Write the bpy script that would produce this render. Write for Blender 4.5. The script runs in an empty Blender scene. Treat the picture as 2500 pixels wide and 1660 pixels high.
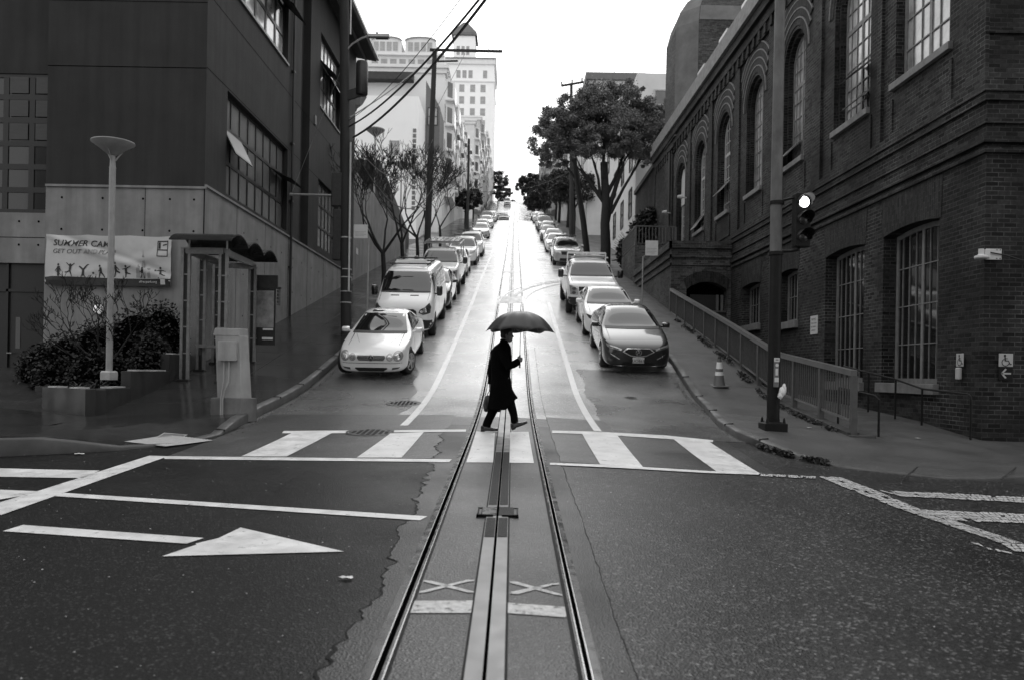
import bpy, bmesh, math, random, bisect
from mathutils import Vector, Matrix, geometry
from mathutils.bvhtree import BVHTree
import mathutils.noise as mn
sc = bpy.context.scene
COL = sc.collection
# ---------------------------------------------------------------- camera
CAM_H = 1.70
cd = bpy.data.cameras.new("camera"); cam = bpy.data.objects.new("camera", cd); COL.objects.link(cam)
_r = math.radians(1.0)
cam.matrix_world = Matrix(((math.cos(_r), -math.sin(_r), 0, 0), (0, 0, -1, 0), (math.sin(_r), math.cos(_r), 0, CAM_H), (0, 0, 0, 1)))
cd.lens = 28.0; cd.sensor_width = 36.0; cd.shift_y = 0.0318; cd.clip_start = 0.1; cd.clip_end = 3000
cd.dof.use_dof = True; cd.dof.focus_distance = 13.2; cd.dof.aperture_fstop = 1.9
sc.camera = cam
# ---------------------------------------------------------------- light
SUN_EL = math.radians(35)      # backlit: the sun stands behind the cloud straight up the hill
w = bpy.data.worlds.new("World"); sc.world = w; w.use_nodes = True
nt = w.node_tree; nt.nodes.clear()
sky = nt.nodes.new('ShaderNodeTexSky'); sky.sky_type = 'NISHITA'; sky.sun_disc = False
sky.sun_elevation = SUN_EL; sky.sun_rotation = 0; sky.dust_density = 8; sky.air_density = 2
bw = nt.nodes.new('ShaderNodeRGBToBW'); nt.links.new(sky.outputs[0], bw.inputs[0])
ma = nt.nodes.new('ShaderNodeMath'); ma.operation = 'MULTIPLY_ADD'; nt.links.new(bw.outputs[0], ma.inputs[0])
ma.inputs[1].default_value = 0.35; ma.inputs[2].default_value = 12.5      # a white overcast veil over the sky
bg = nt.nodes.new('ShaderNodeBackground'); nt.links.new(ma.outputs[0], bg.inputs[0]); bg.inputs[1].default_value = 0.12
wo = nt.nodes.new('ShaderNodeOutputWorld'); nt.links.new(bg.outputs[0], wo.inputs[0])
sd = bpy.data.lights.new("sun", 'SUN'); sd.energy = 0.55; sd.angle = math.radians(70); sd.color = (1, 1, 1)
sun = bpy.data.objects.new("sun", sd); COL.objects.link(sun)
sun.rotation_euler = (-(math.radians(90) - SUN_EL), 0, 0)
sc.view_settings.view_transform = 'Standard'; sc.view_settings.look = 'None'
sc.view_settings.exposure = -0.40; sc.view_settings.gamma = 1.0; sc.view_settings.use_curve_mapping = False
sc.cycles.use_denoising = True
sc.cycles.max_bounces = 6

# ---------------------------------------------------------------- ground heights
PR = [(-60, -3.3), (0, 0), (10, 0.55), (12, 0.66), (13.5, 0.76), (15.6, 0.93), (18, 1.22), (21, 1.8), (24.7, 2.62), (32.2, 4.32), (40, 6.12), (60, 10.52), (137, 27.5), (150, 28.9), (290, 61.4), (330, 62.5), (600, 60)]
_px = [p[0] for p in PR]
def prof(y):
    n = len(PR); i = max(0, min(n-2, bisect.bisect_right(_px, y)-1))
    d = [(PR[k+1][1]-PR[k][1])/(PR[k+1][0]-PR[k][0]) for k in range(n-1)]
    def m(k):
        if k == 0: return d[0]
        if k == n-1: return d[-1]
        a, b = d[k-1], d[k]
        return 0 if a*b <= 0 else 2*a*b/(a+b)
    x0, y0 = PR[i]; x1, y1 = PR[i+1]; h = x1-x0; t = (y-x0)/h
    return (1+2*t)*(1-t)**2*y0+t*(1-t)**2*h*m(i)+t*t*(3-2*t)*y1+t*t*(t-1)*h*m(i+1)
def road(x, y):
    if x <= 0: return prof(y)-.015*min(-x, 6)
    t = max(0, min(1, (y-18.5)/3.5)); k = .045*(1-t)+.004*t
    return prof(y)-k*min(x, 9)
def dip(x, y, cx, cy, r):
    d = math.hypot(x-cx, y-cy)
    return max(0, min(1, (d-r*.45)/(r*.55)))
def sideL(x, y):
    h = .15*dip(x, y, -4.9, 11.8, 1.7)+.012
    h -= .09*max(0, min(3., -4.9-x))*max(0, min(1, (19-y)/4.4))*max(0, min(1, (y-11.0)/2.5))
    return road(-4.7, y)+h+.03*max(0, -4.7-x) if y > 15 else (road(x, y)*(15-y)/5+road(-4.7, y)*(1-(15-y)/5) if y > 10 else road(x, y))+h+.03*max(0, -4.7-x)
def plaza(x, y):
    if y < 14.6: return sideL(x, y)
    return sideL(x, 14.6)+.02*(y-14.6)
def sideR(x, y):
    return road(max(4.4, x), y)+.012+.135*dip(x, y, 5.6, 11.6, 1.9)

# ---------------------------------------------------------------- materials (the photograph is black and white: every colour is a grey)
MATS = {}
def wear(m, lo=.35, scale=7., pos=(.56, .70), stretch=(1, 1, 1)):
    n = m.node_tree; b = n.nodes['Principled BSDF']; old = b.inputs['Base Color'].links[0].from_socket; tc = n.nodes.new('ShaderNodeTexCoord'); mp = n.nodes.new('ShaderNodeMapping'); mp.inputs['Scale'].default_value = stretch
    n.links.new(tc.outputs['Object'], mp.inputs[0]); z = n.nodes.new('ShaderNodeTexNoise'); z.inputs['Scale'].default_value = scale; z.inputs['Detail'].default_value = 9; z.inputs['Roughness'].default_value = .7; n.links.new(mp.outputs[0], z.inputs['Vector'])
    c = n.nodes.new('ShaderNodeValToRGB'); e = c.color_ramp.elements; e[0].position = pos[0]; e[0].color = (1, 1, 1, 1); e[1].position = pos[1]; e[1].color = (lo, lo, lo, 1); n.links.new(z.outputs[0], c.inputs[0])
    mx = n.nodes.new('ShaderNodeMix'); mx.data_type = 'RGBA'; mx.blend_type = 'MULTIPLY'; mx.inputs[0].default_value = 1; n.links.new(old, mx.inputs[6]); n.links.new(c.outputs[0], mx.inputs[7]); n.links.new(mx.outputs[2], b.inputs['Base Color']); return m
def mat(name, v, rough=.6, var=.15, scale=6., bump=0., bscale=60., metal=0., spec=.5, coat=0., rvar=0., rscale=2., emit=0., stretch=(1,1,1), alpha=1., trans=0., streak=0.):
    if name in MATS: return MATS[name]
    m = bpy.data.materials.new(name); m.use_nodes = True; n = m.node_tree; b = n.nodes['Principled BSDF']
    tc = n.nodes.new('ShaderNodeTexCoord'); mp = n.nodes.new('ShaderNodeMapping'); mp.inputs['Scale'].default_value = stretch
    n.links.new(tc.outputs['Object'], mp.inputs[0])
    nz = n.nodes.new('ShaderNodeTexNoise'); nz.inputs['Scale'].default_value = scale; nz.inputs['Detail'].default_value = 6; nz.inputs['Roughness'].default_value = .62
    n.links.new(mp.outputs[0], nz.inputs['Vector'])
    cr = n.nodes.new('ShaderNodeValToRGB'); e = cr.color_ramp.elements
    lo, hi = v*(1-var), min(1, v*(1+var))
    e[0].position = .3; e[0].color = (lo, lo, lo, 1); e[1].position = .7; e[1].color = (hi, hi, hi, 1)
    n.links.new(nz.outputs[0], cr.inputs[0]); colo = cr.outputs[0]
    if streak:
        m2 = n.nodes.new('ShaderNodeMapping'); m2.inputs['Scale'].default_value = (2.2, 2.2, .16); n.links.new(tc.outputs['Object'], m2.inputs[0])
        n2 = n.nodes.new('ShaderNodeTexNoise'); n2.inputs['Scale'].default_value = 2.; n2.inputs['Detail'].default_value = 5; n.links.new(m2.outputs[0], n2.inputs['Vector'])
        c2 = n.nodes.new('ShaderNodeValToRGB'); c2.color_ramp.elements[0].position = .35; c2.color_ramp.elements[1].position = .62
        k = 1-streak; c2.color_ramp.elements[0].color = (k, k, k, 1); c2.color_ramp.elements[1].color = (1, 1, 1, 1); n.links.new(n2.outputs[0], c2.inputs[0])
        mx = n.nodes.new('ShaderNodeMix'); mx.data_type = 'RGBA'; mx.blend_type = 'MULTIPLY'; mx.inputs[0].default_value = 1
        n.links.new(colo, mx.inputs[6]); n.links.new(c2.outputs[0], mx.inputs[7]); colo = mx.outputs[2]
    n.links.new(colo, b.inputs['Base Color'])
    b.inputs['Roughness'].default_value = rough; b.inputs['Metallic'].default_value = metal; b.inputs['Specular IOR Level'].default_value = spec
    b.inputs['Coat Weight'].default_value = coat; b.inputs['Coat Roughness'].default_value = .06
    b.inputs['Transmission Weight'].default_value = trans; b.inputs['Alpha'].default_value = alpha
    if rvar:
        n3 = n.nodes.new('ShaderNodeTexNoise'); n3.inputs['Scale'].default_value = rscale; n3.inputs['Detail'].default_value = 5; n.links.new(mp.outputs[0], n3.inputs['Vector'])
        mr = n.nodes.new('ShaderNodeMapRange'); mr.inputs[1].default_value = .35; mr.inputs[2].default_value = .65; mr.inputs[3].default_value = max(.02, rough-rvar); mr.inputs[4].default_value = min(1, rough+rvar)
        n.links.new(n3.outputs[0], mr.inputs[0]); n.links.new(mr.outputs[0], b.inputs['Roughness'])
    if bump:
        n4 = n.nodes.new('ShaderNodeTexNoise'); n4.inputs['Scale'].default_value = bscale; n4.inputs['Detail'].default_value = 3; n.links.new(mp.outputs[0], n4.inputs['Vector'])
        bp = n.nodes.new('ShaderNodeBump'); bp.inputs['Strength'].default_value = bump; bp.inputs['Distance'].default_value = .01
        n.links.new(n4.outputs[0], bp.inputs['Height']); n.links.new(bp.outputs[0], b.inputs['Normal'])
    if emit:
        b.inputs['Emission Color'].default_value = (1, 1, 1, 1); b.inputs['Emission Strength'].default_value = emit
    MATS[name] = m; return m

def asphalt(name, v, rough, rvar, speck, bump, vs=900., patch=.25, hi=.5):
    """wet asphalt: fine aggregate specks, the brightest carrying painted sparkle, damp patches of different gloss"""
    if name in MATS: return MATS[name]
    m = mat(name, v, rough, patch, .8, 0, rvar=rvar, rscale=.55); n = m.node_tree; b = n.nodes['Principled BSDF']
    tc = n.nodes['Texture Coordinate']
    vo = n.nodes.new('ShaderNodeTexVoronoi'); vo.inputs['Scale'].default_value = vs*.1; n.links.new(tc.outputs['Object'], vo.inputs['Vector'])
    sep = n.nodes.new('ShaderNodeSeparateColor'); n.links.new(vo.outputs['Color'], sep.inputs[0])
    c = n.nodes.new('ShaderNodeValToRGB'); e = c.color_ramp.elements; e[0].position = .0; e[0].color = (1-speck*.5,)*3+(1,); e[1].position = .86; e[1].color = (1, 1, 1, 1)
    x = c.color_ramp.elements.new(1.); x.color = (1+speck*hi*6,)*3+(1,)  # brightest specks: wet sparkle put into the base colour
    n.links.new(sep.outputs[0], c.inputs[0])
    old = b.inputs['Base Color'].links[0].from_socket
    mx = n.nodes.new('ShaderNodeMix'); mx.data_type = 'RGBA'; mx.blend_type = 'MULTIPLY'; mx.inputs[0].default_value = 1; mx.clamp_result = False
    n.links.new(old, mx.inputs[6]); n.links.new(c.outputs[0], mx.inputs[7]); n.links.new(mx.outputs[2], b.inputs['Base Color'])
    v2 = n.nodes.new('ShaderNodeTexVoronoi'); v2.inputs['Scale'].default_value = vs*.1; n.links.new(tc.outputs['Object'], v2.inputs['Vector'])
    nz = n.nodes.new('ShaderNodeTexNoise'); nz.inputs['Scale'].default_value = 70; nz.inputs['Detail'].default_value = 4; n.links.new(tc.outputs['Object'], nz.inputs['Vector'])
    ad = n.nodes.new('ShaderNodeMath'); ad.operation = 'MULTIPLY_ADD'; n.links.new(v2.outputs['Distance'], ad.inputs[0]); ad.inputs[1].default_value = 1.; n.links.new(nz.outputs[0], ad.inputs[2])
    bp = n.nodes.new('ShaderNodeBump'); bp.inputs['Strength'].default_value = bump; bp.inputs['Distance'].default_value = .006
    n.links.new(ad.outputs[0], bp.inputs['Height']); n.links.new(bp.outputs[0], b.inputs['Normal'])
    return m

def brick(name, v, vm, var=.5, bw_=.235, bh=.084, mortar=.012, bump=.5, soldier=False, patch=.45):
    """brickwork, mapped on whichever wall plane the face lies in"""
    if name in MATS: return MATS[name]
    m = bpy.data.materials.new(name); m.use_nodes = True; n = m.node_tree; b = n.nodes['Principled BSDF']; L = n.links.new
    tc = n.nodes.new('ShaderNodeTexCoord'); ge = n.nodes.new('ShaderNodeNewGeometry')
    s1 = n.nodes.new('ShaderNodeSeparateXYZ'); L(tc.outputs['Object'], s1.inputs[0]); s2 = n.nodes.new('ShaderNodeSeparateXYZ'); L(ge.outputs['True Normal'], s2.inputs[0])
    ab = n.nodes.new('ShaderNodeMath'); ab.operation = 'ABSOLUTE'; L(s2.outputs[0], ab.inputs[0])
    gt = n.nodes.new('ShaderNodeMath'); gt.operation = 'GREATER_THAN'; gt.inputs[1].default_value = .7; L(ab.outputs[0], gt.inputs[0])
    mi = n.nodes.new('ShaderNodeMix'); mi.data_type = 'FLOAT'; L(gt.outputs[0], mi.inputs[0]); L(s1.outputs[0], mi.inputs[2]); L(s1.outputs[1], mi.inputs[3])
    cb = n.nodes.new('ShaderNodeCombineXYZ')
    if soldier: L(s1.outputs[2], cb.inputs[0]); L(mi.outputs[0], cb.inputs[1])
    else: L(mi.outputs[0], cb.inputs[0]); L(s1.outputs[2], cb.inputs[1])
    br = n.nodes.new('ShaderNodeTexBrick'); L(cb.outputs[0], br.inputs['Vector']); br.inputs['Scale'].default_value = 1.
    br.inputs['Brick Width'].default_value = bw_; br.inputs['Row Height'].default_value = bh; br.inputs['Mortar Size'].default_value = mortar*.5; br.inputs['Mortar Smooth'].default_value = .3
    br.inputs['Color1'].default_value = (v*(1-var),)*3+(1,); br.inputs['Color2'].default_value = (v*(1+var),)*3+(1,)
    nz = n.nodes.new('ShaderNodeTexNoise'); nz.inputs['Scale'].default_value = .9; nz.inputs['Detail'].default_value = 7; nz.inputs['Roughness'].default_value = .65; L(tc.outputs['Object'], nz.inputs['Vector'])
    cm = n.nodes.new('ShaderNodeValToRGB'); cm.color_ramp.elements[0].position = .38; cm.color_ramp.elements[1].position = .66
    cm.color_ramp.elements[0].color = (v*.9,)*3+(1,); cm.color_ramp.elements[1].color = (vm,)*3+(1,); L(nz.outputs[0], cm.inputs[0]); L(cm.outputs[0], br.inputs['Mortar'])
    n2 = n.nodes.new('ShaderNodeTexNoise'); n2.inputs['Scale'].default_value = .5; n2.inputs['Detail'].default_value = 6; L(tc.outputs['Object'], n2.inputs['Vector'])
    c2 = n.nodes.new('ShaderNodeValToRGB'); c2.color_ramp.elements[0].position = .35; c2.color_ramp.elements[1].position = .65; c2.color_ramp.elements[0].color = (1-patch,)*3+(1,); c2.color_ramp.elements[1].color = (1,)*4; L(n2.outputs[0], c2.inputs[0])
    n3 = n.nodes.new('ShaderNodeTexNoise'); n3.inputs['Scale'].default_value = 14; n3.inputs['Detail'].default_value = 5; L(tc.outputs['Object'], n3.inputs['Vector'])
    c3 = n.nodes.new('ShaderNodeValToRGB'); c3.color_ramp.elements[0].position = .25; c3.color_ramp.elements[1].position = .75; c3.color_ramp.elements[0].color = (.6,)*3+(1,); c3.color_ramp.elements[1].color = (1.25,)*3+(1,); L(n3.outputs[0], c3.inputs[0])
    a = n.nodes.new('ShaderNodeMix'); a.data_type = 'RGBA'; a.blend_type = 'MULTIPLY'; a.inputs[0].default_value = 1; L(br.outputs[0], a.inputs[6]); L(c2.outputs[0], a.inputs[7])
    a2 = n.nodes.new('ShaderNodeMix'); a2.data_type = 'RGBA'; a2.blend_type = 'MULTIPLY'; a2.inputs[0].default_value = 1; L(a.outputs[2], a2.inputs[6]); L(c3.outputs[0], a2.inputs[7])
    L(a2.outputs[2], b.inputs['Base Color']); b.inputs['Roughness'].default_value = .8; b.inputs['Specular IOR Level'].default_value = .25
    ad = n.nodes.new('ShaderNodeMath'); ad.operation = 'MULTIPLY_ADD'; L(br.outputs['Fac'], ad.inputs[0]); ad.inputs[1].default_value = -1.; L(n3.outputs[0], ad.inputs[2])
    bp = n.nodes.new('ShaderNodeBump'); bp.inputs['Strength'].default_value = bump; bp.inputs['Distance'].default_value = .012; L(ad.outputs[0], bp.inputs['Height']); L(bp.outputs[0], b.inputs['Normal'])
    MATS[name] = m; return m

# ---------------------------------------------------------------- mesh helpers
def tag(o, label=None, cat=None, group=None, kind=None):
    if label: o['label'] = label
    if cat: o['category'] = cat
    if group: o['group'] = group
    if kind: o['kind'] = kind
    return o
def thing(name, label, cat, loc=(0, 0, 0), group=None, rot=None):
    o = bpy.data.objects.new(name, None); COL.objects.link(o); o.location = loc; o.empty_display_size = .2
    if rot: o.rotation_euler = rot
    return tag(o, label, cat, group)
class MB:
    def __init__(s): s.v = []; s.f = []
    def add(s, vs, fs):
        k = len(s.v); s.v += [tuple(p) for p in vs]; s.f += [tuple(i+k for i in f) for f in fs]; return s
    def box(s, x0, x1, y0, y1, z0, z1, T=None):
        vs = [(x, y, z) for z in (z0, z1) for y in (y0, y1) for x in (x0, x1)]
        if T: vs = [T(*p) for p in vs]
        return s.add(vs, [(0, 2, 3, 1), (4, 5, 7, 6), (0, 1, 5, 4), (2, 6, 7, 3), (0, 4, 6, 2), (1, 3, 7, 5)])
    def bar(s, a, b, w, h, up=(0, 0, 1)):
        a = Vector(a); b = Vector(b); d = (b-a).normalized(); u = Vector(up); r = d.cross(u)
        if r.length < 1e-4: r = d.cross(Vector((1, 0, 0)))
        r.normalize(); u = r.cross(d).normalized(); r *= w/2; u *= h/2
        vs = [p+sx*r+su*u for p in (a, b) for su in (-1, 1) for sx in (-1, 1)]
        return s.add(vs, [(0, 1, 3, 2), (4, 6, 7, 5), (0, 4, 5, 1), (2, 3, 7, 6), (0, 2, 6, 4), (1, 5, 7, 3)])
    def tube(s, pts, r, n=8, cap=True):
        pts = [Vector(p) for p in pts]; rs = r if isinstance(r, (list, tuple)) else [r]*len(pts)
        k = len(s.v); prev = None
        for i, p in enumerate(pts):
            d = (pts[min(i+1, len(pts)-1)]-pts[max(i-1, 0)]).normalized()
            if prev is None:
                a = d.cross(Vector((0, 0, 1)));
                if a.length < 1e-3: a = d.cross(Vector((1, 0, 0)))
            else: a = prev-d*prev.dot(d)
            a.normalize(); prev = a; b = d.cross(a)
            for j in range(n):
                t = 2*math.pi*j/n; s.v.append(tuple(p+(a*math.cos(t)+b*math.sin(t))*rs[i]))
        for i in range(len(pts)-1):
            for j in range(n):
                q = k+i*n; s.f.append((q+j, q+(j+1) % n, q+n+(j+1) % n, q+n+j))
        if cap: s.f.append(tuple(k+j for j in range(n))[::-1]); s.f.append(tuple(k+(len(pts)-1)*n+j for j in range(n)))
        return s
    def lathe(s, prof_, c=(0, 0, 0), n=24, axis='z'):
        k = len(s.v)
        for r, h in prof_:
            for j in range(n):
                t = 2*math.pi*j/n; x, y = r*math.cos(t), r*math.sin(t)
                p = (x, y, h) if axis == 'z' else ((h, x, y) if axis == 'x' else (x, h, y))
                s.v.append((p[0]+c[0], p[1]+c[1], p[2]+c[2]))
        for i in range(len(prof_)-1):
            for j in range(n): q = k+i*n; s.f.append((q+j, q+(j+1) % n, q+n+(j+1) % n, q+n+j))
        s.f.append(tuple(k+j for j in range(n))); s.f.append(tuple(k+(len(prof_)-1)*n+j for j in range(n)))
        return s
    def prism(s, poly, f0, f1):
        """poly: list of 2d points; f0/f1 map (a,b) to 3d for the two caps"""
        n = len(poly); vs = [f0(*p) for p in poly]+[f1(*p) for p in poly]
        r = geometry.delaunay_2d_cdt([Vector(p) for p in poly], [], [list(range(n))], 1, 1e-6)
        tris = [tuple(r[3][i][0] for i in f) for f in r[2]] if all(len(q) for q in r[3]) else [tuple(range(n))]
        s.add(vs, tris+[tuple(i+n for i in t)[::-1] for t in tris]+[(i, (i+1) % n, n+(i+1) % n, n+i) for i in range(n)]); return s
    def build(s, name, m, parent=None, smooth=False, world=False, bevel=0, sub=0, kind=None, label=None):
        me = bpy.data.meshes.new(name); v = s.v
        if world and parent is not None:
            L = parent.location
            if parent.parent: L = L+parent.parent.location
            v = [(p[0]-L[0], p[1]-L[1], p[2]-L[2]) for p in v]
        me.from_pydata(v, [], s.f); me.validate(); bm = bmesh.new(); bm.from_mesh(me); bmesh.ops.recalc_face_normals(bm, faces=bm.faces)
        bm.to_mesh(me); bm.free()
        if smooth is not False:
            me.shade_smooth() if hasattr(me, 'shade_smooth') else None
            ang = math.radians(smooth if not isinstance(smooth, bool) else 40)
            try: me.set_sharp_from_angle(angle=ang)
            except Exception: pass
        me.materials.append(m); o = bpy.data.objects.new(name, me); COL.objects.link(o); o.parent = parent
        if bevel:
            b = o.modifiers.new('bevel', 'BEVEL'); b.width = bevel; b.segments = 2; b.limit_method = 'ANGLE'
        if kind: o['kind'] = kind
        if label: o['label'] = label
        return o
def copy_tree(o, parent=None):
    c = o.copy(); COL.objects.link(c); c.parent = parent
    for ch in list(o.children): copy_tree(ch, c)
    return c
def inside(p, poly):
    x, y = p; c = False; j = len(poly)-1
    for i in range(len(poly)):
        xi, yi = poly[i]; xj, yj = poly[j]
        if (yi > y) != (yj > y) and x < (xj-xi)*(y-yi)/(yj-yi)+xi: c = not c
        j = i
    return c
def tri2d(poly, holes=(), step=0.):
    """constrained triangulation of a polygon with holes, optional inner grid points"""
    vs = []; es = []
    for lp in [poly]+list(holes):
        k = len(vs); n = len(lp)
        if step:
            q = []
            for i in range(n):
                a, b = lp[i], lp[(i+1) % n]; m = max(1, int(math.hypot(b[0]-a[0], b[1]-a[1])/step))
                q += [(a[0]+(b[0]-a[0])*t/m, a[1]+(b[1]-a[1])*t/m) for t in range(m)]
            lp2 = q
        else: lp2 = lp
        vs += [Vector(p) for p in lp2]; n = len(lp2); es += [(k+i, k+(i+1) % n) for i in range(n)]
    if step:
        x0 = min(p[0] for p in poly); x1 = max(p[0] for p in poly); y0 = min(p[1] for p in poly); y1 = max(p[1] for p in poly)
        for i in range(1, int((x1-x0)/step)+1):
            for j in range(1, int((y1-y0)/step)+1):
                p = (x0+i*step-(step*.5 if j % 2 else 0), y0+j*step)
                if inside(p, poly) and not any(inside(p, h) for h in holes): vs.append(Vector(p))
    r = geometry.delaunay_2d_cdt(vs, es, [], 0, 1e-5); out = []
    for f in r[2]:
        c = (sum(r[0][i][0] for i in f)/len(f), sum(r[0][i][1] for i in f)/len(f))
        if inside(c, poly) and not any(inside(c, h) for h in holes): out.append(tuple(f))
    return [tuple(p) for p in r[0]], out
def drape(name, poly, dz, m, f=road, step=.5, holes=(), parent=None, kind='structure', skirt=0.):
    vs, fs = tri2d(poly, holes, step); mb = MB(); mb.add([(x, y, f(x, y)+dz) for x, y in vs], fs)
    if skirt:
        n = len(poly)
        for i in range(n):
            a, b = poly[i], poly[(i+1) % n]; q = max(1, int(math.hypot(b[0]-a[0], b[1]-a[1])/step))
            for t in range(q):
                p0 = (a[0]+(b[0]-a[0])*t/q, a[1]+(b[1]-a[1])*t/q); p1 = (a[0]+(b[0]-a[0])*(t+1)/q, a[1]+(b[1]-a[1])*(t+1)/q)
                mb.add([(p0[0], p0[1], f(*p0)+dz), (p1[0], p1[1], f(*p1)+dz), (p1[0], p1[1], f(*p1)+dz-skirt), (p0[0], p0[1], f(*p0)+dz-skirt)], [(0, 1, 2, 3)])
    o = mb.build(name, m, parent)
    for p in o.data.polygons:
        pass
    if kind: o['kind'] = kind
    return o
def strip(name, x0, x1, ys, dz, m, f=road, edge=0., parent=None, xs=None, nx=0):
    mb = MB(); vs = []; w0 = (x0, x1) if xs is None else xs(ys[0]); w0 = abs(w0[1]-w0[0])
    nx = nx or max(1, int(w0/.5)); k = nx+1; fs = []
    for y in ys:
        a, b = (x0, x1) if xs is None else xs(y)
        for i in range(k):
            x = a+(b-a)*i/nx; vs.append((x, y, f(x, y)+dz))
    for j in range(len(ys)-1): fs += [(j*k+i, j*k+i+1, j*k+k+i+1, j*k+k+i) for i in range(nx)]
    mb.add(vs, fs)
    if edge:
        for c in (0, nx):
            e = [vs[j*k+c] for j in range(len(ys))]; mb.add(e+[(p[0], p[1], p[2]-edge) for p in e], [(j, j+1, j+1+len(e), j+len(e)) for j in range(len(e)-1)])
    return mb.build(name, m, parent, kind=None if parent else 'structure')
def frange(a, b, s):
    n = max(1, int(round((b-a)/s))); return [a+(b-a)*i/n for i in range(n+1)]
def ygrid(a, b):
    out = [y for y in frange(-40, 0, 2)[:-1]+frange(0, 24, .2)[:-1]+frange(24, 60, 1.)[:-1]+frange(60, 340, 4.)+[420, 600] if a < y < b]
    return [a]+out+[b]
def text(name, s, size, m, T, parent=None, depth=.004, shear=0., align='LEFT', bold=0.):
    """flat lettering: T maps (x right, y up, out) to local 3d"""
    c = bpy.data.curves.new(name, 'FONT'); c.body = s; c.size = size; c.shear = shear; c.align_x = align; c.extrude = depth/2; c.offset = bold; c.resolution_u = 3
    o = bpy.data.objects.new(name, c); COL.objects.link(o); dg = bpy.context.evaluated_depsgraph_get()
    me = bpy.data.meshes.new_from_object(o.evaluated_get(dg)); bpy.data.objects.remove(o); bpy.data.curves.remove(c)
    for v in me.vertices: v.co = Vector(T(v.co.x, v.co.y, v.co.z+depth/2))
    me.materials.clear(); me.materials.append(m); q = bpy.data.objects.new(name, me); COL.objects.link(q); q.parent = parent; return q

# ================================================================= ground, road, pavements
M_road = asphalt('wet_asphalt_coarse', .034, .38, .08, 1.2, .5, 560, .25)
M_new = asphalt('wet_asphalt_smooth', .008, .50, .12, 1., .30, 800, .3, .9)
M_bed = asphalt('wet_track_concrete', .055, .36, .08, .4, .45, 700, .2)
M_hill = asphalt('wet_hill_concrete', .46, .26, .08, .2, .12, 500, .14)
M_walkL = mat('wet_pavement', .028, .16, .3, 1.2, .08, 120, rvar=.1, rscale=.7, spec=.3)
M_walkR = mat('damp_pavement', .065, .5, .22, 1.5, .12, 160, rvar=.1, rscale=1.2)
M_kerb = mat('kerb_concrete', .06, .6, .35, 3., .15, 90, rvar=.15)
M_paint = wear(mat('road_paint', .66, .45, .18, 3., .15, 220, rvar=.12, rscale=6), .25, 9, (.60, .68))
M_paint_old = wear(mat('worn_road_paint', .48, .5, .3, 22., .3, 240, rvar=.12, rscale=6), .2, 16, (.54, .64))
M_steel = mat('worn_steel', .035, .22, .3, 14, .05, 200, metal=.7, rvar=.12, rscale=8)
M_plate = mat('slot_plate_steel', .16, .36, .12, 5, .05, 300, metal=.6, rvar=.08, rscale=5)
M_rust = mat('wet_dark_steel', .008, .5, .8, 40, .3, 200, spec=.12)
M_marg = asphalt('wet_margin_asphalt', .014, .46, .1, .7, .4, 700, .35)
M_bright = mat('rail_edge_highlight', .5, .25, .2, 30, metal=.9)
M_mid = asphalt('wet_asphalt_mid', .11, .30, .08, .4, .3, 600, .35)
M_black = mat('black_gap', .002, 1., .0, spec=0.)
M_dark = mat('tar', .010, .6, .3, 9, spec=.1)
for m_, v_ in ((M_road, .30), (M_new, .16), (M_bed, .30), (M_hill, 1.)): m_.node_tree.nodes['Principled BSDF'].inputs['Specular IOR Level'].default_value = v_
xs = [-160, -90, -50, -30, -20]+frange(-14, 0, .5)[:-1]+frange(0, 6, .5)+[6.2, 6.5]+frange(7, 14, .5)+[20, 30, 50, 90, 160]
ys = ygrid(-40, 600)
def ramp(x, y): return min(sideR(x, y), sideR(6.2, 15)+.01+(y-15)*.055-.012*(x-6.2)) if 15 < y < 31.2 else sideR(x, y)
def roadz(x, y): return min(road(x, y), ramp(x, y)-.15) if x > 6.1 and 15.6 < y < 31.1 else road(x, y)
mb = MB(); mb.add([(x, y, roadz(x, y)) for y in ys for x in xs], [(j*len(xs)+i, j*len(xs)+i+1, (j+1)*len(xs)+i+1, (j+1)*len(xs)+i) for j in range(len(ys)-1) for i in range(len(xs)-1)])
mb.build('road', M_road, smooth=True, kind='structure')
# fresh smooth asphalt left of the tracks
edgeL = [(-0.89, 3.85), (-0.88, 4.39), (-0.81, 5.1), (-0.88, 6.64), (-0.87, 7.55), (-0.97, 10.09), (-1.07, 12.79)]
edgeR = [(0.65, 3.95), (0.64, 4.65), (0.65, 5.76), (0.66, 7.33), (0.65, 10.04), (0.66, 13.09)]
def bedx(y):
    def ip(e):
        e = sorted(e, key=lambda p: p[1])
        if y <= e[0][1]: return e[0][0]
        for a, b in zip(e, e[1:]):
            if y <= b[1]: return a[0]+(b[0]-a[0])*(y-a[1])/(b[1]-a[1])
        return e[-1][0]
    n = mn.noise(Vector((y*1.7, 0, 3)))*.05+mn.noise(Vector((y*7., 4, 3)))*.03+mn.noise(Vector((y*27, 8, 3)))*.016
    return (ip(edgeL)-.02+n*(2.2 if y < 14 else .6), ip(edgeR)+n*.4)
strip('road', -14, -1, ygrid(-6, 2.8)[:-1]+frange(2.8, 13.4, .05), .004, M_new, xs=lambda y: (-16, bedx(y)[0]+.0))
strip('track_bed', 0, 0, ygrid(-6, 2.8)[:-1]+frange(2.8, 13.9, .05), .006, M_bed, xs=lambda y: (bedx(y)[0], 0)); strip('track_bed', 0, 0, ygrid(-6, 14.9), .006, M_bed, xs=lambda y: (0, bedx(y)[1])); strip('track_bed', 0, 0, ygrid(13.9, 14.9), .006, M_bed, xs=lambda y: (bedx(13.9)[0], 0))
random.seed(5)
yy = frange(3, 13.4, .05)
strip('crack', 0, 0, yy, .009, M_dark, xs=lambda y: (bedx(y)[0]-.004-.05*abs(mn.noise(Vector((y*3, 1, 1)))), bedx(y)[0]+.004))
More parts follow.
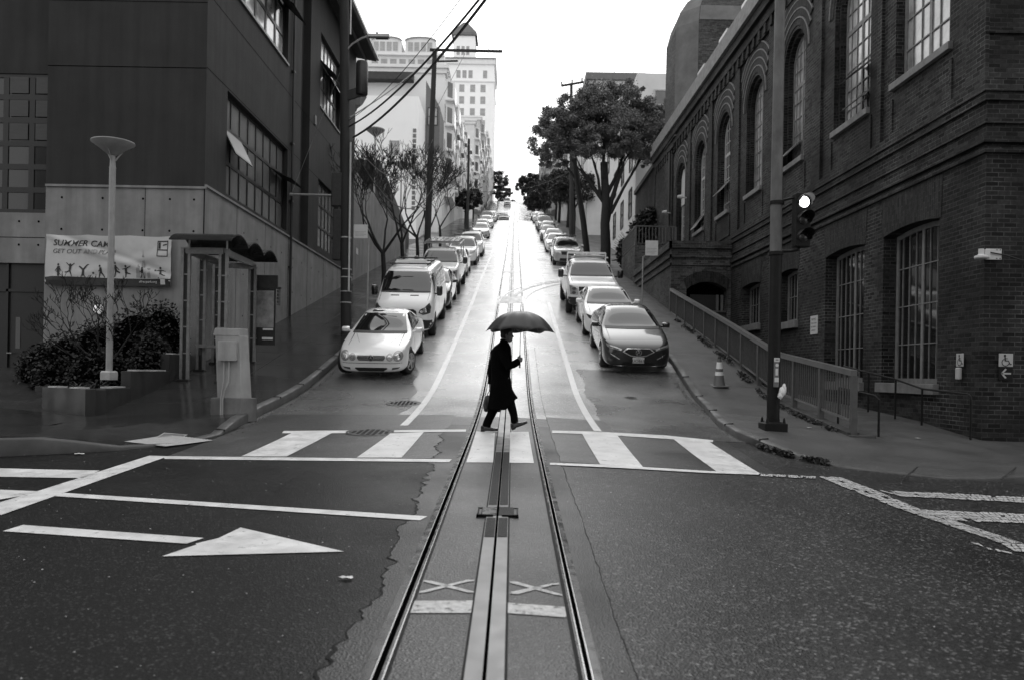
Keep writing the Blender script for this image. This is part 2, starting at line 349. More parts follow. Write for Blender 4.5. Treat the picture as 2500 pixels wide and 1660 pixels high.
strip('crack', 0, 0, frange(2.5, 24, .1), .009, M_dark, xs=lambda y: (bedx(min(y, 14))[1]-.003, bedx(min(y, 14))[1]+.002+.014*abs(mn.noise(Vector((y*4, 7, 1))))))
# parking lanes on the hill a little darker and rougher
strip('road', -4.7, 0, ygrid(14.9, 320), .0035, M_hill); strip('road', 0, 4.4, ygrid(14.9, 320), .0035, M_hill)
M_xw = asphalt('wet_crossing_asphalt', .055, .36, .08, .6, .35, 600, .3)
strip('road', -4.55, -1.1, ygrid(10.45, 15.2), .0048, M_xw, xs=lambda y: (-4.55, bedx(min(y, 13.8))[0])); strip('road', 0, 4.0, ygrid(10.45, 15.2), .0043, M_xw, xs=lambda y: (bedx(min(y, 13.8))[1], 3.5+.04*(y-10)))
strip('road', -4.7, -2.1, ygrid(13.5, 21.5), .0045, M_mid, xs=lambda y: (-4.7, -2.1-.06*math.sin(y*3)-.10*max(0, y-17)))
strip('road', 1.75, 4.4, ygrid(13.5, 21.2), .0045, M_mid, xs=lambda y: (1.75+.05*math.sin(y*2.3)+.02*math.sin(y*11), 4.4))
strip('track_bed', 0, 0, ygrid(-6, 2.8)[:-1]+frange(2.8, 13.9, .05), .0068, M_marg, xs=lambda y: (bedx(y)[0]+.012, -.71))
strip('track_bed', 0, 0, ygrid(-6, 13.9), .0068, M_marg, xs=lambda y: (.475, bedx(y)[1]-.01))
# tracks
RY = ygrid(-4, 290)
G_ = 'structure'
strip('tram_rail', -.708, -.652, RY, .014, M_steel, edge=.008); strip('tram_rail', -.618, -.600, RY, .012, M_steel, edge=.006); strip('tram_rail', -.590, -.580, RY, .011, M_rust)
for a_ in (-.656, -.6005, .388, .4205): strip('tram_rail', a_, a_+.006, RY, .0155, M_bright)  # thin bright steel strips added as a painted edge highlight
strip('rail_groove', -.654, -.618, RY, .0075, M_black); strip('rail_groove', -.600, -.577, RY, .0085, M_dark)
strip('tram_rail', .4235, .473, RY, .014, M_steel, edge=.008); strip('tram_rail', .374, .388, RY, .012, M_steel, edge=.006)
strip('rail_groove', .388, .4235, RY, .0075, M_black); strip('rail_groove', .352, .374, RY, .0085, M_dark)
PYa = ygrid(-4, 7.2); PYb = ygrid(7.55, 290)
for q in (PYa, PYb):
    strip('slot_plate', -.207, -.119, q, .016, M_plate, edge=.008); strip('slot_plate', -.099, -.012, q, .016, M_plate, edge=.008)
strip('cable_slot', -.119, -.099, RY, .0125, M_black); strip('rail_groove', -.222, -.207, RY, .009, M_dark); strip('rail_groove', -.012, .003, RY, .009, M_dark)
# wet bare steel stretch and hatch box in the slot
for a, b in ((-.203, -.122), (-.096, -.016)):
    strip('wet_steel', a, b, frange(7.62, 10.9, .2), .019, M_rust)
    strip('wet_steel', a, b, frange(6.45, 7.1, .1), .019, M_rust)
mb = MB()
for sx in (-1, 1):
    cx = -.109+sx*.115
    for x0, x1, y0, y1 in ((cx-.075, cx+.075, 7.16, 7.19), (cx-.075, cx+.075, 7.52, 7.55), (cx+sx*.065-.006, cx+sx*.065+.006, 7.16, 7.55), (cx+sx*.03-.005, cx+sx*.03+.005, 7.16, 7.55)):
        mb.box(x0, x1, y0, y1, prof(7.3)-.05, prof(7.3)+.022)
mb.build('slot_hatch', M_rust, kind='structure')
strip('slot_hatch', -.25, -.12, [7.19, 7.52], .02, M_steel); strip('slot_hatch', -.098, .03, [7.19, 7.52], .02, M_rust)
# tracks turning off to the right into the barn entry
def curve_rail(pts, w, dz, m):
    mb = MB(); n = len(pts)
    for i in range(n):
        a = Vector(pts[max(0, i-1)]); b = Vector(pts[min(n-1, i+1)]); d = (b-a).normalized(); q = Vector((-d.y, d.x))*w/2; p = Vector(pts[i])
        for s in (1, -1): e = p+q*s; mb.v.append((e.x, e.y, road(e.x, e.y)+dz))
    mb.f = [(2*i, 2*i+1, 2*i+3, 2*i+2) for i in range(n-1)]
    mb.build('tram_rail', m, kind='structure')
def bez(p0, p1, p2, n=14): return [((1-t)**2*p0[0]+2*t*(1-t)*p1[0]+t*t*p2[0], (1-t)**2*p0[1]+2*t*(1-t)*p1[1]+t*t*p2[1]) for t in [i/n for i in range(n+1)]]
for off in (0, 1.05): curve_rail(bez((-.62+off, 33.0), (-.5+off, 41-off), (4.6, 43.6-off)), .07, .017, M_steel)
curve_rail(bez((-.11, 33.2), (0, 41), (4.6, 43.1)), .2, .016, M_plate)
strip('patch', -.7, .5, frange(33.5, 35.6, .5), .010, M_plate); strip('patch', -.6, .3, frange(46, 46.5, .5), .010, M_paint_old)

# fine grit and crumbs lying on the wet asphalt
rg = random.Random(31); mb = MB()
for i in range(1500):
    x = rg.uniform(-11, 11); y = 2.8+9*rg.random()**1.4; s_ = rg.uniform(.003, .009); z = road(x, y)+.012; k = len(mb.v); a = rg.uniform(0, 3)
    mb.v += [(x+s_*math.cos(a+j*1.571)*rg.uniform(.6, 1.3), y+s_*math.sin(a+j*1.571)*rg.uniform(.6, 1.3), z) for j in range(4)]+[(x, y, z+s_*.6)]; mb.f += [(k+j, k+(j+1) % 4, k+4) for j in range(4)]
tag(mb.build('grit', mat('pale_grit', .35, .5, .5, 40)), None, None, None, 'stuff')
strip('crack', 0, 0, frange(8.2, 10.2, .06), .0105, M_dark, xs=lambda y: (-2.2-.25*math.sin(y*.9)-.02*math.sin(y*29), -2.196-.25*math.sin(y*.9)-.02*math.sin(y*29)))
strip('patch', -6.4, -4.2, frange(3.6, 5.6, .2), .0085, asphalt('patch_asphalt', .022, .34, .1, .7, .5, 700, .3), xs=lambda y: (-6.4+.05*math.sin(y*7), -4.2+.06*math.sin(y*5)))
# ------------------------------------------------ painted markings
def paint(px, m=M_paint, dz=.012, step=.5): drape('road_marking', px, dz, m, step=step)
for poly in [[(-3.73, 13.07), (-2.67, 13.14), (-2.61, 12.82), (-3.68, 12.8)], [(-3.53, 12.81), (-2.89, 12.82), (-2.96, 10.52), (-3.56, 10.53)], [(-1.94, 12.81), (-1.42, 12.96), (-1.43, 10.46), (-2.02, 10.45)], [(-1.93, 13.18), (-0.75, 13.3), (-0.74, 13.03), (-1.9, 12.93)], [(-4.6, 10.53), (-0.76, 10.33), (-0.78, 10.11), (-4.47, 10.3)], [(-4.79, 10.57), (-4.52, 10.52), (-4.57, 8.18), (-4.59, 7.19), (-4.95, 7.54), (-4.89, 8.27)], [(-6.3, 9.58), (-4.87, 9.45), (-4.81, 8.97), (-5.94, 9.05)], [(-5.47, 8.34), (-4.87, 8.24), (-4.91, 8.01), (-5.08, 7.75)], [(-4.56, 8.16), (-0.74, 7.18), (-0.79, 7.03), (-4.59, 8.01)], [(-4.21, 6.62), (-4.17, 6.83), (-2.46, 6.42), (-2.53, 6.25)], [(-2.28, 6.76), (-1.25, 6.04), (-2.57, 5.9), (-2.44, 6.22), (-2.46, 6.25), (-2.34, 6.42)]]:
    paint(poly)
for poly in [[(0.7, 13.49), (1.43, 13.67), (2.64, 13.75), (3.44, 13.53), (3.37, 13.29), (2.34, 13.35), (1.4, 13.36), (0.68, 13.18)], [(1.19, 13.32), (1.79, 13.43), (1.73, 10.38), (1.17, 10.39)], [(2.73, 13.48), (3.32, 13.41), (3.28, 10.44), (2.69, 10.36)], [(0.51, 10.26), (1.15, 10.38), (2.57, 10.4), (3.26, 10.44), (3.23, 10.35), (2.53, 10.23), (1.41, 10.2), (0.5, 10.11)]]:
    paint(poly, M_paint)
# cracked old paint: separate flakes along the lines
random.seed(11)
def flakes(quad, nx, ny, keep=.93, gap=.12):
    (a, b, c, d) = [Vector(p) for p in quad]
    def P_(u, v): return a.lerp(b, u).lerp(d.lerp(c, u), v)
    jit = [[(random.uniform(-.3, .3), random.uniform(-.3, .3)) for _ in range(ny+1)] for _ in range(nx+1)]
    mb = MB()
    for i in range(nx):
        for j in range(ny):
            if random.random() > keep: continue
            cs = []
            cu, cv = (i+.5)/nx, (j+.5)/ny
            for (p, q) in ((i, j), (i+1, j), (i+1, j+1), (i, j+1)):
                ju, jv = jit[p][q]; u = (p+ju)/nx; v = (q+jv)/ny
                u = cu+(u-cu)*(1-gap); v = cv+(v-cv)*(1-gap)
                cs.append(P_(u, v))
            pts = []
            for k in range(4):
                e0, e1 = cs[k], cs[(k+1) % 4]
                pts += [e0.lerp(e1, .12), e0.lerp(e1, .5)+Vector((random.uniform(-.008, .008), random.uniform(-.008, .008))), e0.lerp(e1, .88)]
            kk = len(mb.v); mb.v += [(p.x, p.y, road(p.x, p.y)+.013) for p in pts]; mb.f.append(tuple(range(kk, kk+len(pts))))
    mb.build('road_marking', M_paint_old, kind='structure')
for q, nx, ny, kp in [([(3.28, 10.44), (4.03, 10.51), (3.96, 10.32), (3.22, 10.25)], 22, 2, 0.9), ([(4.06, 10.52), (4.38, 10.55), (4.47, 9.6), (4.13, 9.66)], 9, 7, 0.95), ([(4.13, 9.66), (4.47, 9.6), (4.49, 8.64), (4.24, 8.65)], 10, 7, 0.92), ([(4.24, 8.65), (4.49, 8.64), (4.77, 7.38), (4.54, 7.33)], 20, 6, 0.95), ([(4.5, 9.73), (6.58, 9.95), (6.29, 9.51), (4.62, 9.44)], 30, 3, 0.98), ([(4.44, 8.68), (5.84, 8.83), (5.52, 8.34), (4.55, 8.21)], 24, 4, 0.97), ([(4.54, 7.33), (4.91, 7.41), (4.67, 7.05), (4.48, 7.08)], 5, 3, 0.9), ([(4.24, 7.33), (4.43, 7.07), (4.4, 6.95), (4.19, 7.12)], 7, 2, 0.55)]:
    flakes(q, nx, ny, kp)
for poly in [[(-0.57, 13.08), (-0.26, 12.94), (-0.22, 10.1), (-0.56, 10.1)], [(-0.03, 12.99), (0.29, 13.17), (0.3, 10.16), (-0.02, 10.08)]]: paint(poly, M_paint, .011, .2)
for poly in [[(-0.58, 4.95), (-0.22, 4.96), (-0.22, 4.74), (-0.23, 4.74), (-0.58, 4.74)], [(-0.0, 4.92), (0.35, 4.91), (0.35, 4.75), (0.34, 4.73), (-0.0, 4.74)], [(-0.57, 5.36), (-0.52, 5.35), (-0.22, 5.13), (-0.22, 5.11), (-0.26, 5.11), (-0.57, 5.33)], [(-0.57, 5.1), (-0.57, 5.13), (-0.28, 5.37), (-0.23, 5.37), (-0.23, 5.34), (-0.27, 5.33), (-0.53, 5.11)], [(0.01, 5.34), (0.06, 5.34), (0.35, 5.14), (0.35, 5.11), (0.31, 5.12), (0.01, 5.31)], [(0.01, 5.09), (0.01, 5.12), (0.29, 5.35), (0.34, 5.37), (0.34, 5.34), (0.3, 5.32), (0.06, 5.09)]]: paint(poly, M_paint_old, .011, .1)
M_line = wear(mat('lane_line_paint', .85, .26, .06, 3., .1, 220, spec=1.), .5, 7, (.60, .70))
strip('lane_line', -1.94, -1.80, ygrid(13.75, 288), .010, M_line, xs=lambda y: (-1.92+.006*min(y-13.7, 20), -1.78+.006*min(y-13.7, 20)))
strip('lane_line', 1.43, 1.57, ygrid(13.75, 34), .010, M_line); strip('lane_line', 1.43, 1.57, ygrid(39, 288), .010, M_line)
# ------------------------------------------------ manhole covers
M_iron = mat('cast_iron', .035, .35, .4, 30, .3, 120, metal=.3)
def manhole(x, y, r, lab):
    mb = MB(); z = road(x, y)+.012; s = (road(x, y+.3)-road(x, y-.3))/.6
    n = 28
    def ring(r0, r1, dz):
        k = len(mb.v)
        for j in range(n):
            t = 2*math.pi*j/n
            for q in (r0, r1): mb.v.append((x+q*math.cos(t), y+q*math.sin(t), z+dz+s*q*math.sin(t)))
        for j in range(n): a = k+2*j; b = k+2*((j+1) % n); mb.f.append((a, a+1, b+1, b))
    ring(0.001, r*.86, .0); ring(r*.9, r, .004)
    for i in range(-3, 4):
        for j in range(-3, 4):
            if math.hypot(i, j) < 3.4: cx, cy = x+i*r*.22, y+j*r*.22; mb.box(cx-r*.07, cx+r*.07, cy-r*.07, cy+r*.07, z+s*(cy-y), z+s*(cy-y)+.006)
    o = mb.build('manhole_cover', M_iron); tag(o, lab, 'manhole cover', 'manhole covers in the street')
manhole(-2.26, 16.7, .37, 'round iron manhole cover on the hill just below the silver car')
manhole(-2.28, 12.95, .40, 'round iron manhole cover in the gap of the far crosswalk line')
manhole(2.75, 18.4, .16, 'small round iron cover below the dark sedan')
# ------------------------------------------------ pavements
cL = [(-4.75, 300), (-4.75, 137), (-4.75, 60), (-4.75, 30), (-4.75, 15.3), (-4.62, 13.6), (-4.6, 12.6), (-4.85, 11.6), (-5.4, 11.05), (-6.7, 10.42), (-9, 9.9), (-14, 9.4), (-30, 8.5)]
cR = [(4.4, 300), (4.4, 22), (4.23, 17.53), (3.99, 15.35), (3.95, 14.03), (4.07, 12.95), (4.31, 12.11), (4.73, 11.52), (5.23, 11.27), (6.03, 11.04), (7.1, 11.0)]
cR += [(14, 9.6), (30, 8.5)]
def walk(name, line, outx, f, m, cut):
    # flat surface behind the kerb stone, kerb stone 0.16 wide with a real step
    inner = []
    for i, p in enumerate(line):
        a = Vector(line[max(0, i-1)]); b = Vector(line[min(len(line)-1, i+1)]); d = (b-a).normalized(); nn = Vector((-d.y, d.x))
        if (nn.x > 0) != (outx > 0) and abs(nn.x) > .3: nn = -nn
        elif abs(nn.x) <= .3 and nn.y < 0: nn = -nn
        inner.append((p[0]+nn.x*.16, p[1]+nn.y*.16))
    return inner
iL = walk('l', cL, -1, sideL, M_walkL, 0); iR = walk('r', cR, 1, sideR, M_walkR, 0)
def dens(line, st=.4):
    out = []
    for a, b in zip(line, line[1:]):
        y = min(a[1], b[1]); s = st if y < 40 else 3.; m = max(1, int(math.hypot(b[0]-a[0], b[1]-a[1])/s))
        out += [(a[0]+(b[0]-a[0])*t/m, a[1]+(b[1]-a[1])*t/m) for t in range(m)]
    return out+[line[-1]]
def kerb(lo, li, f):
    mb = MB(); vs = []; n = []
    for a, b, c, d in zip(lo, lo[1:], li, li[1:]):
        y = min(a[1], b[1]); s = .4 if y < 40 else 3.; m = max(1, int(math.hypot(b[0]-a[0], b[1]-a[1])/s))
        for t in range(m+1):
            if t == m and b != lo[-1]: continue
            k = t/m; n.append(((a[0]+(b[0]-a[0])*k, a[1]+(b[1]-a[1])*k), (c[0]+(d[0]-c[0])*k, c[1]+(d[1]-c[1])*k)))
    for p, q in n:
        j = .006*math.sin(p[1]*11)+.004*math.sin(p[1]*31)
        rz = road(*p)-.03; tz = f(*q)+.006
        px, py = p; e = .03
        m_ = (p[0]+(q[0]-p[0])*.16, p[1]+(q[1]-p[1])*.16)
        vs += [(p[0], p[1], rz), (p[0]+j*.3, p[1], max(rz+.03, tz-.025)), (m_[0], m_[1], tz+j*.3), (q[0], q[1], tz)]
    mb.add(vs, [(4*i+k, 4*i+k+1, 4*i+k+5, 4*i+k+4) for i in range(len(n)-1) for k in range(3)])
    mb.build('kerb', M_kerb, smooth=50, kind='structure')
kerb(cL, iL, sideL); kerb(cR, iR, sideR)
stripY = ygrid(15.3, 300)
strip('pavement', 0, 0, stripY, .0, M_walkL, sideL, xs=lambda y: (-8.6, iL[4][0]))
plz = [p for p in iL[4:]]
drape('pavement', [(-7.75, 15.3)]+[(iL[4][0], 15.3)]+[p for p in iL[5:9]]+[(-7.75, iL[9][1]-.28)], 0, M_walkL, sideL, .35)
drape('plaza', [(-7.75, 20.6), (-7.75, iL[9][1]-.28), iL[10], iL[11], iL[12], (-30, 20.6)], -.001, M_walkL, plaza, .6)
strip('pavement', 0, 0, ygrid(22, 31.1), 0, M_walkR, sideR, xs=lambda y: (iR[1][0], 6.16))
strip('pavement', 0, 0, ygrid(31.1, 300), 0, M_walkR, sideR, xs=lambda y: (iR[1][0], 9.6))
strip('ramp', 0, 0, ygrid(15, 31.3), 0, M_walkR, ramp, xs=lambda y: (6.16, 9.6))
mb = MB(); yy = ygrid(15, 31.3); mb.add([(6.18, y, sideR(6.18, y)+.02) for y in yy]+[(6.18, y, ramp(6.2, y)-.1) for y in yy], [(i, i+1, len(yy)+i+1, len(yy)+i) for i in range(len(yy)-1)]); mb.build('retaining_wall', M_kerb, kind='structure')
drape('pavement', [(6.16, 22), (iR[1][0], 22)]+iR[2:]+[(30, 15.02)]+[(6.16, 15.02)], -.0005, M_walkR, sideR, .4)
# expansion joints
M_joint = mat('pavement_joint', .03, .5, .2)
for y in frange(15.8, 60, 1.5)[:-1]: strip('pavement_joint', -7.8, iL[4][0], [y-.008, y+.008], .003, M_joint, sideL)
strip('pavement_joint', -6.3, -6.285, ygrid(15.4, 60), .003, M_joint, sideL)
for y in (16.2, 19.5, 23, 27): strip('pavement_joint', 4.6, 6.0, [y-.008, y+.008], .003, M_joint, sideR)
for a, b in [((6.13, 11.99), (5.21, 10.57)), ((7.41, 11.68), (6.26, 10.28))]:
    mb = MB(); mb.bar((a[0], a[1], sideR(*a)+.002), (b[0], b[1], sideR(*b)+.002), .015, .006); mb.build('pavement_joint', M_joint, kind='structure')
random.seed(3)
for line, inn, f, s0 in ((cL, iL, sideL, -1), (cR, iR, sideR, 1)):
    acc = 0.
    for (a, b), (c, d) in zip(zip(line, line[1:]), zip(inn, inn[1:])):
        if max(a[1], b[1]) > 140: continue
        L_ = math.hypot(b[0]-a[0], b[1]-a[1]); k = 1.8-acc
        while k < L_:
            t_ = k/L_; p = (a[0]+(b[0]-a[0])*t_, a[1]+(b[1]-a[1])*t_); q = (c[0]+(d[0]-c[0])*t_, c[1]+(d[1]-c[1])*t_)
            if 12.8 < p[1] < 45:
                mb = MB(); z = f(*q)+.008; mb.bar((p[0]-(q[0]-p[0])*.04, p[1]-(q[1]-p[1])*.04, z-.02), (q[0], q[1], z), .012, .05); mb.build('kerb_joint', M_joint, kind='structure')
            k += 1.8
        acc = (acc+L_) % 1.8
# gutter leaves and crumbs along both kerbs
rg = random.Random(8); mb = MB()
for i in range(1500):
    if rg.random() < .5: y = rg.uniform(12.5, 24); x = -4.62+abs(rg.gauss(0, .09))
    else: y = rg.uniform(14.5, 22); x = 4.2-abs(rg.gauss(0, .09))
    s_ = rg.uniform(.006, .02); z = road(x, y)+.012; a = rg.uniform(0, 6)
    k = len(mb.v); mb.v += [(x+s_*math.cos(a), y+s_*math.sin(a), z), (x-s_*.5*math.sin(a), y+s_*.5*math.cos(a), z+.006), (x-s_*math.cos(a), y-s_*math.sin(a), z+.002), (x+s_*.5*math.sin(a), y-s_*.5*math.cos(a), z+.004)]; mb.f.append((k, k+1, k+2, k+3))
tag(mb.build('gutter_debris', mat('wet_leaf_litter', .05, .6, .8, 30)), None, None, None, 'stuff')
# tactile ramp pad and box lid
M_tact = mat('tactile_pad', .42, .35, .15, 12, .1, 90)
tq = [(-5.67, 11.68), (-5.4, 12.46), (-4.47, 11.95), (-4.89, 11.28)]
mb = MB(); A = [Vector(p) for p in tq]
vs, fs = tri2d([tuple(p) for p in A], (), .25); mb.add([(x, y, sideL(x, y)+.012) for x, y in vs], fs)
for i in range(24):
    for j in range(16):
        p = A[0].lerp(A[1], (i+.5)/24).lerp(A[3].lerp(A[2], (i+.5)/24), (j+.5)/16); z = sideL(p.x, p.y)+.012; r = .014
        mb.add([(p.x+r*cx, p.y+r*cy, z+h) for h, cx, cy in ((0, -1, -1), (0, 1, -1), (0, 1, 1), (0, -1, 1), (.007, -.5, -.5), (.007, .5, -.5), (.007, .5, .5), (.007, -.5, .5))], [(4, 5, 6, 7), (0, 1, 5, 4), (1, 2, 6, 5), (2, 3, 7, 6), (3, 0, 4, 7)])
tag(mb.build('tactile_pad', M_tact), 'pale studded tactile pad at the left corner kerb ramp', 'tactile pad')
lq = [(-5.38, 11.96), (-5.47, 12.56), (-5.08, 12.52), (-4.95, 11.92)]
th = thing('utility_box_lid', 'square concrete utility lid with a pale rim in the left corner pavement', 'utility lid', (lq[0][0], lq[0][1], 0))
mb = MB(); B_ = [Vector(p) for p in lq]; cc = (B_[0]+B_[1]+B_[2]+B_[3])/4
for k in range(4):
    a, b = B_[k], B_[(k+1) % 4]; ai, bi = a.lerp(cc, .12), b.lerp(cc, .12); mb.add([(p.x, p.y, sideL(p.x, p.y)+.012) for p in (a, b, bi, ai)], [(0, 1, 2, 3)])
mb.build('rim', M_tact, th, world=True)
mb = MB(); mb.add([(p.x, p.y, sideL(p.x, p.y)+.008) for p in [q.lerp(cc, .12) for q in B_]], [(0, 1, 2, 3)]); mb.build('lid', mat('lid_concrete', .16, .5, .3, 20), th, world=True)

# ================================================================= buildings
M_stucco = mat('dark_stucco', .024, .85, .28, .8, .2, 140, streak=.3)
M_conc = mat('board_formed_concrete', .23, .75, .22, 1.3, .15, 90, streak=.22)
M_conc_d = mat('dark_concrete', .13, .7, .25, 1.5, .15, 90, streak=.3)
M_frame_d = mat('dark_window_frame', .012, .45, .2, 5)
M_frame_l = mat('weathered_light_frame', .17, .6, .25, 7, .1, 90)
M_frame_w = mat('white_frame', .45, .5, .1, 7)
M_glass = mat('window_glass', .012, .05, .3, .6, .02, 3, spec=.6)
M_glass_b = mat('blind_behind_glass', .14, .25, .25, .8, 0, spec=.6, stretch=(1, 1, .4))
M_glass_w = mat('painted_sky_glass', .34, .12, .7, 1.1, 0, spec=1.)  # sky reflection put into the base colour as a pale uneven tone
M_sash = mat('sash_glass', .04, .35, .25, 2, spec=.25)
M_door = mat('dark_door', .010, .4, .3, 4)
M_brickd = brick('dark_brick', .030, .17, mortar=.017, patch=.68, var=.75)
M_bricks = brick('soldier_brick', .03, .10, soldier=True)
M_brickc = brick('chimney_brick', .07, .10, bh=.075, mortar=.02)
M_brickt = brick('terrace_brick', .085, .28, patch=.5)
M_stone = mat('sill_stone', .16, .7, .3, 4, .2, 60)
M_cement = mat('chimney_render', .13, .85, .25, 1.5, .2, 40)
M_metal_g = mat('painted_grey_metal', .11, .45, .2, 6)
M_galv = mat('galvanised_steel', .30, .4, .2, 12, metal=.5)
M_white = mat('white_stucco', .82, .8, .05, .8)
M_white2 = mat('pale_stucco', .72, .8, .07, .8)
M_roofd = mat('dark_roofing', .04, .7, .3, 3)

def frame_T(ox, oy, ang):
    """wall frame: u along the wall, w into the building, z up"""
    c, s = math.cos(ang), math.sin(ang)
    return c, s
def mkT(O, du, dn):
    O = Vector(O); du = Vector(du); dn = Vector(dn)
    return lambda u, w, z: tuple(O+du*u+dn*w+Vector((0, 0, z)))
def wall_holes(mb, T, outer, holes, depth, arch=()):
    """outer polygon (u,z), holes polygons; reveals go in by depth"""
    vs, fs = tri2d(outer, holes, 0); mb.add([T(u, 0, z) for u, z in vs], fs)
    for h in holes:
        n = len(h); mb.add([T(u, 0, z) for u, z in h]+[T(u, depth, z) for u, z in h], [(i, (i+1) % n, n+(i+1) % n, n+i) for i in range(n)])
def rect(u0, u1, z0, z1): return [(u0, z0), (u1, z0), (u1, z1), (u0, z1)]
def archp(u0, u1, z0, zs, rise=None, n=14):
    """opening with arched head: zs springing; rise=None gives a half circle"""
    c = (u0+u1)/2; hw = (u1-u0)/2; rise = hw if rise is None else rise
    R = (hw*hw+rise*rise)/(2*rise); cz = zs+rise-R; a0 = math.asin(min(1, hw/R)) if rise <= hw else math.pi/2
    top = [(c+R*math.sin(a0-2*a0*i/n), cz+R*math.cos(a0-2*a0*i/n)) for i in range(n+1)]
    return [(u0, z0), (u1, z0)]+top
def ztop(poly, u):
    best = None
    n = len(poly)
    for i in range(n):
        (a, b), (c, d) = poly[i], poly[(i+1) % n]
        if min(a, c)-1e-6 <= u <= max(a, c)+1e-6 and abs(a-c) > 1e-6:
            z = b+(d-b)*(u-a)/(c-a)
            if best is None or z > best: best = z
    return best
def window(parent, T, poly, w, mf, mg, cols, rows, fw=.07, mull=(), trans=(), world=True, bar=.025, awn=(), sill=None, ms=None, label=None):
    """frame mesh (perimeter, mullions, glazing bars) > pane, sill, sash"""
    us = [p[0] for p in poly]; zs = [p[1] for p in poly]; u0, u1, z0, z1 = min(us), max(us), min(zs), max(zs)
    c = ((u0+u1)/2, (z0+z1)/2)
    mb = MB(); n = len(poly)
    inner = []
    for i in range(n):
        a = Vector(poly[i-1]); b = Vector(poly[i]); d = Vector(poly[(i+1) % n]); e1 = (b-a).normalized(); e2 = (d-b).normalized()
        n1 = Vector((-e1.y, e1.x)); n2 = Vector((-e2.y, e2.x)); m = (n1+n2); m = m/max(.3, m.dot(n1)) if m.length > .1 else n1
        q = b+m*fw
        if (Vector(c)-q).length > (Vector(c)-b).length: q = b-m*fw
        inner.append((q.x, q.y))
    for i in range(n):
        j = (i+1) % n
        mb.add([T(*v) for v in ((poly[i][0], w, poly[i][1]), (poly[j][0], w, poly[j][1]), (inner[j][0], w, inner[j][1]), (inner[i][0], w, inner[i][1]),
                                (inner[i][0], w+.05, inner[i][1]), (inner[j][0], w+.05, inner[j][1]))], [(0, 1, 2, 3), (3, 2, 5, 4)])
    for k in range(1, cols):
        u = u0+(u1-u0)*k/cols; h = fw*.45 if k in mull else bar/2
        mb.box(u-h, u+h, w+.004, w+.045, z0+fw*.5, ztop(inner, u), T)
    for k in range(1, rows):
        z = z0+(z1-z0)*k/rows; h = fw*.6 if k in trans else bar/2
        l, r = u0+fw*.5, u1-fw*.5
        if z > poly[2][1] and len(poly) > 4:
            xs_ = [p[0] for p in poly if p[1] >= z-.02]; l, r = min(xs_)+.02, max(xs_)-.02
        mb.box(l, r, w+.002, w+.042, z-h, z+h, T)
    f = mb.build('window', mf, parent, world=world, label=label)
    vs, fs = tri2d(poly, (), 0); g = MB(); g.add([T(u, w+.03, z) for u, z in vs], fs); g.build('pane', mg, f, world=world)
    if sill:
        sb = MB(); sb.box(u0-sill[0], u1+sill[0], -sill[1], w+.02, z0-sill[2], z0, T); sb.build('sill', ms or M_stone, f, world=world, bevel=.01)
    for (a0, a1, b0, b1, out) in awn:     # opened sashes: hinged at the top, bottom edge pushed out
        s = MB(); ua, ub = u0+(u1-u0)*a0, u0+(u1-u0)*a1; za, zb = z0+(z1-z0)*b0, z0+(z1-z0)*b1
        H_ = zb-za; co = math.sqrt(max(.01, H_*H_-out*out))
        def Q(u, k, t): # k 0 top..1 bottom
            return T(u, w-out*k+t, zb-co*k)
        for (p, q, r_, s_) in ((ua, ub, 0, .07), (ua, ub, .93, 1), (ua, ua+.05, 0, 1), (ub-.05, ub, 0, 1)):
            s.add([Q(p, r_, 0), Q(q, r_, 0), Q(q, s_, 0), Q(p, s_, 0), Q(p, r_, -.04), Q(q, r_, -.04), Q(q, s_, -.04), Q(p, s_, -.04)], [(0, 1, 2, 3), (4, 5, 6, 7), (0, 1, 5, 4), (2, 3, 7, 6), (1, 2, 6, 5), (3, 0, 4, 7)])
        s.add([Q(ua, 0, -.02), Q(ub, 0, -.02), Q(ub, 1, -.02), Q(ua, 1, -.02)], [(0, 1, 2, 3)])
        s.build('sash', mf, f, world=world)
        s2 = MB(); s2.add([Q(ua+.06, .08, -.045), Q(ub-.06, .08, -.045), Q(ub-.06, .92, -.045), Q(ua+.06, .92, -.045)], [(0, 1, 2, 3)]); s2.build('sash_glass', M_sash, f, world=world)
    return f

# ------------------------------------------------ left: dark stucco and concrete recreation building
rec = thing('recreation_building', 'dark stucco building on a concrete base at the left corner', 'building', (-7.85, 20.13, 1.0))
TS = mkT((-7.85, 0, 0), (0, 1, 0), (-1, 0, 0)); TF = mkT((0, 20.13, 0), (1, 0, 0), (0, 1, 0))
ZT = 17.0
mb = MB()
lowW = rect(21.62, 27.42, 6.42, 9.22); upW = rect(21.3, 27.25, 12.1, 14.9); w3 = rect(31.8, 35.4, 12.2, 15.15); w4 = rect(31.75, 35.4, 6.62, 9.3); recess = rect(29.0, 30.25, 6.36, ZT-.05)
wall_holes(mb, TS, rect(20.13, 38.8, 6.31, ZT), [lowW, upW, w3, w4, recess], .28)
mb.add([TS(u, .28, z) for u, z in recess], [(0, 1, 2, 3)])
wall_holes(mb, TF, rect(-11.86, -7.85, 6.27, ZT), [], .2)
mb.box(-11.86, -11.861, 20.13, 20.6, 5.6, ZT); mb.box(-30, -11.86, 20.6, 20.9, 9.2, ZT)
mb.box(-30, -7.9, 38.7, 38.8, 1, ZT); mb.box(-30, -7.9, 20.9, 38.7, ZT-.2, ZT-.1)
mb.build('wall', M_stucco, rec, world=True)
mb = MB()
wall_holes(mb, TS, [(20.16, .9), (38.8, .9), (38.8, 6.31), (20.16, 6.31)], [rect(26.45, 26.88, 3.8, 4.42)], .12)
mb.add([TS(u, .12, z) for u, z in rect(26.45, 26.88, 3.8, 4.42)], [(0, 1, 2, 3)])
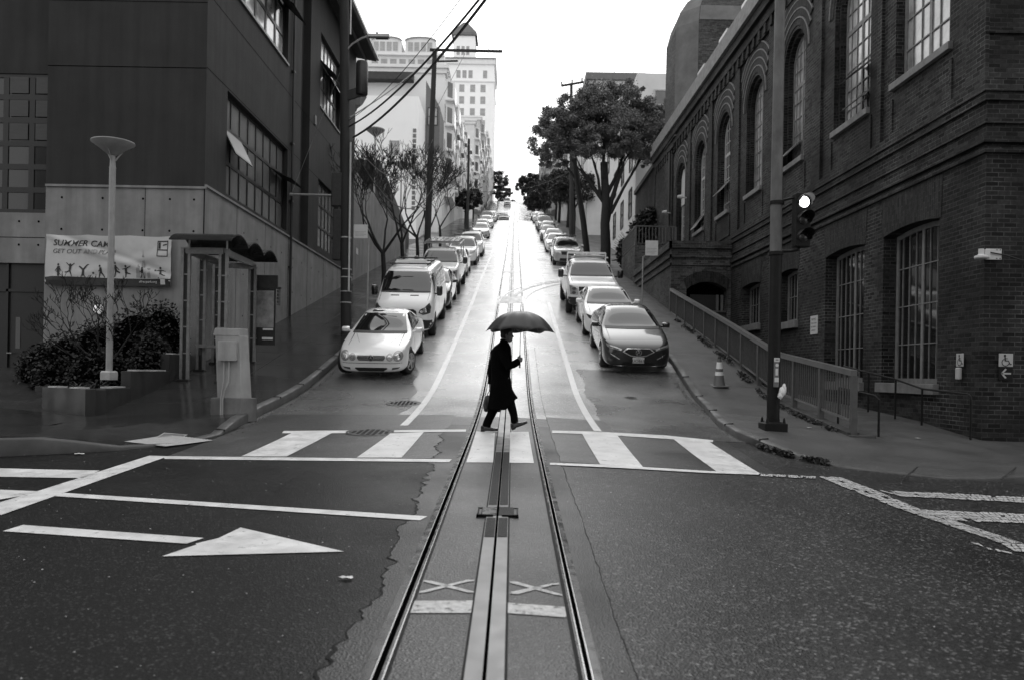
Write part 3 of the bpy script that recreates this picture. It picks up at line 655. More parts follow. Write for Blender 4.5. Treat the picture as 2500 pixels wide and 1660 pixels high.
wall_holes(mb, TF, rect(-11.86, -7.87, .8, 6.25), [], .2); mb.box(-11.87, -11.86, 20.14, 20.6, .8, 5.58)
mb.box(-30, -11.86, 20.42, 20.6, 4.28, 5.57); mb.box(-7.85, -7.8, 20.1, 20.13, 1, 1.01)
# cap ledge of the concrete base
mb.box(-11.86, -7.8, 20.09, 20.13, 6.19, 6.25); mb.box(-7.85, -7.80, 20.13, 38.8, 6.25, 6.31)
# tie holes and joints
mb.build('concrete_base', M_conc, rec, world=True)
mb = MB()
for x in (-11.45, -10.42, -9.4, -8.72, -7.83+(-.28)):
    for z in (5.92, 5.12): mb.lathe([(.028, 0), (.028, -.004)], (x, 20.128, z), 10, 'y')
for x in (-12.7, -12.2):
    for z in (5.35, 4.75): mb.lathe([(.028, 0), (.028, -.004)], (x, 20.418, z), 10, 'y')
mb.box(-9.35, -9.34, 20.125, 20.13, 4.3, 6.19); mb.box(-14, -11.87, 20.415, 20.42, 4.93, 4.945)
mb.box(-11.86, -7.85, 20.124, 20.13, 9.24, 9.255); mb.box(-11.86, -7.85, 20.124, 20.13, 10.9, 10.912)
for z in (9.27, 11.15): mb.add([TS(20.13, -.005, z), TS(38.7, -.005, z), TS(38.7, -.005, z+.014), TS(20.13, -.005, z+.014)], [(0, 1, 2, 3)])
for u in frange(22.5, 38, 2.4):
    mb.box(u, u+.012, -.004, 0, prof(u)+.2, 6.24, TS)
    for z in (5.6, 4.4, 3.2):
        if z > prof(u)+.5:
            for du in (.6, 1.8): mb.lathe([(.028, 0), (.028, .004)], (-7.848, u+du, z), 8, 'x')
mb.build('joint', M_black, rec, world=True)
mb = MB()
for i in range(5): mb.box(26.46, 26.87, .05, .1, 3.84+i*.115, 3.84+i*.115+.05, TS)
mb.build('vent_grille', M_frame_l, rec, world=True)
window(rec, TS, lowW, .14, M_frame_d, M_glass_b, 8, 3, .09, mull=(), trans=(1, 2), bar=.07, awn=[(0, .25, .36, .64, .35), (.74, 1., .36, .64, .7)])
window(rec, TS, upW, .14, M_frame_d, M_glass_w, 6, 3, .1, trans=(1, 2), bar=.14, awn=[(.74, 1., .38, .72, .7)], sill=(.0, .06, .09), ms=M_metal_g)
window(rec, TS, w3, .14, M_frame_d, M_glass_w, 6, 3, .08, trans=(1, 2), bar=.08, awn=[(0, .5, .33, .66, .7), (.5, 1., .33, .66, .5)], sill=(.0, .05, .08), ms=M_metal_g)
window(rec, TS, w4, .14, M_frame_d, M_glass_b, 6, 3, .08, trans=(1, 2), bar=.08)
fl = rect(-13.9, -11.87, 5.6, 9.2)
mb = MB(); mb.box(-30, -11.87, 20.86, 20.9, 4.2, 9.2); mb.build('wall', M_door, rec, world=True)
window(rec, TF, fl, .5, M_frame_d, M_glass, 3, 6, .1, bar=.14)
mb = MB()
for r in (3, 4, 5):
    for c_ in (1, 2): u = -13.9+2.03*c_/3; mb.box(u+.1, u+.58, 20.62, 20.63, 5.6+3.6*r/6+.1, 5.6+3.6*(r+1)/6-.08)
mb.build('window_blind', mat('grey_blind', .05, .6, .15, 3, stretch=(1, 1, 6)), rec, world=True)
mb = MB(); mb.box(-11.96, -11.87, 20.5, 20.62, 1, 4.28); mb.box(-30, -11.96, 20.55, 20.6, .8, 4.28); mb.box(-13.06, -13.0, 20.5, 20.55, 1, 4.28); mb.box(-30, -11.96, 20.5, 20.55, 3.55, 3.62)
d_ = mb.build('door', M_door, rec, world=True)
mb = MB(); mb.box(-12.82, -12.7, 20.54, 20.548, 2.1, 2.9); mb.build('door_glass', M_glass, d_, world=True)
mb = MB(); mb.tube([(-12.98, 20.45, 1.98), (-12.86, 20.45, 1.98)], .015, 8); mb.tube([(-12.98, 20.52, 1.98), (-12.98, 20.45, 1.98)], .012, 6); mb.build('handle', M_galv, d_, world=True)
# roof eave with gutter along the street
mb = MB(); mb.add([TS(20, .3, 17.0), TS(39.0, .3, 17.0), TS(39.0, -.95, 16.78), TS(20, -.95, 16.78), TS(20, .3, 17.3), TS(39.0, .3, 17.3), TS(39.0, -.95, 16.98), TS(20, -.95, 16.98)], [(0, 1, 2, 3), (4, 5, 6, 7), (0, 1, 5, 4), (2, 3, 7, 6), (1, 2, 6, 5), (0, 3, 7, 4)])
rf = mb.build('roof', M_roofd, rec, world=True)
mb = MB(); mb.box(20, 39.1, -1.06, -.955, 16.86, 17.0, TS); mb.build('gutter', mat('pale_gutter', .5, .5, .1, 4), rf, world=True)
mb = MB(); mb.box(20, 39.0, -.5, -.44, 16.72, 16.86, TS); mb.build('purlin', M_metal_g, rf, world=True)
mb = MB(); mb.tube([TS(27.75, -.07, 2.75), TS(27.75, -.07, 16.6)], .045, 8)
for z in (3.4, 5.2, 7.5, 9.5, 12, 15): mb.box(27.66, 27.84, -.12, 0, z, z+.05, TS)
mb.build('downpipe', M_frame_d, rec, world=True)
mb = MB(); mb.box(30.9, 31.1, -.05, 0, 11.2, 11.55, TS); mb.build('wall_lamp', M_metal_g, rec, world=True)
# round bulkhead lamp on the front
th = thing('bulkhead_lamp', 'round white lamp on the concrete wall behind the bare magnolia', 'wall lamp', (-10.45, 20.13, 3.11))
mb = MB(); mb.lathe([(.15, -.03), (.15, -.05), (.05, -.055), (.001, -.056)], (0, 0, 0), 20, 'y'); mb.build('housing', M_metal_g, th)
mb = MB(); mb.lathe([(.125, -.057), (.12, -.08), (.08, -.11), (.001, -.12)], (0, 0, 0), 20, 'y'); mb.build('diffuser', mat('lamp_diffuser', .8, .4, .02, 3, emit=.35), th, smooth=True)

# ------------------------------------------------ right: old brick power house
RO = Vector((8.68+.0113*14.7, 0, 0)); _n = math.hypot(1, .0113); RD = Vector((-.0113, 1, 0)); RN = Vector((1, .0113, 0))
TR = mkT(RO, RD, RN)        # u is the distance Y from the camera
pw = thing('brick_power_house', 'long dark brick building with tall arched windows at the right corner', 'building', (8.68, 14.7, .5))
ZP = 14.45
ups = [(19.47, 21.6), (23.72, 25.52), (27.57, 29.42), (31.55, 33.4), (35.5, 37.35), (39.45, 41.35)]
archs = [archp(a, b, 8.33 if i < 5 else 8.3, 11.5) for i, (a, b) in enumerate(ups)]
w1p = rect(15.98, 18.2, 8.45, 12.6)
seg = [archp(16.24, 18.62, 1.62, 5.0, .09, 6), archp(19.6, 21.96, 1.62, 5.0, .09, 6), archp(24.02, 25.72, 3.42, 4.97, .08, 6), archp(27.55, 29.66, 3.55, 4.97, .08, 6)]
mb = MB(); wall_holes(mb, TR, rect(14.7, 46.8, -.5, ZP), [w1p]+archs+seg, .32)
TRf = mkT((0, 14.7, 0), (1, 0, 0), (0, 1, 0))
mb.add([(8.68, 14.7, -1), (30, 14.7, -1.5), (30, 14.7, ZP), (8.68, 14.7, ZP)], [(0, 1, 2, 3)])
mb.add([TR(46.8, 0, 4), TR(46.8, 12, 4), TR(46.8, 12, ZP), TR(46.8, 0, ZP)], [(0, 1, 2, 3)])
mb.build('wall', M_brickd, pw, world=True)
# inner order of the arches, piers between the windows, corner pier, belts
mb = MB()
for (a, b), p in zip(ups, archs):
    pass
for a, b in ((14.66, 15.3), (18.75, 18.95), (22.35, 22.95), (26.25, 26.85), (30.2, 30.8), (34.15, 34.75), (38.1, 38.7), (42.2, 46.8)): mb.box(a, b, -.07, .0, 7.2, 13.55, TR)
mb.box(14.66, 46.8, -.08, 0, 13.4, 13.75, TR); mb.box(14.62, 46.8, -.15, 0, 13.75, 14.1, TR); mb.box(14.55, 46.9, -.28, 0, 14.1, 14.45, TR)
mb.box(14.64, 31.0, -.10, .0, 7.02, 7.22, TR); mb.box(14.66, 31.0, -.06, .0, 6.86, 7.02, TR)
mb.box(14.66, 31.0, -.05, .0, 6.44, 6.52, TR)
mb.box(14.62, 31.0, -.10, .0, 6.08, 6.18, TR); mb.box(14.66, 31.0, -.06, .0, 5.90, 6.0, TR)
for u in frange(15.2, 46.4, .62): mb.box(u, u+.2, -.14, 0, 13.42-.0, 13.74, TR)
def fbx(z0, z1, o): mb.box(8.68-o, 30, 14.7-o, 14.7, z0, z1)
fbx(7.02, 7.22, .10); fbx(6.86, 7.02, .06); fbx(6.44, 6.52, .05); fbx(6.08, 6.18, .1); fbx(5.9, 6.0, .06); fbx(13.75, 14.45, .2); fbx(8.1, 8.16, .05)
mb.build('brick_trim', M_brickd, pw, world=True)
# raised window surround panels under the sills
for a, b in [(15.98, 18.2)]+ups[:5]:
    mb = MB(); mb.box(a-.14, b+.14, -.035, 0, 7.25, 7.33, TR); mb.box(a-.14, a-.06, -.035, 0, 7.33, 8.1, TR); mb.box(b+.06, b+.14, -.035, 0, 7.33, 8.1, TR); mb.build('brick_panel', M_brickd, pw, world=True)
# soldier courses over the openings
for p, (a, b) in zip(seg, ((16.24, 18.62), (19.6, 21.96), (24.02, 25.72), (27.55, 29.66))):
    top = 5.88; pl = [(a-.06, 5.0)]+[q for q in p[2:]][::-1]+[(b+.06, 5.0), (b+.12, top), (a-.12, top)]
    mb = MB(); mb.prism([pl[0]]+[(x, y+.0) for x, y in pl[1:]], lambda u, z: TR(u, -.012, z), lambda u, z: TR(u, .05, z))
    mb.build('soldier_course', M_bricks, pw, world=True)
# arch rings: alternating proud header rings
for a, b in ups:
    mb = MB(); mb2 = MB()
    c = (a+b)/2; hw = (b-a)/2
    for k in range(4):
        r0 = hw+.10+k*.26; r1 = r0+.20; n = 16
        for tgt, ra, rb, o in ((mb, r0, r1, .02+.008*k), (mb2, r1, r1+.045, .045)):
            a0 = math.pi*.5 if k == 0 else math.pi*(.40-.04*k)
            pts = [(c+rr*math.sin(t), 11.5+rr*math.cos(t)) for rr, sg in ((ra, 1), (rb, -1)) for t in [sg*(-a0+2*a0*i/n) for i in range(n+1)]]
            kk = len(tgt.v); m_ = len(pts)
            for i in range(n):
                q = [pts[i], pts[i+1], pts[m_-2-i], pts[m_-1-i]]
                tgt.add([TR(u, -o, z) for u, z in q]+[TR(u, 0, z) for u, z in q], [(0, 1, 2, 3), (0, 1, 5, 4), (2, 3, 7, 6)])
    mb.build('arch_ring', M_bricks, pw, world=True); mb2.build('header_ring', mat('pale_header_ring', .17, .8, .3, 9), pw, world=True)
# recessed order inside each arch
for (a, b), p in zip(ups, archs):
    mb = MB(); q = archp(a+.10, b-.10, 8.33, 11.5-.02, None); vs, fs = tri2d(p, [q], 0); mb.add([TR(u, .12, z) for u, z in vs], fs); n = len(q)
    mb.add([TR(u, .12, z) for u, z in q]+[TR(u, .3, z) for u, z in q], [(i, (i+1) % n, n+(i+1) % n, n+i) for i in range(n)])
    mb.build('arch_reveal', M_brickd, pw, world=True)
# cornice coping
mb = MB(); mb.box(14.45, 46.9, -.40, .3, 14.45, 14.75, TR); mb.box(14.5, 46.9, -.30, .3, 14.75, 15.22, TR); mb.box(8.3, 30, 14.35, 14.75, 14.45, 15.22)
mb.build('coping', M_stone, pw, world=True)
mb = MB()
for u in (28.5, 31.6, 35.2): mb.box(u, u+1.2, -.2, .1, 15.22, 15.5, TR)
mb.build('roof_flashing', M_galv, pw, world=True)
sillk = (.12, .10, .16)
window(pw, TR, w1p, .2, M_frame_l, M_glass_w, 6, 6, .11, mull=(3,), bar=.03, sill=sillk)
aw = {0: [(.0, .5, .16, .33, .55), (.0, .5, .0, .16, .5)], 1: [(.5, 1, .0, .18, .5)], 4: [(.5, 1, .0, .2, .45)], 3: [(.4, 1, .17, .34, .45)]}
for i, ((a, b), p) in enumerate(zip(ups, archs)):
    q = archp(a+.10, b-.10, 8.33, 11.48)
    if i == 5: q = archp(a+.10, b-.10, 8.33, 11.48)
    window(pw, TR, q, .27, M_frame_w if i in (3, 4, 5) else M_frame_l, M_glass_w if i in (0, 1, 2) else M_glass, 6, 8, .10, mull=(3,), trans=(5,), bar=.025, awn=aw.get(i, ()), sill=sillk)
for i, p in enumerate(seg):
    q = [(max(min(x, max(z[0] for z in p)-.02), min(z[0] for z in p)+.02), y) for x, y in p]
    window(pw, TR, q, .30, M_frame_l, M_glass, 8 if i < 2 else 6, 4 if i < 2 else 2, .11, mull=(4,) if i < 2 else (3,), bar=.022, sill=(.1, .12, .22))
# machinery seen dimly through the big low windows
mb = MB(); mb.lathe([(1.25, 0), (1.4, .0), (1.4, .12), (1.25, .12)], tuple(TR(17.4, 1.5, 3.1)), 40, 'x'); 
for k in range(4): t = k*math.pi/4; p = Vector(TR(17.4, 1.55, 3.1)); d = Vector((0, math.cos(t), math.sin(t)))*1.3; mb.bar(tuple(p-d), tuple(p+d), .08, .08)
mb.build('machine_wheel', mat('machine_paint', .3, .5, .1, 3), pw, world=True)
# rear parapet building part, downspout, door in the last arch, transom panel
mb = MB(); mb.tube([TR(42.6, -.12, 8.0), TR(42.6, -.12, 13.7)], .07, 8); mb.box(41.4, 42.6, -.2, -.1, 13.6, 13.72, TR); mb.build('downpipe', M_frame_d, pw, world=True)
mb = MB(); mb.box(39.6, 41.2, .22, .26, 10.4, 12.2, TR); mb.build('blank_panel', M_frame_w, pw, world=True)
# floodlight on the wall
th = thing('floodlight', 'small white floodlight on the brick wall beside the far terrace door', 'floodlight', TR(38.6, -.1, 10.3))
mb = MB(); mb.bar((0, 0, 0), (-.28, 0, .02), .05, .05); mb.build('bracket', M_frame_w, th)
mb = MB(); mb.lathe([(.06, -.12), (.12, .1), (.001, .1)], (-.32, 0, .04), 12, 'x'); mb.build('lamp_head', M_frame_w, th, smooth=True)
th = copy_tree(th); th.location = TR(42.3, -.1, 10.3); th['label'] = 'second white floodlight, on the far side of the terrace door'
# chimney on the roof
CH = [(7.72, 40, 14.59), (7.71, 40, 19.64), (8.01, 40, 20.32), (8.72, 40, 20.74), (11.61, 40, 20.53), (8.95, 40, 19.35)]
ch = thing('brick_chimney', 'massive octagonal brick chimney stack rising behind the brick parapet', 'chimney', (12.0, 44, 13))
mb = MB()
def octa(cx, cy, r, z, ch_=.95): 
    return [(cx+sx*(r if k else r-ch_), cy+sy*(r-ch_ if k else r), z) for sx, sy, k in ((-1, -1, 1), (-1, 1, 1), (-1, 1, 0), (1, 1, 0), (1, 1, 1), (1, -1, 1), (1, -1, 0), (-1, -1, 0))]
secs = [octa(10.45, 42.4, 2.3, 14), octa(10.45, 42.4, 2.28, 19.6), octa(10.45, 42.4, 2.08, 20.4, .85), octa(10.45, 42.4, 1.65, 21.1, .7), octa(10.45, 42.4, 1.1, 21.6, .45)]
for s_ in secs: mb.v += s_
for i in range(4):
    for j in range(8): mb.f.append((i*8+j, i*8+(j+1) % 8, i*8+8+(j+1) % 8, i*8+8+j))
mb.build('shaft', M_brickc, ch, world=True)
mb = MB()
for s0, s1 in zip(secs, secs[1:]):
    for a, b in ((7, 0),):
        q = [Vector(s0[a]), Vector(s0[b]), Vector(s1[b]), Vector(s1[a])]; mb.add([tuple(v+Vector((-.02, -.02, 0))) for v in q], [(0, 1, 2, 3)])
q = [Vector(v) for v in (secs[1][6], secs[1][7], secs[2][7], secs[2][6])]; mb.add([tuple(v+Vector((0, -.03, .03))) for v in q], [(0, 1, 2, 3)])
mb.build('render_band', M_cement, ch, world=True)
# ------------------------------------------------ brick terrace block with arched entrance
tb = thing('brick_terrace', 'weathered brick terrace with an arched garage entrance below it', 'terrace', (6.15, 31.1, 3.5))
TB = mkT((0, 31.1, 0), (1, 0, 0), (0, 1, 0)); XR = TR(31.1, 0, 0)[0]
ar = archp(6.75, 8.35, 2.5, 5.05, .32, 10)
mb = MB(); wall_holes(mb, TB, rect(6.15, XR+.05, 2, 6.9), [ar], .5)
TBs = mkT((6.15, 0, 0), (0, 1, 0), (1, 0, 0))
mb.add([TBs(u, 0, z) for u, z in [(31.1, 2), (40.6, 4), (40.6, 6.9), (31.1, 6.9)]], [(0, 1, 2, 3)]); mb.add([(6.15, 31.1, 6.89), (XR, 31.1, 6.89), (XR, 40.6, 6.89), (6.15, 40.6, 6.89)], [(0, 1, 2, 3)])
mb.box(6.15, XR, 40.6, 45.5, 5, 8.3)
mb.box(6.05, XR+.02, 31.0, 31.1, 6.66, 6.93); mb.box(6.05, 6.15, 31.0, 40.6, 6.66, 6.93)
mb.box(6.07, XR+.02, 31.02, 31.1, 6.30, 6.40); mb.box(6.07, 6.15, 31.02, 40.6, 6.30, 6.40); mb.box(6.09, XR+.02, 31.04, 31.1, 6.0, 6.08); mb.box(6.09, 6.15, 31.04, 40.6, 6.0, 6.08)
mb.build('wall', M_brickt, tb, world=True)
mb = MB(); pl = ar[2:]; cc = Vector((7.55, 2.5)); 
for i in range(len(pl)-1):
    a, b = Vector(pl[i]), Vector(pl[i+1]); a2 = a+(a-cc).normalized()*.42; b2 = b+(b-cc).normalized()*.42
    q = [a, b, b2, a2]; mb.add([TB(v.x, -.015, v.y) for v in q]+[TB(v.x, 0, v.y) for v in q], [(0, 1, 2, 3), (0, 1, 5, 4), (2, 3, 7, 6)])
mb.build('arch_ring', M_bricks, tb, world=True)
mb = MB(); mb.add([TB(u, .5, z) for u, z in rect(6.6, 8.6, 2, 5.6)], [(0, 1, 2, 3)]); mb.build('entrance', M_black, tb, world=True)
mb = MB(); mb.box(7.0, 8.05, .42, .46, 2.5, 4.9, TB); dd = mb.build('door', M_door, tb, world=True)
mb = MB(); mb.box(8.02, 8.12, .38, .48, 2.5, 4.9, TB); mb.box(8.2, 8.3, .38, .48, 2.5, 4.9, TB); mb.build('door_frame', M_metal_g, dd, world=True)
mb = MB(); mb.tube([TB(7.4, -.06, 5.85), TB(8.28, -.06, 5.85), TB(8.32, -.06, 5.8), TB(8.32, -.06, 4.4)], .012, 6); mb.build('conduit', M_frame_d, tb, world=True)
# terrace railing
def railing(name, label, pts, h, sp, post, mp, mr, cap=.06, gap=.12, bar=.025, top_m=None, posts_every=None):
    t = thing(name, label, 'railing', pts[0]); hr = MB(); br = MB(); ps = []
    for a, b in zip(pts, pts[1:]):
        A, B = Vector(a), Vector(b); L_ = (B-A).length; n = max(1, int(round(L_/sp)))
        hr.bar(tuple(A+Vector((0, 0, h))), tuple(B+Vector((0, 0, h))), cap*1.2, cap); hr.bar(tuple(A+Vector((0, 0, gap))), tuple(B+Vector((0, 0, gap))), .04, .04)
        for i in range(n+1):
            p = A.lerp(B, i/n)
            if posts_every and i % posts_every == 0 or i in (0, n): ps.append(p)
            else: br.box(p.x-bar/2, p.x+bar/2, p.y-bar/2, p.y+bar/2, p.z+gap+.018, p.z+h-cap/2)
    hr.build('rail', top_m or mr, t, world=True); 
    o = br.build('balusters', mr, t, world=True)
    done = []
    for p in ps:
        if any((p-q).length < .05 for q in done): continue
        done.append(p); m_ = MB(); m_.box(p.x-post/2, p.x+post/2, p.y-post/2, p.y+post/2, p.z-.12, p.z+h-cap*.45); m_.build('post', mp, t, world=True)
    return t
M_rail = mat('painted_rail', .085, .42, .2, 9, .05, 90); M_railtop = mat('wet_top_rail', .14, .28, .15, 6)
railing('terrace_railing', 'metal railing with vertical bars on top of the brick terrace', [(6.2, 45.3, 8.3), (6.2, 40.7, 8.3), (8.25, 40.7, 8.3)], .98, .17, .09, M_rail, M_rail, .06, .1, .04)
# ramp fence down to the corner
pts = [(6.12, 14.25, .82), (6.13, 18.3, 1.24), (6.13, 22.5, 2.2), (6.14, 31.0, 4.05)]
railing('ramp_fence', 'long grey metal bar fence running up the right pavement to the terrace', pts, .98, .115, .10, M_rail, M_rail, .10, .12, .022, M_railtop, posts_every=13)
mb = MB()
for a, b in zip(pts, pts[1:]): mb.bar((a[0], a[1], a[2]-.16), (b[0], b[1], b[2]-.16), .22, .16)
mb.box(5.98, 6.42, 14.0, 14.3, .5, .70)
tag(mb.build('fence_footing', M_kerb), 'low concrete footing below the long metal fence', 'footing')

# ------------------------------------------------ background houses
def hbox(b, name, m, x0, x1, y0, y1, z0, z1):
    mb = MB(); mb.box(x0, x1, y0, y1, z0, z1); return mb.build(name, m, b, world=True)
def win_grid(b, T, us, zs, w_, h_, mf, mg, arch=False, depth=.12, split=1):
    for u in us:
        for z in zs:
            mb = MB(); fw = .09
            for p in ((u-w_/2-fw, u-w_/2, z, z+h_), (u+w_/2, u+w_/2+fw, z, z+h_), (u-w_/2-fw, u+w_/2+fw, z+h_, z+h_+fw), (u-w_/2-fw, u+w_/2+fw, z-fw, z), (u-w_/2, u+w_/2, z+h_*.5-.03, z+h_*.5+.03)): mb.box(p[0], p[1], -.06, 0, p[2], p[3], T)
            f = mb.build('window', mf, b, world=True)
            mb = MB(); mb.add([T(q[0], -.02, q[1]) for q in rect(u-w_/2, u+w_/2, z, z+h_)], [(0, 1, 2, 3)]); mb.build('pane', mg, f, world=True)
def XT(x): return mkT((x, 0, 0), (0, 1, 0), (-1 if x < 0 else 1, 0, 0))
def YT(y): return mkT((0, y, 0), (1, 0, 0), (0, 1, 0))
M_pane_g = mat('grey_pane', .10, .2, .3, 1, spec=.8); M_pane_p = mat('pale_pane', .30, .2, .2, 1, spec=.8)
# low concrete wall continuing up the hill on the left, dark gabled wall behind it
o = MB(); o.box(-8.2, -7.85, 38.82, 57.4, 4, 11.45); tag(o.build('concrete_wall', M_conc), 'long grey concrete wall beside the bare street trees', 'wall')
t = thing('dark_house', 'dark clad house wall with a sloping top above the concrete wall', 'house', (-9, 53, 8))
o = MB(); o.prism([(52.7, 8), (68, 8), (68, 13.4), (52.7, 15.6)], lambda u, z: (-9.0, u, z), lambda u, z: (-12, u, z)); o.build('wall', M_roofd, t, world=True)
# white house with glass block strip
t = thing('white_house', 'large white house wall with one sash window and a glass block strip', 'house', (-9.5, 77, 14))
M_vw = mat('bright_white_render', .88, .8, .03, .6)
o = MB(); o.prism([(-24, 12), (-9.5, 12), (-9.5, 28.2), (-14.4, 28.2), (-14.9, 27.3), (-15.4, 26.9), (-15.5, 26.6), (-24, 26.6)], lambda u, z: (u, 77, z), lambda u, z: (u, 83, z)); o.build('wall', M_vw, t, world=True)
win_grid(t, YT(77), [-11.75], [22.6], .85, 1.2, M_frame_w, M_pane_p)
o = MB()
for i in range(16): o.box(-9.98, -9.66, 76.95, 77.0, 17.2+i*.5, 17.2+i*.5+.36)
o.build('glass_block', M_pane_g, t, world=True)
t2 = thing('flat_roofed_house', 'house with dark overhanging flat roof behind the white house', 'house', (-16, 86, 14))
o = MB(); o.box(-26, -12.2, 90, 98, 14, 33.5); o.build('wall', mat('mid_grey_cladding', .12, .7, .2, 2, stretch=(1, 1, 10)), t2, world=True)
o = MB(); o.box(-26, -11.4, 87, 99, 33.5, 34.3); o.box(-26, -15.7, 80, 84, 28.3, 30.2); o.build('roof', M_roofd, t2, world=True)
win_grid(t2, YT(90), [-19, -16.5, -14], [30.2], 1.4, 1.6, M_roofd, M_pane_p)
t = thing('bay_window_house', 'dark clapboard house with a projecting bay next to the white house', 'house', (-8.6, 84, 15))
o = MB(); o.box(-9.5, -8.05, 83.25, 88, 14, 24.8); o.build('lower_wall', M_vw, t, world=True)
o = MB(); o.prism([(-9.5, 24.5), (-8.0, 24.5), (-8.0, 29.2), (-9.5, 32.0)], lambda u, z: (u, 83.2, z), lambda u, z: (u, 88, z)); o.build('wall', mat('grey_clapboard', .13, .7, .12, 2, stretch=(1, 1, 30)), t, world=True)
win_grid(t, YT(83.2), [-8.75], [27.4], .9, 1.7, M_roofd, M_pane_p)
def cornice(b, x0, x1, y0, y1, z, m, o=.5, dent=True):
    mb = MB(); mb.box(x0-o if x0 > 0 else x0, x1 if x0 > 0 else x1+o, y0-o, y1, z, z+.35); mb.box(x0-o*.5 if x0 > 0 else x0, x1 if x0 > 0 else x1+o*.5, y0-o*.5, y1, z-.5, z)
    if dent:
        xf = x0 if x0 > 0 else x1
        for y in frange(y0, y1, 1.1)[:-1]: mb.box(xf-(o*.9 if x0 > 0 else 0), xf+(0 if x0 > 0 else o*.9), y, y+.35, z-.3, z)
    mb.build('cornice', m, b, world=True)
# rows of apartment houses going up both sides
random.seed(3)
def row_house(side, y0, y1, zt, m, mg, label, bays=2, fl=4, name='row_house', balc=False):
    x0 = 8.0 if side > 0 else -22; x1 = 22 if side > 0 else -8.0
    xf = 8.0*side; zb = prof((y0+y1)/2)-3
    t = thing(name, label, 'house', (xf, y0, prof(y0)))
    hbox(t, 'wall', m, x0, x1, y0, y1, zb, zt)
    cornice(t, x0, x1, y0, y1, zt-.1, M_white2 if side < 0 else M_white2, .45)
    w_ = (y1-y0)/bays; T = XT(xf)
    zf = frange(prof(y1)+3.0, zt-2.6, 3.1)
    for i in range(bays):
        c = y0+w_*(i+.5); T2 = XT(xf-side*.9)
        mb = MB(); zl = prof(c)+3.2
        mb.prism([(c-w_*.34, 0), (c+w_*.34, 0), (c+w_*.2, -.9*1), (c-w_*.2, -.9*1)], lambda u, w2: (xf+side*w2, u, zl), lambda u, w2: (xf+side*w2, u, zt-.6)); bay = mb.build('bay', m, t, world=True)
        for z in zf:
            if z < zl+.3: continue
            for s_, uc in ((0, c),):
                mb = MB(); mb.add([T2(q[0], -.02, q[1]) for q in rect(uc-w_*.15, uc+w_*.15, z, z+1.7)], [(0, 1, 2, 3)]); wn = mb.build('window', mg, bay, world=True)
            # the bay side facing down the hill
            mb = MB(); a = Vector((xf, c-w_*.34)); b = Vector((xf-side*.9, c-w_*.2)); nn = Vector((b.y-a.y, a.x-b.x)).normalized(); nn = nn if nn.y < 0 else -nn
            p, q = a.lerp(b, .22)+nn*.03, a.lerp(b, .78)+nn*.03; mb.add([(p.x, p.y, z), (q.x, q.y, z), (q.x, q.y, z+1.7), (p.x, p.y, z+1.7)], [(0, 1, 2, 3)]); mb.build('window', mg, bay, world=True)
            mb = MB(); mb.box(min(xf, xf-side*1.0), max(xf, xf-side*1.0), c-w_*.36, c+w_*.36, z-.55, z-.4); mb.build('sill_band', M_white2, bay, world=True)
        if balc:
            for z in zf[::2]: mb = MB(); mb.box(min(xf, xf-side*1.3), max(xf, xf-side*1.3), c+w_*.3, c+w_*.5, z-.2, z+.0); mb.build('balcony', M_metal_g, t, world=True)
    return t
M_clap = mat('white_clapboard', .74, .75, .05, 2, stretch=(1, 1, 26))
M_pale = mat('pale_render', .66, .8, .1, 1.); M_grey = mat('grey_render', .30, .8, .2, 1); M_tan = mat('mid_render', .42, .8, .15, 1)
t = row_house(-1, 88.2, 104, 35.2, M_clap, M_pane_g, 'tall white clapboard apartment house with an ornate cornice behind the second pole', 2, name='clapboard_house', balc=True)
win_grid(t, XT(-8), [88.9, 96.1], [22.0, 25.6, 29.5], .8, 1.8, M_frame_w, M_pane_g)
row_house(-1, 104.3, 116, 35.5, M_pale, M_pane_g, 'pale bay fronted house behind the third pole on the left', 2, balc=True)
row_house(-1, 116.3, 136, 38.0, M_white2, M_pane_g, 'white corner apartment house just below the first cross street', 3, balc=True)
row_house(-1, 152, 176, 49.5, M_pale, M_pane_g, 'apartment house with bays just above the cross street', 3, balc=True)
row_house(-1, 176.4, 215, 58.0, M_tan, M_pane_g, 'mid grey apartment house high up on the left', 4)
row_house(-1, 215.5, 262, 66.5, M_pale, M_pane_g, 'pale apartment house below the tower', 4)
# hotel tower
t = thing('hotel_tower', 'pale hotel tower with a small domed cupola high above the left houses', 'tower', (-8, 262, 55))
ZG = 50
hbox(t, 'wall', M_vw, -26.7, -7.6, 263, 285, 45, 103); TW = YT(263)
win_grid(t, TW, [-24.5, -21.3, -18.2, -14.6, -11.2], [94-3.9*i for i in range(9)], 1.5, 2.3, M_frame_w, M_pane_p)
win_grid(t, TW, [-24.0, -19.4, -17.4, -15.4, -10.6], [98.6], 1.2, 2.4, M_frame_w, M_pane_p)
mb = MB(); mb.box(-27.2, -7.2, 262.3, 286, 103, 104.6); mb.box(-27.0, -7.4, 262.7, 286, 97.2, 97.6); mb.build('cornice', M_white2, t, world=True)
mb = MB(); mb.box(-27.4, -7.0, 262, 286, 104.6, 105.0); mb.build('roof', mat('roof_tile_grey', .2, .7, .2, 1), t, world=True)
mb = MB(); mb.box(-21.5, -14.3, 267, 275, 105, 114.2); cp = mb.build('cupola', M_vw, t, world=True)
win_grid(t, YT(267), [-19.9, -18.3, -16.7], [107.8], .9, 2.8, M_frame_w, M_pane_p)
mb = MB(); mb.v = [(-22.2, 266.4, 114.2), (-13.6, 266.4, 114.2), (-13.6, 275.6, 114.2), (-22.2, 275.6, 114.2), (-22, 266.6, 115.3), (-13.8, 266.6, 115.3), (-13.8, 275.4, 115.3), (-22, 275.4, 115.3), (-18.6, 270, 120), (-17.2, 270, 120), (-17.2, 271.5, 120), (-18.6, 271.5, 120)]
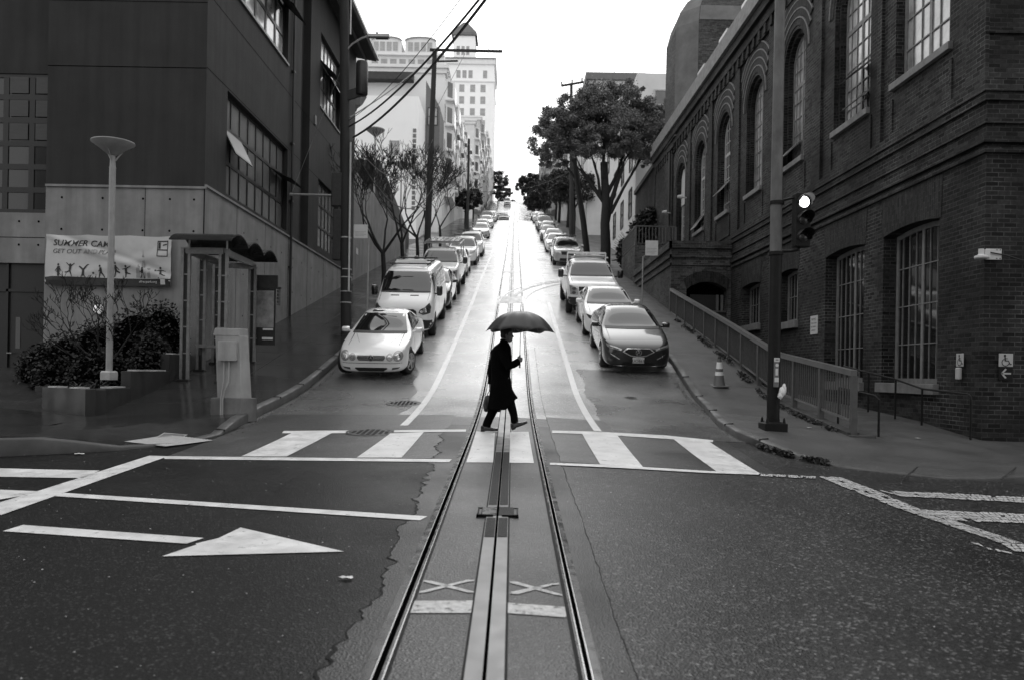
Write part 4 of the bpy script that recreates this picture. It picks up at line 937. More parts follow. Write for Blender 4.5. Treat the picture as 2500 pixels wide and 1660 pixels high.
mb.f = [(i, (i+1) % 4, 4+(i+1) % 4, 4+i) for i in range(4)]+[(4+i, 4+(i+1) % 4, 8+(i+1) % 4, 8+i) for i in range(4)]+[(8, 9, 10, 11)]; mb.build('cupola_roof', mat('cupola_slate', .12, .7, .2, 1), cp, world=True)
# building with vaulted roofs
t = thing('vaulted_apartment_block', 'pale apartment block with two barrel vaulted roofs in the left distance', 'building', (-30, 190, 50))
TV = YT(190); M_vt = mat('vault_wall', .70, .8, .06, .6)
hbox(t, 'wall', M_vt, -40, -17.5, 190, 205, 30, 77.5)
for c in (-31.4, -23.2):
    mb = MB(); n = 12; R_ = 3.7
    pl = [(c-R_, 77.5), (c+R_, 77.5)]+[(c+R_*math.cos(math.pi*i/n), 80.2+.95*math.sin(math.pi*i/n)) for i in range(n+1)]
    mb.prism(pl, lambda u, z: (u, 190.3, z), lambda u, z: (u, 200, z)); rr = mb.build('vault', M_vt, t, world=True)
    mb = MB()
    for i in range(n): a, b = math.pi*i/n, math.pi*(i+1)/n; mb.bar((c+R_*math.cos(a), 190.1, 80.3+.95*math.sin(a)), (c+R_*math.cos(b), 190.1, 80.3+.95*math.sin(b)), .3, .3)
    mb.build('vault_edge', mat('edge_grey', .3, .8, .1, 1), rr, world=True)
    win_grid(t, YT(190.25), [c-2.4, c-.9, c+.7, c+2.2], [78.0], 1.0, 2.0, M_frame_w, M_pane_p)
win_grid(t, TV, [-34+i*2.2 for i in range(7)], [73.6, 69.6, 65.5], 1.4, 2.2, M_frame_w, M_pane_p)
mb = MB(); mb.box(-40, -17.3, 189.2, 190, 76.6, 76.9); mb.box(-40, -17.3, 189.2, 190, 72.4, 72.7); mb.build('balcony', M_white2, t, world=True)
# right side of the hill
t = thing('dark_brick_outbuilding', 'low dark brick building beyond the far end of the terrace', 'building', (8.3, 47.6, 8.5))
hbox(t, 'wall', M_brickd, 8.3, 16, 47.4, 54.6, 6, 14.0)
mb = MB(); mb.box(8.15, 16, 47.3, 54.7, 14.0, 14.25); mb.build('coping', M_roofd, t, world=True)
t = thing('white_apartment_house', 'white rendered apartment house behind the big round tree', 'house', (8.3, 55, 10))
hbox(t, 'wall', mat('greyed_white_render', .62, .8, .08, 1.), 8.3, 24, 55.0, 76, 7, 22.5)  # white render in one greyer tone throughout
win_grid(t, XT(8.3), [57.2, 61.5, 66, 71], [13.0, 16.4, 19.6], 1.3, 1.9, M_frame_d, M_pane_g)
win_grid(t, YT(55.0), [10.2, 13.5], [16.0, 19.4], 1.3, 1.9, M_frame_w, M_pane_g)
t = thing('tall_pale_block', 'tall pale flat roofed block showing above the crown of the round tree', 'building', (7.6, 84, 16))
hbox(t, 'wall', M_pale, 7.6, 30, 84, 100, 12, 32.6)
mb = MB(); mb.box(7.2, 13.5, 83.5, 100.4, 32.6, 33.3); mb.build('roof', M_metal_g, t, world=True)
mb = MB(); mb.box(10.3, 10.36, 84.5, 84.56, 32.6, 35.0); mb.box(11.3, 11.36, 84.5, 84.56, 32.6, 35.0); mb.box(12.3, 12.36, 84.5, 84.56, 32.6, 34.6); mb.build('antenna', M_metal_g, t, world=True)
win_grid(t, XT(7.6), [87, 91, 95], [28.5, 25], 1.3, 1.9, M_frame_w, M_pane_g)
t = thing('annex_block', 'long white block with a plain parapet right of the tall pale block', 'building', (14, 70, 12))
hbox(t, 'wall', M_vw, 13.6, 34, 78, 95, 10, 31.0)
row_house(1, 100.5, 118, 31, M_grey, M_pane_g, 'grey bay fronted house behind the dark street trees on the right', 2)
row_house(1, 118.3, 136, 36, M_pale, M_pane_g, 'pale corner house below the cross street on the right', 2)
row_house(1, 152, 185, 50.5, M_tan, M_pane_g, 'mid grey apartment house above the cross street on the right', 3)
row_house(1, 185.5, 225, 57.5, M_grey, M_pane_g, 'grey apartment house high up on the right', 3)
row_house(1, 225.5, 262, 65.5, M_tan, M_pane_g, 'last apartment house near the crest on the right', 3)

# unseen corner buildings behind the viewpoint, added to block rear sky light
for nm, lab, x0, x1, zt in (('light_block_building', 'unseen grey corner building added to block light, near left of the crossing', -30, -8.5, 22), ('light_block_building', 'unseen grey corner building added to block light, near right of the crossing', 8.5, 30, 21)):
    t = thing(nm, lab, 'building', (x0, -12, -1))
    hbox(t, 'wall', M_grey, x0, x1, -90, -8, -8, zt); cornice(t, x0 if x0 > 0 else x0, x1, -34, -8, zt, M_white2, .4, False)
    win_grid(t, mkT((0, -8, 0), (1, 0, 0), (0, -1, 0)), frange(x0+3, x1-3, 3.4), [2, 6, 9.4, 13, 17], 1.3, 2, M_frame_d, M_glass)

# ================================================================= street furniture and planting
M_lamp = mat('lamp_post_paint', .30, .45, .12, 5, spec=.4); M_wood = mat('dark_timber_pole', .022, .8, .4, 5, .4, 40, stretch=(1, 1, .15)); M_shelter = mat('shelter_metal', .26, .35, .2, 9, metal=.5)
M_shelterd = mat('shelter_dark_metal', .03, .35, .3, 9, metal=.3); M_cab = mat('cabinet_paint', .36, .5, .15, 3, streak=.3); M_cone = mat('cone_rubber', .10, .5, .15, 9); M_reflect = mat('reflective_sleeve', .75, .4, .05, 8)
M_sign = mat('sign_white', .6, .5, .06, 6); M_ink = mat('sign_ink', .02, .6, .1); M_bark = mat('wet_bark', .012, .8, .4, 12, .4, 40, stretch=(1, 1, .25)); M_plantw = mat('planter_concrete', .028, .5, .3, 2, .1, 60, streak=.45, rvar=.15)
M_ped = mat('crossing_push_button', .5, .5, .1, 8)
# ---- lamp post with disc head
t = thing('lamp_post', 'slim pale lamp post with a wide disc shaped head in the corner planter', 'lamp post', (-8.6, 17.0, 1.45))
mb = MB(); mb.tube([(0, 0, .1), (0, 0, 4.45)], [.068, .066], 20); mb.build('pole', M_lamp, t, smooth=True)
mb = MB(); mb.lathe([(.19, 0), (.19, .16), (.16, .19), (.001, .19)], (0, 0, -.05), 6); mb.build('footing', M_tact, t)
mb = MB(); mb.tube([(0, 0, 4.45), (0, 0, 4.5), (0, 0, 4.72)], [.07, .06, .05], 16); 
for k in range(3):
    a = k*2.094+.5; mb.bar((.05*math.cos(a), .05*math.sin(a), 4.62), (.2*math.cos(a), .2*math.sin(a), 4.84), .012, .03)
mb.build('neck', M_lamp, t, smooth=30)
mb = MB(); mb.lathe([(.05, 4.72), (.12, 4.76), (.27, 4.88), (.43, 4.985), (.435, 5.0), (.43, 5.012), (.25, 5.03), (.001, 5.035)], (0, 0, 0), 36); mb.build('lamp_head', M_lamp, t, smooth=50)
# ---- planter with stepped walls
t = thing('corner_planter', 'low stepped concrete planter at the foot of the lamp post', 'planter', (-7.62, 14.6, .7))
def wallbox(a, b, z0, z1, th=.2):
    a = Vector(a); b = Vector(b); d = (b-a).normalized(); n = Vector((-d.y, d.x))*th; mb = MB()
    mb.v = [(p.x, p.y, z) for z in (z0, z1) for p in (a, b, b+n, a+n)]; mb.f = [(0, 1, 2, 3), (4, 5, 6, 7), (0, 1, 5, 4), (1, 2, 6, 5), (2, 3, 7, 6), (3, 0, 4, 7)]; return mb
for a, b, z0, z1 in (((-7.62, 14.6), (-7.65, 16.0), .4, 1.27), ((-7.655, 16.0), (-7.7, 17.9), .5, 1.60), ((-7.705, 17.9), (-7.8, 20.0), .8, 1.98), ((-9.2, 15.6), (-7.62, 14.6), .3, 1.26), ((-9.2, 17.6), (-9.2, 15.6), .3, 1.25), ((-10.6, 17.7), (-9.2, 17.6), .3, 1.22)):
    wallbox(a, b, z0, z1).build('wall', M_plantw, t, world=True, bevel=.012)
mb = MB(); mb.v = [(-7.8, 14.9, 1.15), (-9.1, 15.7, 1.15), (-9.1, 17.7, 1.15), (-10.6, 17.8, 1.1), (-11.8, 20.1, 1.1), (-7.9, 20.1, 1.6), (-7.85, 17, 1.3)]; mb.f = [(0, 1, 2, 3, 4, 5, 6)]; mb.build('soil', M_dark, t, world=True)
mb = MB()
for a, b, z in (((-9.0, 15.47), (-8.75, 15.31), 1.265), ((-8.35, 15.06), (-8.1, 14.9), 1.265), ((-7.64, 15.2), (-7.65, 15.75), 1.275), ((-7.66, 16.3), (-7.68, 16.9), 1.605), ((-7.69, 17.2), (-7.7, 17.7), 1.605), ((-7.72, 18.1), (-7.74, 18.5), 1.985)):
    n = (Vector(b)-Vector(a)).normalized(); mb.bar((a[0]+.1*-n.y, a[1]+.1*n.x, z+.01), (b[0]+.1*-n.y, b[1]+.1*n.x, z+.01), .22, .03)
mb.build('skate_stop', M_tact, t, world=True)
# ---- leaves
def leaf_mesh(mb, p, size, rng, up=None, asp=1.6):
    a = rng.uniform(0, 6.283); e = rng.uniform(-.9, .9); d = Vector((math.cos(a)*math.cos(e), math.sin(a)*math.cos(e), math.sin(e)))
    u = d.cross(Vector((rng.uniform(-1, 1), rng.uniform(-1, 1), rng.uniform(-1, 1)))); 
    if u.length < .01: u = Vector((0, 0, 1))
    u.normalize(); s = size*rng.uniform(.6, 1.2); q = Vector(p); k = len(mb.v)
    mb.v += [tuple(q-d*s*asp/2), tuple(q+u*s/2), tuple(q+d*s*asp/2), tuple(q-u*s/2)]; mb.f.append((k, k+1, k+2, k+3))
def leafmat(name, v, var=.5): 
    m = mat(name, v, .45, var, .8, spec=.35); return m
M_hedge = leafmat('hedge_leaf', .018); M_crown = leafmat('tree_leaf', .17); M_crownd = leafmat('dark_tree_leaf', .022); M_strap = leafmat('strap_leaf', .045)
rng = random.Random(2)
t = thing('hedge', 'dense dark clipped hedge against the concrete wall behind the planter', 'hedge', (-9.2, 18.8, 1.1))
mb = MB(); blobs = [(-11.2, 19.2, 1.5, .7, .7, .75), (-10.5, 19.0, 1.6, .8, .8, .9), (-9.7, 18.9, 1.8, .8, .8, 1.05), (-9.0, 19.1, 2.0, .8, .8, 1.15), (-8.45, 19.2, 2.1, .62, .7, 1.2), (-8.25, 18.2, 1.7, .45, .7, .8), (-9.2, 17.8, 1.4, .7, .7, .7), (-10.3, 18.2, 1.3, .7, .5, .6)]
for (x, y, z, a, b, c) in blobs:
    for i in range(2300):
        v = Vector((rng.gauss(0, 1), rng.gauss(0, 1), rng.gauss(0, 1))).normalized(); r = rng.uniform(.72, 1.04)
        p = (x+v.x*a*r, y+v.y*b*r, z+v.z*c*r)
        if p[1] > 20.05: continue
        leaf_mesh(mb, p, .055, rng)
mb.build('foliage', M_hedge, t, world=True)
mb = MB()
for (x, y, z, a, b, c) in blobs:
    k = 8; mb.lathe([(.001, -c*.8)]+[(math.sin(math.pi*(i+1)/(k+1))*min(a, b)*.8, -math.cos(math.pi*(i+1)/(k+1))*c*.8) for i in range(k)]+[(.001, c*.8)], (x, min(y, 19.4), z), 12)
mb.build('black_core', M_black, t, world=True)  # solid black core inside each leaf blob
# strap leaved plants
def strap_plant(x, y, z, n, L_, lab):
    mb = MB()
    for i in range(n):
        a = rng.uniform(0, 6.283); l = L_*rng.uniform(.6, 1.1); w0 = .016; e0 = rng.uniform(.7, 1.45); px, pz = 0, 0; e = e0; pts = []
        for k in range(6): pts.append((px, pz)); px += math.cos(e)*l/5; pz += math.sin(e)*l/5; e -= .42
        c, s = math.cos(a), math.sin(a); kk = len(mb.v)
        for k, (px, pz) in enumerate(pts):
            ww = w0*(1-k/6.)
            mb.v += [(x+px*c-ww*s, y+px*s+ww*c, z+pz), (x+px*c+ww*s, y+px*s-ww*c, z+pz)]
        for k in range(5): mb.f.append((kk+2*k, kk+2*k+1, kk+2*k+3, kk+2*k+2))
    return tag(mb.build('strap_leaf_plant', M_strap), lab, 'plant')
strap_plant(-8.15, 15.75, 1.14, 150, .55, 'tufted strap leaved plant right at the foot of the lamp post')
strap_plant(-8.65, 15.9, 1.14, 110, .5, 'tufted strap leaved plant at the front left of the planter')
# ---- branching
def grow(mb, p, d, L_, r, depth, rng, spread=.55, up=.25, segs=3, twist=.25, shrink=.72, kids=(2, 3), minr=.004, n=5):
    pts = [Vector(p)]; rs = [r]; dd = Vector(d).normalized()
    for i in range(segs):
        dd = (dd+Vector((rng.uniform(-1, 1), rng.uniform(-1, 1), rng.uniform(-.5, .9)))*twist*.5+Vector((0, 0, up*.2))).normalized()
        pts.append(pts[-1]+dd*L_/segs); rs.append(r*(1-.35*(i+1)/segs))
    mb.tube(pts, rs, n if depth > 2 else 4, cap=False)
    tips = []
    if depth <= 0: return [pts[-1]]
    for k in range(rng.randint(*kids)):
        ax = Vector((rng.uniform(-1, 1), rng.uniform(-1, 1), rng.uniform(-.3, .5))).normalized(); nd = (dd+ax*spread*rng.uniform(.6, 1.4)+Vector((0, 0, up))).normalized()
        st = pts[-1] if k < 2 else pts[-2]
        tips += grow(mb, st, nd, L_*shrink*rng.uniform(.75, 1.15), max(minr, rs[-1]*rng.uniform(.6, .8)), depth-1, rng, spread, up, segs, twist, shrink, kids, minr, n)
    return tips
t = thing('magnolia_shrub', 'bare budding magnolia with crooked twigs in front of the banner wall', 'shrub', (-9.2, 17.4, 1.1))
mb = MB(); rng = random.Random(8)
mb.tube([(-8.95, 17.6, 1.1), (-8.98, 17.6, 1.7), (-9.05, 17.6, 2.1)], [.05, .045, .04], 6)
for d, L_ in (((-.9, 0, .75), 1.0), ((-.5, -.2, .9), .95), ((.05, .1, 1), .85), ((.95, .1, .75), 1.05), ((.5, -.2, .9), .9), ((-1.1, .1, .3), .9)):
    grow(mb, (-9.02, 17.6, 1.7), d, L_*.86, .030, 5, rng, .70, .08, 3, .6, .66, (2, 3), .007, 4)
mb.build('branches', M_bark, t, world=True)
# ---- telephone booth style glass shelter
t = thing('pavement_shelter', 'small metal framed shelter with a wavy roof beside the grey cabinet', 'shelter', (-7.1, 19.4, 1.5))
posts = [(-7.52, 18.28, 4.42), (-6.66, 18.28, 4.42), (-7.52, 20.2, 4.35), (-6.72, 20.5, 4.35), (-7.55, 19.3, 4.38)]
for x, y, z in posts:
    mb = MB(); zb = sideL(x, y)
    for dx in (-.075, .075): mb.box(x+dx-.03, x+dx+.03, y-.035, y+.035, zb, z)
    for k in range(5): mb.box(x-.13, x+.13, y-.02, y+.02, zb+.6+.6*k, zb+.63+.6*k)
    p = mb.build('post', M_shelter, t, world=True); mb = MB(); mb.box(x-.045, x+.045, y+.0, y+.03, zb, z-.1); mb.build('dark_insert', M_shelterd, p, world=True)
    mb = MB(); mb.box(x-.13, x+.13, y-.12, y+.12, zb-.02, zb+.02); mb.build('foot_plate', M_shelterd, p, world=True)
mb = MB(); mb.bar((-7.52, 18.28, 4.36), (-6.66, 18.28, 4.36), .08, .14); mb.bar((-6.66, 18.28, 4.36), (-6.72, 20.5, 4.36), .08, .14); mb.bar((-7.52, 18.28, 4.36), (-7.52, 20.2, 4.36), .08, .14); mb.bar((-7.52, 20.2, 4.3), (-6.72, 20.5, 4.3), .08, .14)
mb.build('beam', M_shelter, t, world=True)
mb = MB(); mb.bar((-7.55, 19.3, 2.2), (-6.9, 19.3, 2.2), .3, .06); mb.build('bench', M_shelter, t, world=True)
mb = MB(); n = 30; vs = []
for k in range(n+1):
    y = 17.75+3.5*k/n; ph = (k/n*3) % 1 if k < n else 1.; z = 4.52+.20*math.sin(math.pi*min(1, ph))**.8
    for x in (-7.7, -6.3): vs += [(x, y, z), (x, y, z+.03)]
mb.add(vs, [(4*k, 4*k+2, 4*k+6, 4*k+4) for k in range(n)]+[(4*k+1, 4*k+3, 4*k+7, 4*k+5) for k in range(n)]+[(4*k, 4*k+1, 4*k+5, 4*k+4) for k in range(n)]+[(4*k+2, 4*k+3, 4*k+7, 4*k+6) for k in range(n)]+[(0, 1, 3, 2), (4*n, 4*n+1, 4*n+3, 4*n+2)])
mb.build('roof', mat('dark_corrugated_roof', .03, .25, .2, 5, metal=.3), t, world=True, smooth=50)
mb = MB()
for x in (-7.52, -6.66): mb.bar((x+.1, 18.2, 4.4), (x+.1, 18.2, 4.66), .04, .03); mb.box(x+.06, x+.14, 18.14, 18.2, 4.6, 4.68)
mb.build('roof_bracket', M_tact, t, world=True)
for a, b in (((-7.5, 18.32), (-7.5, 20.15)), ((-6.68, 18.32), (-6.73, 20.45)), ((-7.45, 20.22), (-6.78, 20.48))):
    mb = MB(); mb.add([(a[0], a[1], 2.0), (b[0], b[1], 2.0), (b[0], b[1], 4.2), (a[0], a[1], 4.2)], [(0, 1, 2, 3)]); mb.build('glass_panel', mat('clear_panel', .5, .05, .0, 1, trans=.0, alpha=.10, spec=.6), t, world=True)
mb = MB(); mb.box(-6.75, -6.15, 20.62, 20.64, 2.3, 4.0); mb.box(-6.8, -6.1, 20.6, 20.66, 3.75, 4.1); q = mb.build('notice_panel', M_shelterd, t, world=True)
mb = MB(); mb.box(-6.71, -6.19, 20.60, 20.615, 2.75, 3.7); mb.build('poster', mat('pale_poster', .22, .25, .5, 3), q, world=True)
mb = MB(); mb.box(-6.46, -6.2, 20.585, 20.598, 2.68, 2.73); mb.box(-6.48, -6.2, 20.585, 20.598, 2.44, 2.5); mb.build('sticker', M_sign, q, world=True)
# ---- grey cabinet pedestal
t = thing('utility_cabinet', 'tapered grey utility pedestal with a small box and two conduits', 'utility cabinet', (-4.98, 14.1, .85))
mb = MB(); mb.v = [(-.30, -.12, -.1), (.24, -.12, -.1), (.42, .18, -.1), (-.12, .45, -.1), (-.30, .3, -.1)]; k = 5; mb.v += [(x, y, .32) for x, y, z in mb.v]; mb.f = [tuple(range(5)), tuple(range(5, 10))]+[(i, (i+1) % 5, 5+(i+1) % 5, 5+i) for i in range(5)]
mb.build('plinth', mat('wet_plinth', .17, .5, .3, 3, streak=.4), t, bevel=.01)
mb = MB(); B0 = [(-.20, -.08), (.22, -.08), (.34, .12), (.05, .34), (-.20, .22)]; T0 = [(-.26, -.07), (.17, -.07), (.27, .10), (.02, .30), (-.26, .2)]
mb.v = [(x, y, .32) for x, y in B0]+[(x, y, 1.40) for x, y in T0]+[(x*1.06-.02, y*1.1, 1.42) for x, y in T0]+[(x*1.0-.01, y, 1.54) for x, y in T0]
mb.f = [(a*5+i, a*5+(i+1) % 5, a*5+5+(i+1) % 5, a*5+5+i) for a in range(3) for i in range(5)]+[tuple(range(5)), tuple(range(15, 20))]
mb.build('cabinet_body', M_cab, t, bevel=.008)
mb = MB(); mb.box(-.155, .145, -.19, -.075, .98, 1.30); mb.box(-.165, .155, -.195, -.185, .97, 1.31); mb.build('junction_box', M_cab, t, bevel=.006)
for s in (0, 1):
    mb = MB(); x0 = -.07+.09*s; mb.tube([(x0, -.14, .98), (x0, -.14, .62), (x0-.02-.04*s*1.2, -.15, .44), (x0-.035-.05*s*1.2, -.16, .30), (x0-.035-.05*s*1.2, -.16, -.08)], .016, 8); mb.build('conduit', M_cab, t, smooth=True)
# ---- utility poles
def pole(name, lab, x, y, z0, z1, r0, r1, lean=0., parts=None):
    t = thing(name, lab, 'utility pole', (x, y, z0)); mb = MB(); n = 8
    mb.tube([(lean*k/n, 0, (z1-z0)*k/n-.1*(k == 0)) for k in range(n+1)], [r0+(r1-r0)*k/n for k in range(n+1)], 12); mb.build('pole', M_wood, t, smooth=50); return t
t = pole('utility_pole', 'dark timber utility pole beside the silver coupe, carrying a transformer and a street light', -5.28, 25.26, sideL(-5.28, 25.26), 15.5, .17, .14, -.30)
mb = MB(); mb.lathe([(.001, 0), (.17, .0), (.19, .06), (.19, .98), (.17, 1.05), (.001, 1.08)], (.36, .0, 7.55), 20); tr = mb.build('transformer', M_shelterd, t, smooth=40)
mb = MB(); mb.bar((-.22, -.05, 7.45), (.5, 0, 7.72), .12, .28); mb.build('bracket', M_wood, tr)
mb = MB(); mb.tube([(-.1, -.05, 8.98), (.05, -.05, 9.15), (.35, -.05, 9.34), (.62, -.05, 9.42)], .03, 8); a_ = mb.build('street_light_arm', M_galv, t, smooth=True)
mb = MB(); mb.v = [(x, y, z) for x in (.55, .75, 1.15, 1.22) for (y, z) in ((-.14, 9.36), (.04, 9.36), (.0, 9.47), (-.10, 9.47))]
mb.f = [(i*4+j, i*4+(j+1) % 4, i*4+4+(j+1) % 4, i*4+4+j) for i in range(3) for j in range(4)]+[(0, 1, 2, 3), (12, 13, 14, 15)]; lh = mb.build('light_head', M_galv, a_, bevel=.01)
mb = MB(); mb.box(.78, 1.18, -.12, .02, 9.325, 9.36); mb.lathe([(.03, 9.47), (.03, 9.53), (.001, 9.54)], (.82, -.05, 0), 8); mb.build('lens', M_shelterd, lh)
mb = MB(); mb.tube([(.09, -.16, 1.3), (.07, -.16, 6.0)], .03, 8); mb.tube([(.0, -.15, 9.4), (0, -.15, 11.5)], .025, 8); mb.build('conduit', mat('white_conduit', .5, .5, .1, 8), t, smooth=True)
mb = MB()
for z in (.95, 1.3, 1.75, 2.0): mb.lathe([(.175, z), (.175, z+.03)], (-.03, 0, 0), 12)
for z in (3.0,): mb.lathe([(.172, z), (.172, z+.04)], (-.06, 0, 0), 12)
mb.build('band', M_tact, t)
mb = MB(); mb.box(-.52, -.2, -.14, .14, 4.0, 5.05); mb.box(-.46, -.2, -.12, .1, 2.3, 3.9); mb.build('signal_box', M_shelterd, t, bevel=.02)
mb = MB(); mb.tube([(-.1, 0, 4.35), (-1.8, -.02, 4.36)], .035, 8); mb.lathe([(.05, -.04), (.05, .03), (.001, .03)], (-1.82, 0, 4.36), 8, 'x'); mb.build('guy_arm', M_galv, t, smooth=30)
mb = MB(); mb.tube([(-1.8, -.02, 4.4), (-.25, 0, 8.5)], .006, 4); mb.build('guy_wire', M_galv, t)
t = pole('utility_pole', 'tall second utility pole with one very long cross arm on the left pavement', -4.95, 45, sideL(-4.95, 45), 19.8, .20, .13, .27)
mb = MB(); mb.bar((.0, -.1, 12.45), (4.1, -.1, 12.43), .11, .13)
for x in (2.6, 3.3, 3.95): mb.bar((x, -.1, 12.5), (x, -.1, 12.75), .03, .03)
mb.bar((.2, -.1, 11.8), (1.6, -.1, 11.85), .08, .08); mb.build('cross_arm', M_wood, t)
mb = MB(); mb.tube([(.35, -.1, 9.0), (2.0, -.1, 12.3)], .015, 4); mb.build('brace', M_galv, t)
t = pole('utility_pole', 'thin third utility pole higher up the left pavement', -5.15, 87, sideL(-5.15, 87), 27.1, .16, .12)
t = pole('utility_pole', 'utility pole with two short cross arms showing above the round tree', 4.75, 66, sideR(4.75, 66), 25.7, .2, .12, -.25)
mb = MB(); mb.bar((-1.1, -.1, 13.45), (.75, -.1, 13.8), .14, .16)
for x, z in ((-1.05, 13.5), (-.2, 13.68), (.62, 13.85)): mb.bar((x, -.1, z), (x, -.1, z+.3), .12, .12)
mb.bar((-2.0, -.1, 8.6), (1.0, -.1, 8.6), .1, .12); mb.bar((-1.3, -.1, 7.9), (1.2, -.1, 7.9), .1, .12); mb.build('cross_arm', M_wood, t)
# far disc lamps
for x, y, zt, lab in ((-9.2, 52, 17.4, 'disc headed lamp post standing in front of the large white house'), (-8.6, 60, 17.3, 'second disc headed lamp post, lower and right of the first'), ):
    t = thing('lamp_post', lab, 'lamp post', (x, y, prof(y)+.2)); h = zt-prof(y)-.2
    mb = MB(); mb.tube([(0, 0, -.3), (0, 0, h-.3)], .06, 8); mb.build('pole', M_lamp, t)
    mb = MB(); mb.lathe([(.05, h-.55), (.12, h-.45), (.62, h-.06), (.62, h), (.001, h+.02)], (0, 0, 0), 20); mb.build('lamp_head', M_lamp, t, smooth=40)
# ---- overhead cables
def cable(a, b, r, sag, lab, ext=.6, grp='overhead cables'):
    a = Vector(a); b = Vector(b); pts = []
    for k in range(25):
        t_ = k/24*(1+ext); p = a.lerp(b, t_); p.z -= sag*4*t_*(1-t_) if t_ <= 1 else -sag*4*t_*(t_-1); pts.append(p)
    mb = MB(); mb.tube(pts, r, 6); return tag(mb.build('overhead_cable', M_ink, smooth=True), lab, 'cable')
cable((-5.17, 25.3, 9.07), (-.55, 14, 8.28), .030, .30, 'thickest black overhead cable running from the timber pole across the sky')
cable((-5.3, 25.3, 9.42), (-.66, 14, 8.28), .024, .28, 'thick black overhead cable just left of the thickest one')
cable((-5.3, 25.3, 9.62), (-.95, 14, 8.34), .009, .25, 'thin overhead wire left of the two thick cables')
cable((-4.68, 45, 19.7), (-5.3, 25.3, 9.7), .02, .2, 'wire joining the first and second poles on the left', 0)
cable((-5.15, 25.3, 8.9), (-4.7, 45, 14.8), .018, 1.6, 'slack wire drooping between the first two poles past the white house', 0)
cable((-5.15, 25.3, 8.7), (-4.7, 45, 12.0), .025, 1.5, 'lowest slack wire above the bare street trees', 0)
cable((-4.7, 45, 12.2), (4.8, 66, 18.6), .015, 1.0, 'wire crossing the street low over the hill from left to right', 0)
mb = MB(); rng = random.Random(4)
for k in range(4):
    pts = [Vector((-5.2+.12*math.cos(i*.9+k)+.10, 25.15+.05*k, 8.95-.18*i+.06*math.sin(i*2+k))) for i in range(7)]; mb.tube(pts, .012, 5)
tag(mb.build('cable_loops', M_ink, smooth=True), 'tangle of black cable loops hanging on the timber pole', 'cable')
# ---- bus zone style notices
def notice(x0, x1, zt, zb_, y, px, zbase, lab):
    t = thing('no_stopping_sign', lab, 'sign', (px, y, zbase)); mb = MB(); mb.box(x0, x1, y-.01, y+.01, zb_, zt); b = mb.build('sign_panel', M_sign, t, world=True)
    mb = MB(); mb.tube([(px, y+.04, zbase-.1), (px+.01, y+.04, zb_-.02)], .028, 8); mb.bar((x0, y+.02, zb_-.02), (px+.03, y+.02, zb_-.02), .03, .03); mb.build('post', M_lamp, t, world=True)
    w_ = x1-x0; h = zt-zb_
    text('lettering', 'TOW-AWAY', w_*.20, M_ink, lambda a, b_, c: (x0+w_*.04+a, y-.014-c, zt-h*.17+b_), b, .003, 0, 'LEFT', .002)
    text('lettering', 'NO', w_*.30, M_ink, lambda a, b_, c: (x0+w_*.04+a, y-.014-c, zt-h*.42+b_), b, .003, 0, 'LEFT', .004)
    text('lettering', 'STOPPING', w_*.115, M_ink, lambda a, b_, c: (x0+w_*.48+a, y-.014-c, zt-h*.33+b_), b, .003)
    mb = MB()
    for k in range(4): mb.box(x0+w_*.1, x1-w_*.12*(1+k % 2), y-.013, y-.011, zt-h*(.55+.1*k), zt-h*(.52+.1*k))
    mb.build('small_print', mat('faded_print', .35, .6, .1), b, world=True)
notice(-5.14, -4.70, 6.34, 5.91, 25.5, -4.68, sideL(-4.9, 25.5), 'white tow away notice on a thin post right of the timber pole')
notice(5.09, 5.58, 6.90, 6.32, 30.9, 5.0, sideR(5.0, 30.9), 'white tow away notice on a thin post in front of the brick terrace')
mb = MB(); mb.box(-7.84, -7.83, 39.5, 40.0, 7.45, 7.75); tag(mb.build('small_wall_sign', M_sign), 'tiny white sign on the long concrete wall beside the bare trees', 'sign')
# ---- traffic signal on the right
sx, sy = 4.71, 14.33; zb = sideR(sx, sy)
t = thing('traffic_signal', 'traffic signal pole on the right corner, pale above and dark below, top lamp lit', 'traffic light', (sx, sy, zb))
M_poleu = mat('weathered_pole_paint', .11, .6, .35, 5, .2, 50, stretch=(1, 1, .5)); M_polel = mat('dark_pole_paint', .010, .55, .3, 6, .1, 60, spec=.2)
mb = MB(); mb.tube([(0, 0, .02), (0, 0, 3.15)], [.112, .106], 20); mb.build('lower_pole', M_polel, t, smooth=True)
mb = MB(); mb.tube([(0, 0, 3.15), (-.01, 0, 4.2), (.0, 0, 9.3)], [.106, .10, .085], 20); mb.build('upper_pole', M_poleu, t, smooth=True)
mb = MB(); mb.v = [(sx_*a, sy_*a, z) for z, a in ((-.05, .2), (.12, .2), (.15, .12)) for sx_, sy_ in ((-1, -1), (1, -1), (1, 1), (-1, 1))]; mb.f = [(k*4+j, k*4+(j+1) % 4, k*4+4+(j+1) % 4, k*4+4+j) for k in range(2) for j in range(4)]+[(8, 9, 10, 11)]
for a in (-1, 1):
    for b in (-1, 1): mb.lathe([(.03, .12), (.02, .2), (.004, .23)], (a*.15, b*.15, 0), 8)
mb.build('base', M_polel, t)
mb = MB()
for z in (3.16, 4.07): mb.lathe([(.13, z-.03), (.13, z+.03)], (0, 0, 0), 16)
mb.tube([(0, 0, 4.09), (.25, -.05, 4.15), (.40, -.08, 4.15), (.42, -.08, 4.08)], .022, 8); mb.tube([(0, 0, 3.2), (.25, -.05, 3.2), (.36, -.08, 3.22), (.40, -.08, 3.3)], .026, 8); mb.build('bracket', M_polel, t, smooth=40)
sg = MB(); sg.box(-.12, .12, -.04, .12, 0, .84); s_ = sg.build('signal_head', M_polel, t, bevel=.015); s_.location = (.43, -.1, 3.27); s_.rotation_euler = (0, 0, .16); s_.scale = (1.18, 1.1, 1.14)
